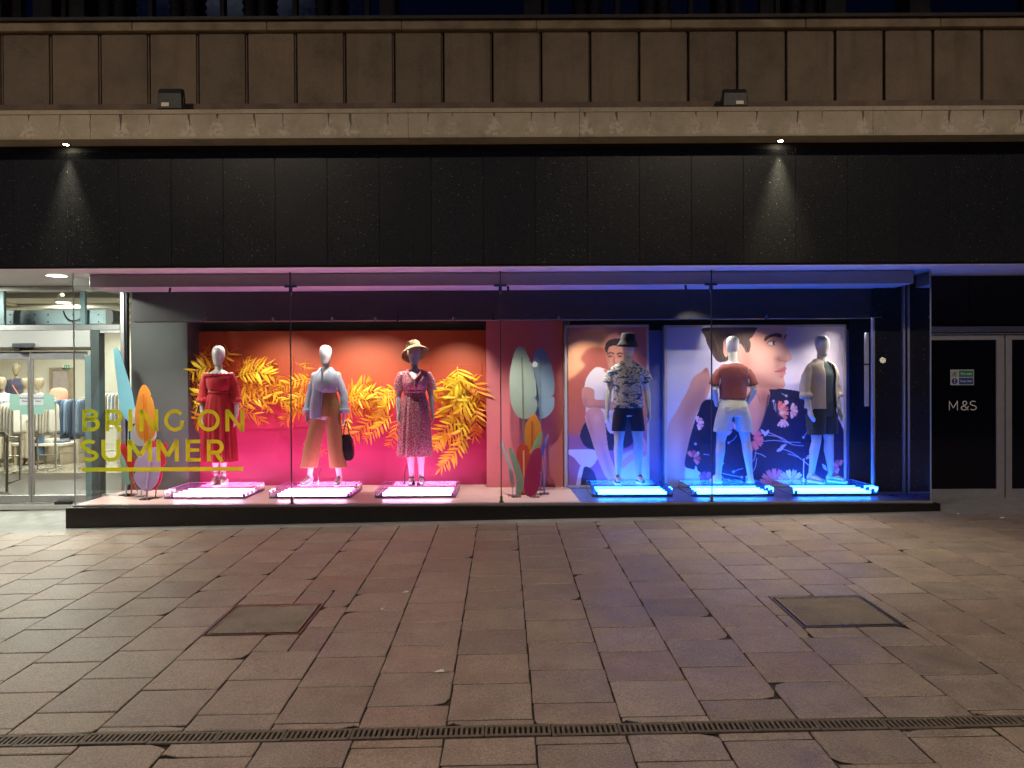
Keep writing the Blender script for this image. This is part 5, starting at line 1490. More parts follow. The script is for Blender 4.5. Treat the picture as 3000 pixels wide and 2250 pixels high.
cut_v(bake(mb, 'patterned_shirt', TROP, t, .0065, 2, .005), 1.46, .6, .07)
collar(t, TROP, 1.535, .078, .070, .01, .045, .6, flare=.032)
mb = MB(); mb.box(-.010, .010, -.152, -.140, .98, 1.50); o = mb.build('button_placket', TROP, None); o.parent = t
mb = MB(); mb.box(.055, .135, -.146, -.135, 1.30, 1.39); o = mb.build('chest_pocket', TROP, None); o.parent = t
BHT = cloth('black bucket hat', (.010, .010, .013))
hat = MB(); hat.lathe([(.03, .115), (.075, .112), (.088, .10), (.094, .03), (.104, .008), (.128, -.030), (.146, -.062), (.143, -.066), (.122, -.034), (.096, .004), (.088, .04), (.08, .09), (.03, .10)], (0, 0, 0), 40, False, False)
ho = hat.build('bucket_hat', BHT, None, smooth=True); ho.parent = t; ho.location = (0, -.006, 1.825); ho.rotation_euler = (R(3), R(3), 0)
GREYS = mat('charcoal trainer', (.05, .05, .055), .7); WSOLE = mat('white rubber', (.75, .75, .74), .5); WLACE = mat('white lace', (.7, .7, .7), .8)
sneaker(t, -.140, .0, R(-6), .0, GREYS, WSOLE, BLACKP); sneaker(t, .145, .0, R(8), .0, GREYS, WSOLE, BLACKP)

# ---- 5: back-turned figure in rust tee and white shorts -------------------
RUST = cloth('rust jersey', (.22, .048, .042)); WHT = cloth('white cotton twill', (.66, .65, .60))
t = stand('mannequin', 'white male mannequin turned away in a rust tee and white shorts, hands in pockets', 2147, 1424, PI)
body(t, True, [leg(-.10, -.17, -.215, -.23, kz=.53, hz=.94, az=.105, tz=.05), leg(.10, .155, .195, .21, kz=.53, hz=.94, az=.105, tz=.05)],
     [[(-.155, .01, 1.415), (-.258, .06, 1.20), (-.19, -.06, 1.0), (1, 0, 0)], [(.155, .01, 1.415), (.258, .06, 1.20), (.19, -.06, 1.0), (-1, 0, 0)]], hands=False)
mb = MB(); loft(mb, [(1.10, .152, .108, 0, 0), (1.06, .165, .118, 0, .006), (.96, .190, .136, 0, .012), (.86, .182, .13, 0, .01)], 50, 4)
for s in (-1, 1): loft(mb, [(.98, .095, .125, s * .088, .01), (.86, .104, .122, s * .115, .01), (.74, .103, .110, s * .138, .006), (.675, .100, .104, s * .150, .004), (.66, .098, .102, s * .152, .004)], 40, 4, folds=fold_fn(50 + s, .03, 3, 8, .6, .98))
bake(mb, 'white_shorts', WHT, t, .0065, 2, .005)
mb = MB(); mb.rings([[(math.cos(th) * .160, math.sin(th) * .116, zz) for th in [2 * PI * q / 48 for q in range(48)]] for zz in (1.085, 1.125)], False, False); o = mb.build('belt', mat('navy belt', (.012, .012, .03), .5), None, smooth=True, solid=.006); o.parent = t
for s in (-1, 1):
    mb = MB(); mb.box(s * .09 - .052, s * .09 + .052, .126, .139, .91, .99); o = mb.build('back_pocket', WHT, None, bevel=.004); o.parent = t
mb = MB()
loft(mb, [(1.545, .080, .07, 0, .012), (1.515, .148, .098, 0, .014), (1.47, .192, .120, 0, .012), (1.38, .198, .136, 0, .0), (1.25, .180, .126, 0, -.002), (1.14, .172, .124, 0, .0), (1.085, .176, .128, 0, .002)], 70, 5, folds=fold_fn(54, .02, 3, 9, 1.0, 1.5, 1.2), power=2.4)
for s in (-1, 1): mb.tube([(s * .12, .01, 1.455), (s * .175, .012, 1.425), (s * .222, .022, 1.36), (s * .250, .035, 1.275), (s * .254, .035, 1.26)], [.045, .060, .064, .068, .069], 24, round_ends=False)
bake(mb, 'rust_tee', RUST, t, .0065, 2, .006)
mb = MB(); mb.tube([(math.cos(th) * .078, .010 + math.sin(th) * .066, 1.535) for th in [2 * PI * q / 32 for q in range(33)]], .008, 8, round_ends=False); o = mb.build('neck_rib', RUST, None, smooth=True); o.parent = t
WSH = mat('white trainer', (.68, .67, .64), .6)
sneaker(t, -.225, -.0, R(-8), .0, WSH, WSOLE, WLACE); sneaker(t, .205, .0, R(8), .0, WSH, WSOLE, WLACE)

# ---- 6: open overshirt, charcoal tee, cargo shorts -----------------------
ECRU = cloth('ecru linen', (.60, .50, .43), trans=.06); CHAR = cloth('slate jersey', (.028, .045, .05)); OLIVE = cloth('dark olive cotton', (.035, .038, .03))
t = stand('mannequin', 'white male mannequin in an open ecru overshirt, slate tee and dark cargo shorts', 2408, 1428, R(26))
body(t, True, [leg(-.095, -.115, -.11, -.12, kz=.53, hz=.94, az=.105, tz=.05, ay=.06, ty=-.10), leg(.095, .11, .12, .14, kz=.53, hz=.94, az=.105, tz=.05, ay=-.05, ty=-.2)],
     [[(-.165, .01, 1.440), (-.265, .03, 1.20), (-.275, -.05, .955), (1, -.1, 0)], [(.165, .01, 1.440), (.255, .03, 1.20), (.262, -.05, .945), (-1, -.1, 0)]], head=(R(8), R(4)))
mb = MB(); loft(mb, [(1.10, .150, .108, 0, 0), (1.05, .168, .118, 0, .006), (.96, .184, .13, 0, .012), (.86, .182, .13, 0, .01)], 50, 4)
for s in (-1, 1): loft(mb, [(.98, .092, .122, s * .090, .01), (.85, .102, .122, s * .098, .0), (.72, .103, .114, s * .112, -.004), (.635, .102, .108, s * .116, -.006), (.62, .100, .106, s * .116, -.006)], 40, 4, folds=fold_fn(60 + s, .03, 3, 8, .55, .95))
bake(mb, 'cargo_shorts', OLIVE, t, .0065, 2, .004)
for s in (-1, 1):
    mb = MB(); mb.box(s * .205 - .014, s * .205 + .014, -.06, .07, .70, .86); o = mb.build('cargo_pocket', OLIVE, None, bevel=.008); o.parent = t
    mb = MB(); mb.box(s * .205 - .019, s * .205 + .019, -.065, .075, .83, .875); o = mb.build('pocket_flap', OLIVE, None, bevel=.006); o.parent = t
mb = MB(); loft(mb, [(1.555, .08, .068, 0, .012), (1.53, .135, .085, 0, .012), (1.47, .185, .102, 0, .008), (1.38, .186, .124, 0, .0), (1.25, .166, .116, 0, -.002), (1.12, .160, .112, 0, .0), (1.03, .172, .122, 0, .004)], 60, 5, folds=fold_fn(63, .015, 3, 8, 1, 1.5)); bake(mb, 'slate_tee', CHAR, t, .007, 2, .002)
mb = MB()
g0_, g1_ = -PI / 2 + .42, 1.5 * PI - .36
loft(mb, [(1.56, .085, .075, 0, .012), (1.545, .14, .095, 0, .012), (1.50, .212, .122, 0, .008), (1.40, .212, .146, 0, .0), (1.25, .198, .144, 0, .002), (1.10, .204, .152, 0, .004), (.99, .216, .162, 0, .006), (.955, .218, .164, 0, .006)], 70, 5, folds=fold_fn(64, .03, 3, 9, .95, 1.5, .8), arc=(g0_, g1_), power=2.4)
o = mb.build('overshirt', ECRU, None, smooth=True, solid=.006); o.parent = t
for s in (-1, 1):
    mb = MB(); mb.tube([(s * .13, .01, 1.49), (s * .188, .012, 1.455), (s * .240, .022, 1.36), (s * .268, .028, 1.22), (s * .274, .01, 1.14), (s * .278, .0, 1.09)], [.045, .066, .074, .072, .070, .072], 24, round_ends=False); bake(mb, 'sleeve', ECRU, t, .008, 2, .008)
    mb = MB(); mb.tube([(s * .273, .008, 1.15), (s * .277, .0, 1.09)], [.079, .081], 24, round_ends=False); o = mb.build('rolled_cuff', ECRU, None, smooth=True, bevel=.006); o.parent = t
collar(t, ECRU, 1.545, .082, .074, .01, .052, .5, flare=.034)
for (x, z) in ((-.105, 1.33),):
    pass
BEIG = mat('stone suede', (.42, .36, .32), .8)
sneaker(t, -.115, .045, R(-4), .0, BEIG, WSOLE, WLACE); sneaker(t, .13, -.065, R(8), .0, BEIG, WSOLE, WLACE)
rod(t, -.20, .12, .3, WHITEP)

# =================================================================== PALM FRONDS
YEL = mat('yellow paper', (0.88, 0.60, 0.02), .55, var=.1, nscale=8, trans=.25)
YEL_SHADE = mat('shaded yellow paper', (0.78, 0.34, 0.010), .55, var=.1, nscale=8, trans=.25)  # deeper copy of the yellow paper; leaf shade is painted into its colour
def leaflet_mesh(w, bend):
    """unit long folded blade along +x, pointed, drooping"""
    vs = []; fs = []
    n = 7
    for i in range(n):
        t = i / (n - 1)
        ww = w * (math.sin(PI * min(t * .98 + .06, 1)) ** .8) * (1 - .25 * t)
        z = -bend * t * t
        vs += [(t, -ww, z - ww * .35), (t, 0, z), (t, ww, z - ww * .35)]
    for i in range(n - 1):
        a = i * 3
        fs += [(a, a + 3, a + 4, a + 1), (a + 1, a + 4, a + 5, a + 2)]
    me = bpy.data.meshes.new('leaflet'); me.from_pydata(vs, [], fs); me.update()
    me.polygons.foreach_set('use_smooth', [True] * len(me.polygons))
    return me
LEAFM = {}
for key, m in (('y', YEL), ('a', YEL_SHADE)):
    LEAFM[key] = []
    for (w, b) in ((.10, .15), (.12, .25), (.09, .05), (.125, .35)):
        me = leaflet_mesh(w, b); me.materials.append(m); LEAFM[key].append(me)
random.seed(21)
def frond(label, grp, pts, n, L0, key='y', Y0=10.72, out=.26, spread=58, tilt=0.0):
    """pts: photo pixels along the stalk from root to tip; it arches out from the backdrop"""
    pp = spline(pts, 6, closed=False)
    m = len(pp)
    path = []
    for i, (x, y) in enumerate(pp):
        t = i / (m - 1)
        path.append(at(x, y, Y0 - out * math.sin(PI * (.15 + .75 * t))))
    root = path[0]
    mb = MB(); mb.tube([p - root for p in path], [.006 - .004 * i / (m - 1) for i in range(m)], 6)
    o = mesh_obj('palm_frond', mb.v, mb.f, YEL if key == 'y' else YEL_SHADE); o.location = root
    tag(o, label, 'palm frond', grp)
    cum = [0]
    for a, b in zip(path[:-1], path[1:]): cum.append(cum[-1] + (b - a).length)
    tot = cum[-1]
    def sample(s):
        for i in range(m - 1):
            if cum[i + 1] >= s: 
                f = (s - cum[i]) / max(cum[i + 1] - cum[i], 1e-6)
                return path[i].lerp(path[i + 1], f), (path[i + 1] - path[i]).normalized()
        return path[-1], (path[-1] - path[-2]).normalized()
    for i in range(n):
        t = .12 + .88 * i / (n - 1)
        p, tg = sample(t * tot)
        nor = Vector((0, -1, 0)); nor = (nor - tg * nor.dot(tg)).normalized()
        sd = tg.cross(nor)
        ln = L0 * (.55 + .75 * math.sin(PI * (.12 + .72 * t))) * random.uniform(.85, 1.12)
        sides = (-1, 1) if i < n - 1 else (0,)
        for s in sides:
            ang = R(spread * (1.15 - .55 * t) + random.uniform(-9, 9)) if s else 0
            d = (tg * math.cos(ang) + sd * s * math.sin(ang) + nor * random.uniform(-.3, .45)).normalized()
            d = (d + Vector((0, 0, -.22)) * random.uniform(.2, 1.0)).normalized()
            nn = (nor + sd * s * random.uniform(-.9, .6) + Vector((0, 0, .6)) * random.uniform(0, 1)).normalized()
            nn = (nn - d * nn.dot(d)).normalized()
            sx = nn.cross(d)
            M = Matrix((d, sx, nn)).transposed()
            lf = bpy.data.objects.new('leaflet', random.choice(LEAFM[key])); COL.objects.link(lf); lf.parent = o
            lf.matrix_local = Matrix.Translation(p - root) @ M.to_4x4() @ Matrix.Diagonal((ln, ln * random.uniform(.8, 1.2), ln, 1))
G1 = 'yellow palm fronds behind the red dress'; L1 = 'yellow paper palm frond on the backdrop beside the red dress'
G2 = 'yellow palm fronds left of the shirt mannequin'; L2 = 'yellow paper palm frond on the backdrop between red dress and pale shirt'
G3 = 'yellow palm fronds left of the floral dress'; L3 = 'yellow paper palm frond on the backdrop between tan trousers and floral dress'
G4 = 'yellow palm fronds by the pink pillar'; L4 = 'yellow paper palm frond on the backdrop between floral dress and pink pillar'
F = [
 # behind the red dress, left
 (L1, G1, [(660, 1075), (625, 1050), (585, 1062), (548, 1095)], 11, .15, 'a'), (L1, G1, [(650, 1060), (668, 1040), (680, 1025)], 7, .13, 'a'), (L1, G1, [(640, 1060), (615, 1030), (600, 1018)], 8, .13, 'a'),
 (L1, G1, [(645, 1080), (600, 1075), (560, 1095), (545, 1105)], 10, .15, 'y'), (L1, G1, [(640, 1110), (600, 1110), (570, 1125), (552, 1142)], 10, .13, 'a'), (L1, G1, [(630, 1140), (595, 1148), (565, 1162)], 9, .13, 'y'),
 (L1, G1, [(625, 1170), (595, 1180), (562, 1200)], 8, .13, 'y'), (L1, G1, [(620, 1210), (590, 1222), (556, 1250)], 9, .13, 'a'),
 # between red dress and shirt
 (L2, G2, [(690, 1090), (720, 1075), (755, 1070), (800, 1065)], 11, .13, 'a'), (L2, G2, [(690, 1105), (740, 1092), (790, 1098), (835, 1125)], 14, .14, 'y'), (L2, G2, [(700, 1130), (760, 1125), (800, 1140), (830, 1150)], 12, .12, 'a'),
 (L2, G2, [(690, 1165), (730, 1150), (780, 1155), (820, 1165)], 12, .12, 'a'), (L2, G2, [(700, 1200), (730, 1175), (770, 1170), (790, 1205)], 11, .13, 'y'), (L2, G2, [(800, 1145), (820, 1170), (850, 1185), (872, 1205)], 10, .12, 'y'),
 (L2, G2, [(910, 1110), (880, 1112), (850, 1122), (815, 1145)], 11, .12, 'y'), (L2, G2, [(915, 1120), (885, 1130), (870, 1145), (862, 1165)], 10, .12, 'a'), (L2, G2, [(905, 1155), (875, 1165), (855, 1180), (842, 1205)], 10, .13, 'y'),
 (L2, G2, [(905, 1185), (880, 1200), (850, 1215), (828, 1238)], 10, .12, 'a'), (L2, G2, [(705, 1215), (735, 1210), (760, 1225), (775, 1240)], 8, .11, 'a'), (L2, G2, [(890, 1090), (893, 1075), (896, 1058)], 4, .12, 'y'), (L2, G2, [(715, 1090), (722, 1068), (724, 1045)], 5, .10, 'a'),
 (L2, G2, [(890, 1300), (905, 1310), (950, 1325)], 6, .10, 'a'),
 # between trousers and floral dress
 (L3, G3, [(1010, 1165), (1040, 1140), (1065, 1125), (1090, 1115)], 12, .13, 'a'), (L3, G3, [(1010, 1165), (1050, 1150), (1095, 1145), (1140, 1148)], 14, .12, 'y'), (L3, G3, [(1015, 1180), (1055, 1170), (1090, 1175), (1120, 1190)], 12, .12, 'y'),
 (L3, G3, [(1165, 1135), (1130, 1155), (1110, 1180), (1095, 1225)], 13, .13, 'y'), (L3, G3, [(1170, 1150), (1140, 1175), (1120, 1200), (1115, 1235)], 12, .12, 'y'), (L3, G3, [(1010, 1210), (1045, 1200), (1075, 1205), (1100, 1225)], 12, .12, 'a'),
 (L3, G3, [(1130, 1205), (1090, 1230), (1055, 1260), (1020, 1300)], 13, .13, 'a'), (L3, G3, [(1150, 1215), (1120, 1240), (1095, 1265), (1070, 1290)], 11, .12, 'y'), (L3, G3, [(1020, 1225), (1010, 1250), (1012, 1280)], 9, .11, 'y'),
 (L3, G3, [(1170, 1225), (1160, 1255), (1150, 1285), (1140, 1305)], 9, .11, 'a'),
 # between floral dress and the pillar
 (L4, G4, [(1340, 1075), (1343, 1100), (1348, 1130), (1352, 1155)], 9, .25, 'y'), (L4, G4, [(1375, 1105), (1345, 1125), (1310, 1150), (1285, 1180)], 12, .18, 'y'), (L4, G4, [(1365, 1110), (1390, 1130), (1405, 1165), (1412, 1200)], 11, .19, 'a'),
 (L4, G4, [(1370, 1140), (1340, 1170), (1318, 1200), (1300, 1225)], 10, .20, 'y'), (L4, G4, [(1385, 1155), (1360, 1190), (1345, 1215), (1335, 1235)], 9, .19, 'y'), (L4, G4, [(1380, 1180), (1395, 1210), (1395, 1245), (1388, 1280)], 11, .17, 'a'),
 (L4, G4, [(1360, 1215), (1325, 1240), (1300, 1262), (1280, 1300)], 11, .17, 'y'), (L4, G4, [(1370, 1225), (1352, 1260), (1335, 1275), (1310, 1290)], 10, .16, 'y'), (L4, G4, [(1365, 1260), (1350, 1300), (1320, 1340), (1290, 1372)], 13, .14, 'y'),
 (L4, G4, [(1300, 1270), (1285, 1290), (1272, 1310)], 8, .14, 'y'), (L4, G4, [(1235, 1140), (1260, 1130), (1280, 1140), (1295, 1160)], 9, .13, 'y'), (L4, G4, [(1240, 1180), (1262, 1180), (1280, 1195)], 7, .12, 'a'),
]
NB = {G1: ('the grey column', 'the shirt mannequin', 'by the red dress'), G2: ('the red dress', 'the shirt mannequin', 'between red dress and shirt'), G3: ('the tan trousers', 'the floral dress', 'between trousers and floral dress'), G4: ('the floral dress', 'the pink pillar', 'between floral dress and pillar')}
for (lab, grp, pts, n, L0, key) in F:
    dx, dy = pts[-1][0] - pts[0][0], pts[-1][1] - pts[0][1]
    ln_ = math.hypot(dx, dy)
    lean = 'rising' if dy < -.35 * ln_ else 'drooping' if dy > .35 * ln_ else 'level'
    lab = ('bright yellow ' if key == 'y' else 'shade-painted yellow ') + ('long ' if ln_ > 105 else 'short ' if ln_ < 70 else '') + lean + ' palm frond towards ' + NB[grp][0 if dx < 0 else 1] + ', ' + NB[grp][2]
    frond(lab, grp, pts, n, L0, key, Y0=10.76 if key == 'a' else 10.68)

# =================================================================== PAPER LEAF CUT-OUTS
def cut_leaf(label, grp, pts, Y, col, name, rib=None, foot=None, th=.010, smooth=True, lean=0.0, ribcol=None, feet_dx=0.0):
    out = spline(pts, 5) if smooth else pts
    cxp = sum(p[0] for p in out) / len(out); byp = max(p[1] for p in out)
    base = at(cxp if foot is None else foot[0], byp, Y)
    t = thing('paper_leaf', label, 'paper leaf', (base.x, Y, FLZ + .003), 0, grp)
    m = mat(name, col, .5, var=.05, nscale=3, trans=.28)
    hz_ = at(cxp, min(p[1] for p in out), Y).z - FLZ
    lean = .20 if hz_ < .75 else .09
    mb = MB()
    w3 = []
    for (x, y) in out:
        p = at(x, y, Y); p = at(x, y, Y + lean * (p.z - FLZ))
        bow = .02 * math.sin((x - cxp) * .03)
        w3.append((p.x, p.z, bow + lean * (p.z - FLZ)))
    n = len(w3)
    vs = [(a, Y + c, b) for a, b, c in w3] + [(a, Y + c + th, b) for a, b, c in w3]
    fs = [tuple(range(n)), tuple(reversed(range(n, 2 * n)))] + [(i, i + n, (i + 1) % n + n, (i + 1) % n) for i in range(n)]
    mb.add(vs, fs); o = mb.build('blade', m, t)
    tri = o.modifiers.new('tri', 'TRIANGULATE')
    rc = mat(name + ' rib', tuple(c * .45 for c in col) if ribcol is None else ribcol, .5)
    if rib:
        a, b = at(*rib[0], Y - .012), at(*rib[1], Y - .012)
        a = at(*rib[0], Y - .012 + lean * (a.z - FLZ)); b = at(*rib[1], Y - .012 + lean * max(b.z - FLZ, 0))
        mb = MB(); mb.box(-.009, .009, 0, 0, 0, 1) if False else None
        d = (b - a); s = Vector((d.z, 0, -d.x)).normalized() * .011
        mb.add([a - s, a + s, b + s, b - s] + [v + Vector((0, .005, 0)) for v in (a - s, a + s, b + s, b - s)], [(0, 1, 2, 3), (7, 6, 5, 4), (0, 4, 5, 1), (1, 5, 6, 2), (2, 6, 7, 3), (3, 7, 4, 0)])
        mb.build('midrib', rc, t)
    fx = base.x
    mb = MB(); mb.tube([(fx, Y + th + .012, FLZ + .004), (fx, Y + th + .012 + lean * (base.z + .12 - FLZ), base.z + .12)], .008, 8, round_ends=False); mb.build('stand_rod', mat(name + ' rib2', tuple(c * .8 for c in col), .5), t)
    mb = MB(); mb.box(fx - .06, fx + .06, Y - .05, Y + .09, FLZ + .003, FLZ + .009); mb.build('stand_base', glass('clear foot', (.92, .9, .9)), t)
GA, GB = 'paper leaves by the shop entrance', 'paper leaves before the pink pillar'
cut_leaf('tall sky blue paper leaf leaning at the entrance end of the window', GA, [(337, 1019), (352, 1032), (368, 1085), (383, 1140), (392, 1190), (394, 1215), (386, 1236), (372, 1232), (352, 1195), (345, 1130), (336, 1050)], 9.98, (.20, .48, .58), 'sky blue paper')
cut_leaf('pale grey-blue paper leaf standing behind the orange one', GA, [(402, 1190), (440, 1215), (455, 1262), (450, 1290), (420, 1305), (402, 1306), (388, 1290), (384, 1262), (398, 1241), (386, 1240), (390, 1215)], 9.80, (.55, .60, .68), 'pale blue paper')
cut_leaf('orange paper leaf with a dark midrib and a notch near its tip', GA, [(421, 1127), (433, 1138), (440, 1158), (431, 1164), (441, 1163), (449, 1190), (454, 1225), (455, 1262), (446, 1283), (425, 1292), (408, 1280), (399, 1250), (397, 1215), (402, 1175), (410, 1142)], 9.62, (.85, .36, .05), 'orange paper', ((420, 1155), (425, 1300)), (425, 0), ribcol=(.70, .17, .01))
cut_leaf('narrow red paper leaf with a yellow edge leaning towards the entrance', GA, [(358, 1298), (370, 1306), (385, 1330), (400, 1358), (396, 1372), (385, 1395), (402, 1440), (395, 1428), (372, 1360), (356, 1320)], 9.86, (.62, .03, .03), 'dark red paper')
cut_leaf('broad coral red paper leaf behind the lilac one', GA, [(440, 1290), (456, 1296), (468, 1302), (485, 1297), (488, 1310), (482, 1340), (484, 1358), (474, 1372), (474, 1395), (462, 1425), (440, 1438), (420, 1432), (408, 1420), (402, 1380), (412, 1330)], 9.66, (.75, .05, .07), 'coral red paper')
cut_leaf('broad lilac paper leaf standing in front of the coral red leaf', GA, [(447, 1311), (462, 1318), (468, 1350), (466, 1385), (455, 1420), (430, 1440), (408, 1425), (394, 1400), (400, 1378), (394, 1370), (402, 1345), (425, 1322)], 9.56, (.55, .40, .66), 'lilac paper', ((440, 1330), (428, 1432)), (428, 0), ribcol=(.48, .34, .60))
cut_leaf('small sea-green paper leaf beside the narrow red leaf', GA, [(360, 1328), (368, 1332), (374, 1360), (376, 1400), (380, 1416), (372, 1420), (362, 1412), (357, 1380), (353, 1345)], 9.92, (.30, .52, .42), 'sea green paper')
cut_leaf('taupe paper leaf low behind the narrow red leaf', GA, [(372, 1350), (382, 1360), (392, 1390), (396, 1410), (384, 1420), (374, 1412), (368, 1380)], 9.96, (.34, .26, .18), 'taupe paper')
cut_leaf('large sage green paper leaf with a dark midrib against the pillar', GB, [(1526, 1015), (1538, 1022), (1550, 1050), (1551, 1058), (1545, 1061), (1556, 1063), (1566, 1100), (1572, 1140), (1570, 1160), (1561, 1166), (1571, 1170), (1574, 1190), (1567, 1212), (1553, 1223), (1535, 1228), (1515, 1218), (1500, 1190), (1493, 1150), (1494, 1095), (1503, 1045), (1514, 1020)], 10.10, (.34, .42, .34), 'sage paper', ((1529, 1047), (1536, 1330)), (1536, 0), ribcol=(.14, .15, .11))
cut_leaf('large pale blue notched paper leaf beside the sage leaf', GB, [(1583, 1019), (1595, 1026), (1606, 1048), (1608, 1056), (1597, 1068), (1611, 1062), (1621, 1095), (1625, 1130), (1622, 1155), (1613, 1163), (1624, 1166), (1622, 1195), (1608, 1216), (1590, 1226), (1572, 1218), (1560, 1180), (1557, 1120), (1560, 1060), (1570, 1030)], 10.20, (.32, .46, .52), 'powder blue paper', ((1583, 1050), (1583, 1340)), (1583, 0), ribcol=(.20, .26, .28))
cut_leaf('upright orange paper leaf below the sage and pale blue leaves', GB, [(1566, 1212), (1574, 1220), (1577, 1230), (1585, 1248), (1589, 1290), (1580, 1330), (1568, 1360), (1550, 1350), (1540, 1300), (1538, 1250), (1552, 1224)], 10.04, (.72, .26, .03), 'burnt orange paper', ((1558, 1233), (1559, 1380)), (1559, 0), ribcol=(.48, .10, .01))
cut_leaf('narrow white paper leaf leaning outwards before the pink pillar', GB, [(1470, 1287), (1476, 1300), (1488, 1335), (1498, 1365), (1505, 1395), (1503, 1415), (1499, 1424), (1494, 1405), (1488, 1370), (1476, 1330), (1469, 1300)], 9.72, (.70, .70, .72), 'white paper', None, (1502, 0))
cut_leaf('curved mint green paper leaf with a pale edge before the pillar', GB, [(1494, 1310), (1502, 1318), (1515, 1345), (1527, 1380), (1533, 1410), (1530, 1440), (1522, 1452), (1514, 1445), (1513, 1410), (1507, 1380), (1498, 1350), (1491, 1322)], 9.62, (.42, .58, .42), 'mint paper')
cut_leaf('tall red-orange paper leaf with a pale midrib before the pillar', GB, [(1530, 1301), (1545, 1307), (1551, 1322), (1543, 1334), (1553, 1327), (1553, 1345), (1545, 1400), (1538, 1448), (1524, 1448), (1514, 1400), (1512, 1345), (1517, 1312)], 9.84, (.62, .07, .03), 'vermilion paper', ((1534, 1320), (1535, 1445)), (1535, 0), ribcol=(.75, .30, .18))
cut_leaf('broad magenta paper leaf in front of the red-orange leaf', GB, [(1578, 1312), (1586, 1320), (1587, 1350), (1586, 1380), (1578, 1384), (1584, 1390), (1580, 1425), (1570, 1445), (1552, 1455), (1538, 1445), (1534, 1420), (1540, 1380), (1552, 1340), (1562, 1320)], 9.60, (.58, .03, .14), 'magenta paper')
cut_leaf('slim lime green paper leaf behind the magenta leaf', GB, [(1587, 1264), (1589, 1280), (1584, 1300), (1578, 1310), (1568, 1320), (1560, 1336), (1555, 1332), (1558, 1315), (1570, 1288)], 9.80, (.42, .62, .30), 'lime paper')
cut_leaf('slim violet paper leaf furthest along behind the magenta leaf', GB, [(1607, 1270), (1605, 1285), (1598, 1310), (1588, 1342), (1584, 1338), (1584, 1318), (1594, 1290)], 9.86, (.32, .32, .70), 'violet paper')

# =================================================================== LETTERING
def arc_pts(cx, cy, rx_, ry_, a0, a1, n=14):
    return [(cx + rx_ * math.cos(R(a0 + (a1 - a0) * i / n)), cy + ry_ * math.sin(R(a0 + (a1 - a0) * i / n))) for i in range(n + 1)]
def glyph(ch, s):
    """strokes of a plain geometric capital in a box of height 1 (stroke width s); returns strokes, advance width"""
    h = s / 2; T = 1 - h; B = h
    if ch == 'B':
        return [[(h, 0), (h, 1)], [(h, T), (.34, T)] + arc_pts(.36, .765 - h * .1, .20, .235 - h * .9, 90, -90) + [(h, .53)], [(h, .53), (.38, .53)] + arc_pts(.40, .265 + h * .5, .225, .265 - h * .5, 90, -90) + [(h, B)]], .70
    if ch == 'R':
        return [[(h, 0), (h, 1)], [(h, T), (.38, T)] + arc_pts(.40, .665, .235, .335 - h, 90, -90) + [(h, .33 + h)], [(.40, .36), (.64, 0)]], .72
    if ch == 'I': return [[(h, 0), (h, 1)]], .16
    if ch == 'N': return [[(h, 0), (h, 1)], [(h, .97), (.80 - h, .03)], [(.80 - h, 0), (.80 - h, 1)]], .80
    if ch == 'G': return [arc_pts(.5, .5, .5 - h, .5 - h, 42, 360 - 38, 30), [(.5 + (.5 - h) * math.cos(R(-38)), .5 + (.5 - h) * math.sin(R(-38))), (.89, .46)], [(.89 + h * .0, .46), (.58, .46)]] if False else [arc_pts(.5, .5, .5 - h, .5 - h, 42, 318, 30), [(.5 + (.5 - h) * math.cos(R(318)), .5 + (.5 - h) * math.sin(R(318)) - .01), (.93 - h, .50)]], .96
    if ch == 'O': return [arc_pts(.5, .5, .5 - h, .5 - h, 0, 360, 40)], 1.0
    if ch == 'S': return [arc_pts(.32, .74, .27, .26 - h, 38, 270, 18)[:-1] + arc_pts(.32, .265, .29, .265 - h, 90, -145, 18)], .64
    if ch == 'U': return [[(h, 1), (h, .37)] + arc_pts(.385, .37, .385 - h, .37 - h, 180, 360, 18) + [(.77 - h, 1)]], .77
    if ch == 'M': return [[(h, 0), (h, 1)], [(h, .96), (.47, .24)], [(.47, .24), (.94 - h, .96)], [(.94 - h, 0), (.94 - h, 1)]], .94
    if ch == 'E': return [[(h, 0), (h, 1)], [(h, T), (.60, T)], [(h, .52), (.55, .52)], [(h, B), (.61, B)]], .61
    if ch == '&': return [[(.66, 0)] + [(.20, .62)] + arc_pts(.34, .76, .165, .24 - h, 200, -30, 14) + [(.22, .42)] + arc_pts(.29, .25, .25, .25 - h, 110, 330, 16) + [(.66, .42)]], .68
def ribbon(mb, pts, w, to3, d0, d1):
    pts = [Vector((p[0], p[1])) for p in pts]
    L_, R_ = [], []
    n = len(pts); closed = (pts[0] - pts[-1]).length < 1e-4
    for i, p in enumerate(pts):
        if closed:
            a = pts[(i - 1) % (n - 1)] if i > 0 else pts[-2]; b = pts[(i + 1) % (n - 1)] if i < n - 1 else pts[1]
        else:
            a, b = pts[max(i - 1, 0)], pts[min(i + 1, n - 1)]
        t1 = (p - a).normalized() if (p - a).length > 1e-6 else (b - p).normalized()
        t2 = (b - p).normalized() if (b - p).length > 1e-6 else t1
        t = (t1 + t2).normalized(); nn = Vector((-t.y, t.x))
        k = 1 / max(.6, nn.dot(Vector((-t1.y, t1.x))))
        L_.append(p + nn * w / 2 * k); R_.append(p - nn * w / 2 * k)
    rings = [[to3(a.x, a.y, d0), to3(b.x, b.y, d0), to3(b.x, b.y, d1), to3(a.x, a.y, d1)] for a, b in zip(L_, R_)]
    mb.rings(rings)
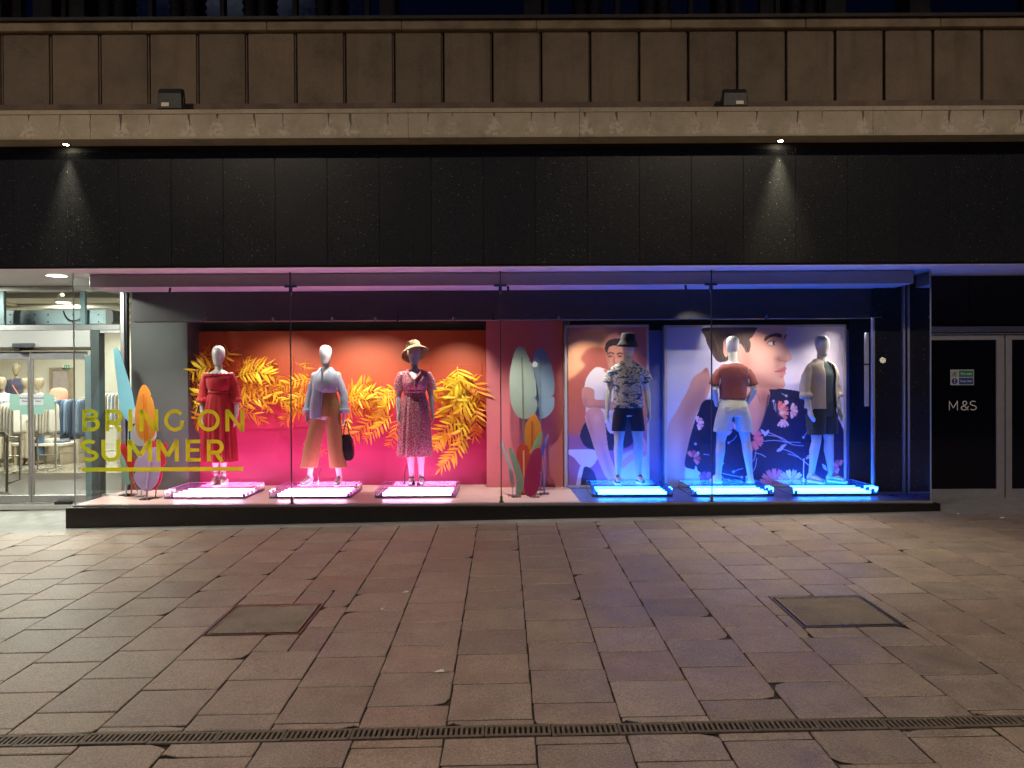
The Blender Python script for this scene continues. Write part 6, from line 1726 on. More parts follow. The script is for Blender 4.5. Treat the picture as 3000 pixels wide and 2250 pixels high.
def word(parent, chars, h, s, to3base, mt, thick=.0012):
    """chars: list of (char, left edge in metres, width in metres or None)"""
    for ch, x, z, w in chars:
        st, adv = glyph(ch, s)
        mb = MB()
        for i, pts in enumerate(st):
            sx = h if w is None else w / adv
            def to3(u, v, d, x=x, z=z, sx=sx): return to3base(x + u * sx, z + v * h, d)
            ribbon(mb, pts, s, to3, 0, thick + i * .00025) if abs(sx - h) < 1e-9 else ribbon(mb, pts, s, to3, 0, thick + i * .00025)
        mb.build('letter', mt, parent)

VIN = mat('yellow window vinyl', (0.84, 0.92, 0.08), .5, var=.03, trans=.6)
YV = YG - .0025
lett = thing('window_lettering', 'big yellow vinyl words BRING ON SUMMER with an underline on the glass', 'lettering', at(240, 1380, YG))
def tov(x, z, d): return Vector((x, YV - d, z))
ln1 = [('B', 241, 292), ('R', 309, 359), ('I', 376, 388), ('N', 408, 464), ('G', 481, 541), ('O', 579, 644), ('N', 660, 716)]
ln2 = [('S', 238, 285), ('U', 297, 353), ('M', 373, 446), ('M', 458, 524), ('E', 544, 588), ('R', 606, 656)]
for ln, yt, yb in ((ln1, 1199.5, 1263.5), (ln2, 1288, 1352)):
    for ch, a, b in ln:
        p, q = at(a, yt, YV), at(b, yb, YV)
        word(lett, [(ch, p.x, q.z, q.x - p.x)], p.z - q.z, .165, tov, VIN)
p, q = at(240, 1369, YV), at(713, 1379.5, YV)
mb = MB(); mb.box(p.x, q.x, YV - .0012, YV, q.z, p.z - .004); mb.build('underline', VIN, lett)

VW = mat('white vinyl', (.72, .72, .72), .5, var=.02)
ms = thing('door_lettering', 'thin white letters M&S on the dark fire exit door', 'lettering', at(2820, 1203, YR))
YD = YR - .0045
for ch, a, b in (('M', 2780, 2806), ('&', 2815, 2838), ('S', 2841, 2861)):
    p, q = at(a, 1174, YD), at(b, 1202, YD)
    word(ms, [(ch, p.x, q.z, q.x - p.x)], p.z - q.z, .085, lambda x, z, d: Vector((x, YD - d, z)), VW)

def text(body, size, loc, mt, parent, name='lettering', align='CENTER', bold=0.0):
    c = bpy.data.curves.new(name, 'FONT'); c.body = body; c.size = size; c.align_x = align; c.align_y = 'CENTER'; c.offset = bold; c.extrude = .0004
    o = bpy.data.objects.new('tmp', c); COL.objects.link(o)
    dg = bpy.context.evaluated_depsgraph_get()
    me = bpy.data.meshes.new_from_object(o.evaluated_get(dg)); me.name = name
    bpy.data.objects.remove(o)
    me.materials.clear(); me.materials.append(mt)
    o = bpy.data.objects.new(name, me); COL.objects.link(o); o.parent = parent
    o.rotation_euler = (PI / 2, 0, 0); o.location = Vector(loc) - Vector(parent.location)
    return o
# fire exit sign
sg = thing('fire_exit_sign', 'small sign reading Fire exit and Keep clear with green and blue panels', 'sign', at(2819, 1128, YD))
def sx(px, py): return at(px, py, YD)
p, q = sx(2784, 1083), sx(2853, 1128)
mb = MB(); mb.box(p.x, q.x, YD - .003, YD, q.z, p.z); mb.build('plate', mat('sign white', (.55, .55, .54), .4), sg)
GRN = mat('sign green', (.02, .20, .10), .4); BLU = mat('sign blue', (.02, .05, .28), .4)
for (a, b, c, d, m) in ((2809, 1085.5, 2851, 1104.5, GRN), (2809, 1107, 2851, 1126, BLU), (2786, 1085.5, 2806, 1104.5, mat('sign pale', (.40, .42, .40), .4))):
    u, v = sx(a, b), sx(c, d)
    mb = MB(); mb.box(u.x, v.x, YD - .0045, YD - .003, v.z, u.z); mb.build('panel', m, sg)
text('Fire exit', .042, sx(2830, 1095) + Vector((0, -.005, 0)), VW, sg, 'lettering', bold=.0006)
text('Keep clear', .036, sx(2830, 1116.5) + Vector((0, -.005, 0)), VW, sg, 'lettering', bold=.0006)
mb = MB(); c = sx(2796, 1116.5); mb.prism(arc_pts(0, 0, .038, .038, 0, 360, 24)[:-1], lambda u, v, w: (c.x + u, YD - .003 - w, c.z + v), .0015); mb.build('warning_disc', BLU, sg)
mb = MB(); mb.box(c.x - .005, c.x + .005, YD - .0056, YD - .0046, c.z - .004, c.z + .026); mb.build('exclamation_bar', VW, sg)
mb = MB(); mb.box(c.x - .005, c.x + .005, YD - .0056, YD - .0046, c.z - .022, c.z - .012); mb.build('exclamation_dot', VW, sg)
c = sx(2797, 1095)
man = MB()
for i, pts in enumerate(([(-.004, .012), (-.010, -.008)], [(-.010, -.008), (.010, -.020), (.004, -.036)], [(-.010, -.008), (-.020, -.022), (-.032, -.026)], [(-.004, .010), (.012, .004), (.020, .014)], [(-.004, .010), (-.022, .006), (-.026, -.006)])):
    ribbon(man, pts, .007, lambda u, v, d: Vector((c.x + u, YD - .0048 - d, c.z + v)), 0, .0006 + i * .0001)
man.prism(arc_pts(0, .022, .006, .006, 0, 360, 10)[:-1], lambda u, v, w: (c.x + u, YD - .0048 - w, c.z + v), .0007)
man.build('running_figure', mat('sign dark green', (.01, .07, .04), .4), sg)

# =================================================================== SHOP ENTRANCE AND INTERIOR
YE = 10.46
SF = 0.0                          # shop floor level
def ex(px, Y=YE): return (px - 1500) / FPX * Y
def ez(py, px=180, Y=YE): return at(px, py, Y).z
flo = mesh_obj('floor', [(-17, 13.9, SF), (-4.3, 13.9, SF), (-4.3, 22, SF), (-17, 22, SF)], [(0, 1, 2, 3)], floor_mat()); tag(flo, 'polished beige tiled shop floor', 'floor', kind='structure')
MATM = mat('entrance mat', (.05, .043, .035), .35, var=.25, nscale=8, bump=.3, bscale=200)
o = mesh_obj('entrance_mat_floor', [(-17, YE - .05, SF - .002), (-4.3, YE - .05, SF - .002), (-4.3, 13.9, SF - .002), (-17, 13.9, SF - .002)], [(0, 1, 2, 3)], MATM); tag(o, 'brown-grey entrance mat floor inside the doors', 'floor', kind='structure')
CREAM = mat('cream shop wall', (.70, .66, .56), .6, var=.03)
CEIL = mat('shop ceiling', (.66, .62, .52), .7, var=.04)
mb = MB(); mb.box(-17, -4.3, 20.5, 20.6, -.1, 3.2); o = mb.build('wall_back', CREAM); tag(o, 'cream back wall of the shop', 'wall', kind='structure')
mb = MB(); mb.box(-17.1, -17, 10.5, 20.6, -.1, 3.2); o = mb.build('wall_left', CREAM); tag(o, 'cream side wall of the shop', 'wall', kind='structure')
mb = MB(); mb.box(-4.42, -4.33, 11.0, 20.6, -.1, 3.2); o = mb.build('wall_right', CREAM); tag(o, 'cream wall behind the display window', 'wall', kind='structure')
mb = MB(); mb.box(-17, -4.2, YE + .2, 20.6, 3.06, 3.15); ce = mb.build('ceiling', CEIL); tag(ce, 'shop ceiling with round lights', 'ceiling', kind='structure')
for i in range(5):
    y = 12.2 + i * 1.7
    mb = MB(); mb.box(-17, -4.4, y, y + .12, 2.98, 3.06); mb.build('ceiling_beam', CEIL, ce)
for i, x in enumerate((-6.2, -9.0, -11.8)):
    mb = MB(); mb.box(x, x + .08, YE + .3, 20.5, 3.02, 3.06); mb.build('ceiling_track', CEIL, ce)

SHOPC = (.97, 1.0, .87)
def downlight(label, x, y, z, r, power, strength=9.0, grp='round downlights at the entrance', col=SHOPC):
    t = thing('downlight', label, 'light', (x, y, z), 0, grp)
    mb = MB(); mb.lathe([(r * 1.12, -.008), (r * 1.12, 0), (r, 0), (r, -.008)], (x, y, z), 28, False, False); mb.build('rim', WHITEP, t)
    mb = MB(); mb.rings([[(x + math.cos(2*PI*k/28) * r, y + math.sin(2*PI*k/28) * r, z - .004) for k in range(28)]], True, False); mb.build('diffuser', glow('downlight diffuser', SHOPC, strength), t, fix=False)
    if power:
        ld = bpy.data.lights.new('lamp', 'AREA'); ld.shape = 'DISK'; ld.size = r * 2; ld.energy = power; ld.color = col
        lo = bpy.data.objects.new('lamp_light', ld); COL.objects.link(lo); lo.parent = t; lo.location = (0, 0, -.012)
p = at(166, 808, 9.40)
downlight('round lit downlight in the soffit outside the shop doors', p.x, 9.40, SOFZ + .001, .115, 75)
downlight('round lit downlight in the soffit beyond the frame edge of the doors', p.x - 2.2, 9.40, SOFZ + .001, .115, 75)
for (px, py, pw, lab) in ((22, 863, 75, 'round ceiling light just inside the doors, over the barrier'), (195, 862, 75, 'round ceiling light just inside the doors, over the air curtain'), (186, 887, 75, 'smaller round ceiling light further inside the shop')):
    d = ray(px, py); t_ = (3.05 - CAMZ) / d.z
    downlight(lab, d.x * t_, d.y * t_, 3.055, .12, pw, grp='round ceiling lights inside the shop')
k = 0
for (x, y) in ((-9.5, 14.2), (-8.0, 14.6), (-11.0, 15.5), (-9.3, 16.6), (-11.8, 18.2), (-13.2, 19.0), (-10.2, 19.2), (-6.8, 17.0)):
    downlight('plain round ceiling light deep inside the shop', x, y, 2.985 if False else 3.055, .12, 72, grp='ceiling lights deep inside the shop')

# ---- door screen -----------------------------------------------------------
TEAL = mat('teal grey frame', (.20, .29, .31), .35, metal=.3, var=.06, coat=.2)
scr = thing('entrance_screen', 'glazed shop entrance with sliding doors, teal posts and air curtain', 'shop entrance', (ex(150), YE, SF))
mb = MB(); mb.box(-8.19, ex(371), YE - .03, YE + .04, ez(852), SOFZ); mb.build('head_frame', ALU, scr)
mb = MB(); mb.box(-8.19, ex(357), YE - .04, YE + .05, ez(968), ez(952)); mb.build('transom', ALU, scr, bevel=.004)
for (a, b) in ((5, 17), (240, 254)):
    mb = MB(); mb.box(ex(a), ex(b), YE - .03, YE + .03, ez(952), ez(852)); mb.build('upper_post', TEAL, scr, bevel=.004)
HDR = mat('gloss white header', (.40, .40, .39), .12, coat=.4, var=.03)
mb = MB(); mb.box(-8.19, ex(272), YE - .06, YE + .10, ez(1018), ez(969)); mb.build('door_header', HDR, scr, bevel=.006)
mb = MB(); mb.box(-8.19, ex(272), YE - .065, YE + .10, ez(1026), ez(1019)); mb.build('header_track', CAP, scr)
mb = MB(); mb.box(ex(52), ex(113), YE - .12, YE - .06, ez(1019), ez(1005)); mb.build('door_sensor', mat('sensor grey', (.08, .09, .10), .25), scr, bevel=.012, seg=2)
mb = MB(); mb.box(ex(55), ex(72), YE - .10, YE - .06, ez(1029), ez(1019)); mb.build('sensor_eye', BLACKP, scr)
mb = MB(); mb.box(ex(253), ex(290), YE - .05, YE + .12, SF - .1, ez(1040)); mb.build('door_jamb', TEAL, scr, bevel=.02, seg=3)
mb = MB(); mb.box(ex(272), ex(297), YE - .055, YE + .10, SF - .1, ez(968)); mb.build('frame_post', mat('dark teal frame', (.085, .105, .11), .35, metal=.3), scr, bevel=.006)
mb = MB(); mb.box(ex(297), ex(357), YE - .03, YE + .05, ez(976), ez(968)); mb.build('pane_head', ALUD, scr)
mb = MB(); mb.box(ex(297), ex(357), YE - .03, YE + .05, SF - .05, SF + .12); mb.build('pane_base', ALUD, scr)
mb = MB(); mb.box(-8.19, ex(371), YE - .16, YE + .1, SF - .06, SF - .004); mb.build('threshold', mat('threshold metal', (.62, .62, .58), .3, metal=.5), scr)
for (a, b) in ((-130, 90), (94, 256)):
    lf = MB(); lf.box(ex(a), ex(b), YE - .02, YE + .02, SF + .01, ez(1450)); lf.box(ex(a), ex(b), YE - .02, YE + .02, ez(1053), ez(1030))
    lf.box(ex(b) - .032 if a < 0 else ex(a), ex(b) if a < 0 else ex(a) + .018, YE - .021, YE + .02, ez(1450), ez(1053))
    l_ = lf.build('door_leaf', ALU, scr, bevel=.003)
    g_ = mesh_obj('door_glass', [(ex(a), YE, ez(1450)), (ex(b), YE, ez(1450)), (ex(b), YE, ez(1053)), (ex(a), YE, ez(1053))], [(0, 1, 2, 3)], GLASS, l_)
    for v in g_.data.vertices: v.co -= scr.location
for (a, b, c, d) in ((297, 357, 1440, 976), (-200, 5, 952, 852), (17, 240, 952, 852), (254, 357, 952, 852)):
    g_ = mesh_obj('side_glass' if a == 297 else 'fanlight_glass', [(ex(a), YE, ez(c)), (ex(b), YE, ez(c)), (ex(b), YE, ez(d)), (ex(a), YE, ez(d))], [(0, 1, 2, 3)], GLASS, scr)
    for v in g_.data.vertices: v.co -= scr.location
mb = MB(); mb.box(ex(168), ex(214), YE - .10, YE - .03, SF - .005, SF + .03); mb.build('floor_guide', BLACKP, scr)

# fixed side pane and granite wall closing the screen beyond the doors
g_ = mesh_obj('fixed_glass', [(-8.2, YE, SF + .1), (ex(-134), YE, SF + .1), (ex(-134), YE, ez(1030)), (-8.2, YE, ez(1030))], [(0, 1, 2, 3)], GLASS, scr)
for v in g_.data.vertices: v.co -= scr.location
mb = MB(); mb.box(ex(-140), ex(-131), YE - .04, YE + .05, SF - .1, ez(1030)); mb.build('far_jamb', TEAL, scr)
mb = MB(); mb.box(-8.2, ex(-140), YE - .03, YE + .03, SF - .1, SF + .1); mb.build('fixed_base', ALUD, scr)
mb = MB(); mb.box(-9.0, -8.2, YE - .08, YE + .06, -.4, SOFZ); mb.build('granite_panel', GRANITE, rw)
mb = MB(); mb.box(-17.0, -9.0, YE - .08, YE + .06, -.4, SOFZ); mb.build('granite_panel', GRANITE, rw)

# air curtain: pale blue housing behind the fanlight
YA = YE + .14
ac = thing('air_curtain', 'long pale blue-grey air curtain unit above the shop doors', 'air curtain', (ex(170, YA), YA, ez(952, Y=YA)))
AIRC = mat('air curtain blue', (.50, .66, .70), .3, coat=.3, var=.04)
mb = MB(); mb.box(-8.19, ex(312, YA), YA, YA + .3, ez(951, Y=YA), ez(908, Y=YA)); mb.build('housing', AIRC, ac, bevel=.008)
mb = MB(); mb.box(ex(22, YA), ex(307, YA), YA - .008, YA, ez(949, Y=YA), ez(916, Y=YA)); fp = mb.build('front_panel', AIRC, ac, bevel=.003)
mb = MB(); zc_ = (ez(951, Y=YA) + ez(907, Y=YA)) / 2; hh = (ez(907, Y=YA) - ez(951, Y=YA)) / 2
mb.rings([[(ex(312, YA) + dx, YA + .0 + yy, zc_ + zz * f) for yy, zz in ((0, -hh), (.3, -hh), (.3, hh), (0, hh))] for dx, f in ((0, 1), (.06, .95), (.09, .75), (.10, .5))]); mb.build('end_cap', mat('air curtain end', (.20, .21, .20), .4), ac)
for px in (30, 102, 141, 214, 289):
    for py in (922, 943):
        mb = MB(); c = at(px, py, YA - .009); mb.tube([c, c + Vector((0, -.006, 0))], .009, 8); mb.build('screw', CAP, fp)
mb = MB(); mb.tube([at(*q, YA - .05) for q in spline([(186, 912), (192, 926), (205, 938), (220, 939), (236, 933), (243, 920)], 5, False)], .008, 6); mb.build('cable', BLACKP, ac)

# notices on the doors
YN = YE - .006
MINT = mat('mint notice paper', (.26, .46, .40), .6, var=.03); PAP = mat('white notice paper', (.50, .54, .57), .6, var=.02); INK = mat('notice ink', (.02, .025, .04), .6)
def sheet(name, label, a, b, c, d, m, dy=0.0, grp=None):
    p, q = at(a, b, YN - dy), at(c, d, YN - dy)
    t = thing(name, label, 'notice', ((p.x + q.x) / 2, YN - dy, q.z), 0, grp)
    mb = MB(); mb.box(p.x, q.x, YN - dy - .0012, YN - dy, q.z, p.z); mb.build('sheet', m, t)
    return t
sheet('door_notice', 'large mint green notice on the shop door left of the meeting stile', 27, 1155, 87, 1202, MINT)
sheet('door_notice', 'large mint green notice on the shop door right of the meeting stile', 99, 1155, 160, 1200, MINT)
sheet('door_notice', 'narrow mint strip under the white notice, left of the meeting stile', 58, 1187, 88.5, 1215, MINT, .002)
sheet('door_notice', 'narrow mint strip under the white notice, right of the meeting stile', 98, 1187, 129, 1214, MINT, .002)
for (a, b, lab) in ((57, 88, 'white notice reading Automatic Door, left of the meeting stile'), (97.5, 128, 'white notice reading Automatic Door, right of the meeting stile')):
    t = sheet('door_notice', lab, a, 1155, b, 1187, PAP, .004)
    c = at((a + b) / 2, 1166, YN - .0055); text('Automatic', .034, c, INK, t, bold=.0008)
    c = at((a + b) / 2, 1175, YN - .0055); text('Door', .034, c, INK, t, bold=.0008)

# ---- interior things --------------------------------------------------------
def on_floor(px, Y, z=SF): return Vector(((px - 1500) / FPX * Y, Y, z))
SKINT = mat('taupe mannequin', (.28, .225, .145), .4, var=.04)
def shop_figure(label, px, Y, base, top_mt, low_mt, rz, strap=False, sc=1.0):
    t = thing('shop_mannequin', label, 'mannequin', on_floor(px, Y, base), rz, 'mannequins inside the shop'); t.scale = (sc,) * 3
    body(t, False, [leg(-.075, -.07, -.07, -.08), leg(.075, .07, .07, .08)], F_ARM, voxel=.012, mt=SKINT)
    mb = MB(); loft(mb, [(1.48, .06, .05, 0, .01), (1.44, .165, .09, 0, .005), (1.33, .165, .13, 0, -.01), (1.2, .155, .12, 0, 0), (1.0, .19, .14, 0, .01), (.92, .195, .145, 0, .01)], 40, 4, folds=fold_fn(int(px), .03, 4, 9, .9, 1.4))
    for s in (-1, 1): mb.tube([(s * .14, .01, 1.43), (s * .185, .02, 1.36), (s * .212, .03, 1.2), (s * .22, .0, 1.0)], [.055, .066, .062, .07], 16, round_ends=False)
    bake(mb, 'top', top_mt, t, .012, 2, .004)
    mb = MB(); loft(mb, [(1.0, .16, .12, 0, .01), (.86, .17, .125, 0, .01)], 30, 3)
    for s in (-1, 1): loft(mb, [(.95, .09, .11, s * .085, .01), (.5, .075, .08, s * .08, .0), (.15, .07, .075, s * .08, .01)], 24, 4)
    bake(mb, 'trousers', low_mt, t, .012, 2)
    if strap:
        mb = MB(); mb.tube([(-.06, -.06, 1.47), (-.01, -.15, 1.30), (.10, -.165, 1.12), (.18, -.13, 1.0)], .014, 8, flat=.4); o = mb.build('bag_strap', mat('rust strap', (.45, .14, .06), .5)); o.parent = t
    mb = MB(); mb.lathe([(.16, 0), (.16, .012), (.02, .014)], (0, 0, 0), 24); o = mb.build('base_disc', STEEL); o.parent = t
INDIGO = cloth('indigo blouse', (.055, .055, .10)); DENIM = cloth('mid denim', (.07, .12, .20)); PALEB = cloth('pale blue top', (.45, .52, .62)); OFFW = cloth('off-white tee', (.66, .62, .54)); BEI = cloth('beige cotton', (.52, .45, .34))
pl = thing('display_plinth', 'low cream display plinth under the indigo blouse mannequin', 'plinth', on_floor(50, 17.0))
mb = MB(); c = on_floor(50, 17.0); mb.box(c.x - .8, c.x + .9, 16.6, 17.5, SF + .001, SF + .25); mb.build('plinth_body', CREAM, pl, bevel=.005)
shop_figure('shop mannequin in indigo blouse with rust crossbody strap on a plinth', 49, 17.0, SF + .253, INDIGO, DENIM, R(10), True)
shop_figure('shop mannequin in off-white tee inside the doors', 76, 15.2, SF + .002, OFFW, BEI, R(160), sc=.96)
shop_figure('shop mannequin in pale blue top beside the off-white tee one', 116, 15.4, SF + .002, PALEB, DENIM, R(-60), sc=.96)
shop_figure('shop mannequin in pale grey top nearest the barrier', 6, 15.0, SF + .002, cloth('pale grey top', (.5, .5, .56)), BEI, R(20), sc=.97)

def garment(parent, x, y, z, h, w, mt, seed, name='hanging_garment', flare=1.0):
    mb = MB(); loft(mb, [(z, w * .25, .02, x, y), (z - .04, w * .8, .035, x, y), (z - h * .5, w * .95, .045, x, y), (z - h, w * flare, .05, x, y)], 30, 4, folds=fold_fn(seed, .12, 4, 9, z - h, z)); o = mb.build(name, mt, parent, smooth=True)
    return o
def rail(label, px0, px1, Y, z, mats, n, h0, grp=None):
    x0, x1 = (px0 - 1500) / FPX * Y, (px1 - 1500) / FPX * Y
    t = thing('clothes_rail', label, 'clothes rail', ((x0 + x1) / 2, Y, SF), 0, 'clothes rails inside the shop')
    mb = MB(); mb.tube([(x0, Y, SF + .03), (x0, Y, z), (x1, Y, z), (x1, Y, SF + .03)], .016, 8); mb.tube([(x0, Y - .25, SF + .03), (x0, Y + .25, SF + .03)], .016, 8); mb.tube([(x1, Y - .25, SF + .03), (x1, Y + .25, SF + .03)], .016, 8); mb.tube([(x0, Y, SF + .3), (x1, Y, SF + .3)], .012, 8); mb.build('rail_frame', mat('pale metal rail', (.45, .42, .36), .35, metal=.6), t)
    for i in range(n):
        x = x0 + (x1 - x0) * (i + .5) / n
        m = mats[i % len(mats)]
        g = thing('hanging_garment', None, None); bpy.data.objects.remove(g)
        mb = MB(); hh_ = h0 * random.uniform(.85, 1.1)
        loft(mb, [(z - .03, .02, .04, x, Y), (z - .08, .022, .15, x, Y), (z - hh_ * .5, .028, .17, x, Y), (z - hh_, .032, .18, x, Y)], 24, 4, folds=fold_fn(i * 7 + int(px0), .15, 3, 8, z - hh_, z))
        o = mb.build('hanging_garment', m, None, smooth=True)
        tag(o, m.name + ' garment hanging on the ' + label.split(' rail')[0] + ' rail', 'garment', 'garments on the ' + label.split(' rail')[0] + ' rail')
        mb = MB()
DEN = [cloth('light denim', (.22, .30, .40)), cloth('denim', (.08, .12, .19)), cloth('dark denim', (.03, .045, .08)), DENIM]
rail('denim rail beside the entrance posts', 160, 250, 14.6, 1.34, DEN, 10, .72)
rail('pale tops rail behind the side pane', 290, 365, 15.0, 1.45, [OFFW, PALEB, BEI], 7, .6)
rail('beige tops rail below the door notices', 108, 162, 14.2, 1.28, [BEI, OFFW], 6, .62)
rail('cream tops rail beside the barrier', 12, 60, 14.0, 1.30, [BEI, OFFW, cloth('sand top', (.55, .50, .42))], 5, .66)
# coral top on a bust form
t = thing('bust_form', 'coral top on a bust form standing behind the denim rail', 'mannequin', on_floor(172, 16.2))
c = on_floor(172, 16.2)
mb = MB(); mb.lathe([(.14, 0), (.14, .015), (.015, .02), (.015, 1.0)], c, 16); mb.build('pole', STEEL, t)
mb = MB(); loft(mb, [(1.52, .05, .05, c.x, c.y), (1.48, .15, .09, c.x, c.y), (1.36, .18, .12, c.x, c.y), (1.2, .17, .12, c.x, c.y), (1.0, .2, .14, c.x, c.y)], 40, 4, folds=fold_fn(5, .05, 4, 9, 1, 1.5)); mb.build('coral_top', cloth('coral cotton', (.80, .33, .22)), t, smooth=True)
# low tables
for (px, Y, w, h, lab) in ((140, 15.6, .5, .42, 'low cream display table with folded clothes below the notices'), (80, 16.0, .5, .40, 'low cream display table behind the off-white tee mannequin'), (310, 15.8, .45, .75, 'grey display table behind the side pane')):
    c = on_floor(px, Y)
    t = thing('display_table', lab, 'table', c, 0, 'display tables inside the shop')
    mb = MB(); mb.box(c.x - w, c.x + w, Y - .35, Y + .35, h - .05, h); mb.build('table_top', CREAM, t, bevel=.004)
    for sx_ in (-1, 1):
        mb = MB(); mb.box(c.x + sx_ * (w - .04) - .025, c.x + sx_ * (w - .04) + .025, Y - .33, Y + .33, SF + .001, h - .05); mb.build('table_leg', BEI, t)
    for i in range(4):
        o = MB(); o.box(c.x - w + .06 + i * .22, c.x - w + .24 + i * .22, Y - .2, Y + .12, h + .001, h + .04 + .02 * (i % 3)); q = o.build('folded_clothes', DEN[i % 4] if i % 2 else OFFW, None, bevel=.012, seg=2); tag(q, ('white' if i % 2 == 0 else DEN[i % 4].name) + ' folded clothes on the ' + ' '.join(lab.split()[1:]).replace('display ', '').replace(' with folded clothes', ''), 'clothes', 'folded clothes on shop tables')
# exit doorway and sign on the back wall
YK = 20.5
t = thing('inner_doorway', 'plain doorway with taupe lining in the back wall of the shop', 'doorway', on_floor(178, YK - .03))
p, q = at(152, 1084, YK - .04), at(204, 1300, YK - .04)
mb = MB(); mb.box(p.x, q.x, YK - .02, YK - .002, SF, p.z); mb.build('door_face', mat('mauve door', (.42, .36, .34), .5), t)
mb = MB(); mb.box(p.x - .06, p.x, YK - .06, YK - .001, SF, p.z + .06); mb.box(q.x, q.x + .12, YK - .06, YK - .001, SF, p.z + .06); mb.box(p.x, q.x, YK - .06, YK - .001, p.z, p.z + .06); mb.build('door_lining', mat('taupe lining', (.34, .27, .19), .5), t)
p, q = at(182, 1067, YK - .05), at(206, 1082, YK - .05)
t = thing('exit_sign', 'green and white running man exit sign above the inner doorway', 'sign', (p.x, YK - .05, q.z))
mb = MB(); mb.box(p.x, q.x, YK - .06, YK - .02, q.z, p.z); mb.build('sign_box', mat('exit white', (.7, .75, .7), .4), t)
w_ = (q.x - p.x)
mb = MB(); mb.box(p.x + w_ * .3, q.x - w_ * .08, YK - .064, YK - .06, q.z + .02, p.z - .02); mb.build('green_panel', mat('exit green', (.02, .30, .12), .4), t)
mb = MB(); mb.box(p.x + w_ * .42, p.x + w_ * .52, YK - .067, YK - .064, q.z + .03, p.z - .03); mb.build('figure_mark', mat('exit white', (.7, .75, .7), .4), t)
mb = MB(); mb.box(p.x + w_ * .68, p.x + w_ * .80, YK - .067, YK - .064, q.z + .03, p.z - .03); mb.build('door_mark', mat('exit white', (.7, .75, .7), .4), t)
# entrance barrier: bent tube frame with a glass sheet
YT = 11.6
t = thing('entrance_barrier', 'bent metal tube barrier with glass sheet inside the doors', 'barrier', on_floor(15, YT))
mb = MB(); mb.tube([at(-40, 1269, YT), at(15, 1268, YT), at(22, 1276, YT), at(20, 1445, YT)], .02, 10); mb.build('tube_frame', mat('barrier metal', (.42, .38, .32), .3, metal=.8), t)
g_ = mesh_obj('barrier_glass', [at(-40, 1285, YT) - Vector(t.location), at(16, 1285, YT) - Vector(t.location), at(15, 1430, YT) - Vector(t.location), at(-40, 1430, YT) - Vector(t.location)], [(0, 1, 2, 3)], GLASS, t)
t = thing('entrance_barrier', 'thin pale metal gate frame standing behind the glass barrier', 'barrier', on_floor(50, 12.4))
mb = MB(); mb.tube([at(28, 1282, 12.4), at(58, 1280, 12.4), at(58, 1405, 12.4), at(26, 1415, 12.4)], .014, 8); mb.build('tube_frame', mat('barrier metal', (.42, .38, .32), .3, metal=.8), t)
# notices on the inner side of the right partition
for (a, b, c, d, lab) in ((2549, 1080, 2562, 2, 'upper'),): pass
YQ = 9.90
for (zb_, zt2, lab) in ((at(2555, 1065, 9.9).z, at(2555, 975, 9.9).z, 'upper pale paper strip on the inner side of the window partition'), (at(2555, 1190, 9.9).z, at(2555, 1070, 9.9).z, 'lower pale paper strip on the inner side of the window partition')):
    o = MB(); o.box(xp - .085, xp - .03, 9.875, 9.885, zb_, zt2); q = o.build('paper_strip', mat('pale notice', (.50, .50, .58), .6), None); tag(q, lab, 'notice', 'papers by the partition')

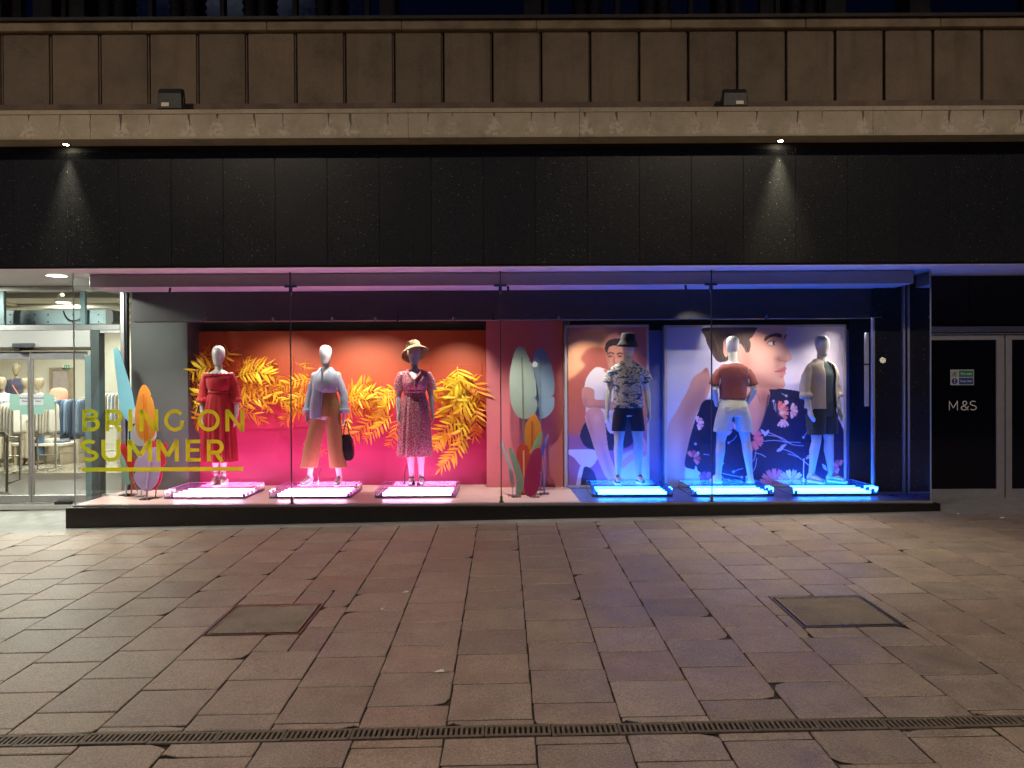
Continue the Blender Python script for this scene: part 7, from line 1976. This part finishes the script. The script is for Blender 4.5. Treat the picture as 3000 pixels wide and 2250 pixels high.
# spotlights over the display: behind the beam, shining down past the figures
for (lab, px, yy, tgt, pw, sz) in (
    ('track spotlight behind the beam over the red dress', 700, 10.22, (-3.8, 10.1, 1.4), 80, 75),
    ('track spotlight behind the beam over the shirt and trousers', 905, 10.22, (-2.4, 10.05, 1.4), 80, 70),
    ('track spotlight behind the beam over the floral dress', 1265, 10.22, (-1.3, 10.05, 1.5), 80, 70),
    ('track spotlight behind the beam over the patterned shirt', 1790, 10.2, (1.5, 10.05, 1.4), 70, 70),
    ('track spotlight behind the beam over the back-turned figure', 2060, 10.25, (2.85, 10.05, 1.5), 70, 70),
    ('track spotlight behind the beam over the open overshirt', 2480, 10.2, (4.1, 10.05, 1.4), 90, 70)):
    spot(lab, (px - 1500) / FPX * yy, yy, 2.66, tgt, pw, sz)
# small heads hanging along the front of the beam
for (lab, px, tgt, pw, sz) in (
    ('small spotlight on the beam aimed at the grey column leaves', 600, (-4.75, 9.8, .95), 95, 70),
    ('small spotlight on the beam aimed between red dress and shirt', 800, (-3.2, 10.8, 1.35), 90, 85),
    ('small spotlight on the beam aimed at the shirt mannequin', 975, (-2.2, 10.8, 1.35), 90, 85),
    ('small spotlight on the beam aimed between trousers and floral dress', 1100, (-1.9, 10.8, 1.35), 85, 85),
    ('added fill spotlight on the beam aimed at the floral dress', 1165, (-1.32, 10.05, 1.2), 50, 60),  # extra head, added to brighten the front of the dress
    ('small spotlight on the beam aimed at the fronds by the pillar', 1330, (-.75, 10.8, 1.3), 100, 75),
    ('small spotlight on the beam aimed at the tall paper leaves', 1445, (.2, 9.9, 1.0), 75, 80),
    ('small spotlight on the beam aimed at the seated man poster', 1640, (1.15, 10.36, 1.55), 60, 65),
    ('small spotlight on the beam aimed at the profile poster', 2245, (3.2, 10.36, 1.5), 55, 100),
    ('small spotlight on the beam aimed at the open overshirt', 2560, (4.05, 10.2, 1.7), 60, 60)):
    spot(lab, (px - 1500) / FPX * 9.79, 9.79, 2.43, tgt, pw, sz, grp='small spotlights along the beam', r=.016, ztop=2.52)

# three added fill heads under the bulkhead, put in to brighten leaves and figures
for (lab, px, tgt, pw) in (
    ('added fill spotlight under the bulkhead aimed at the entrance paper leaves', 500, (-4.75, 9.9, .75), 130),
    ('added fill spotlight under the bulkhead aimed at the pillar paper leaves', 1490, (.15, 10.0, .7), 130),
    ('added fill spotlight under the bulkhead aimed at the blue side figures', 2010, (2.6, 10.2, 1.2), 45)):
    spot(lab, (px - 1500) / FPX * 9.40, 9.40, 2.765, tgt, pw, 75, grp='added fill spotlights under the bulkhead', r=.014, ztop=2.80)
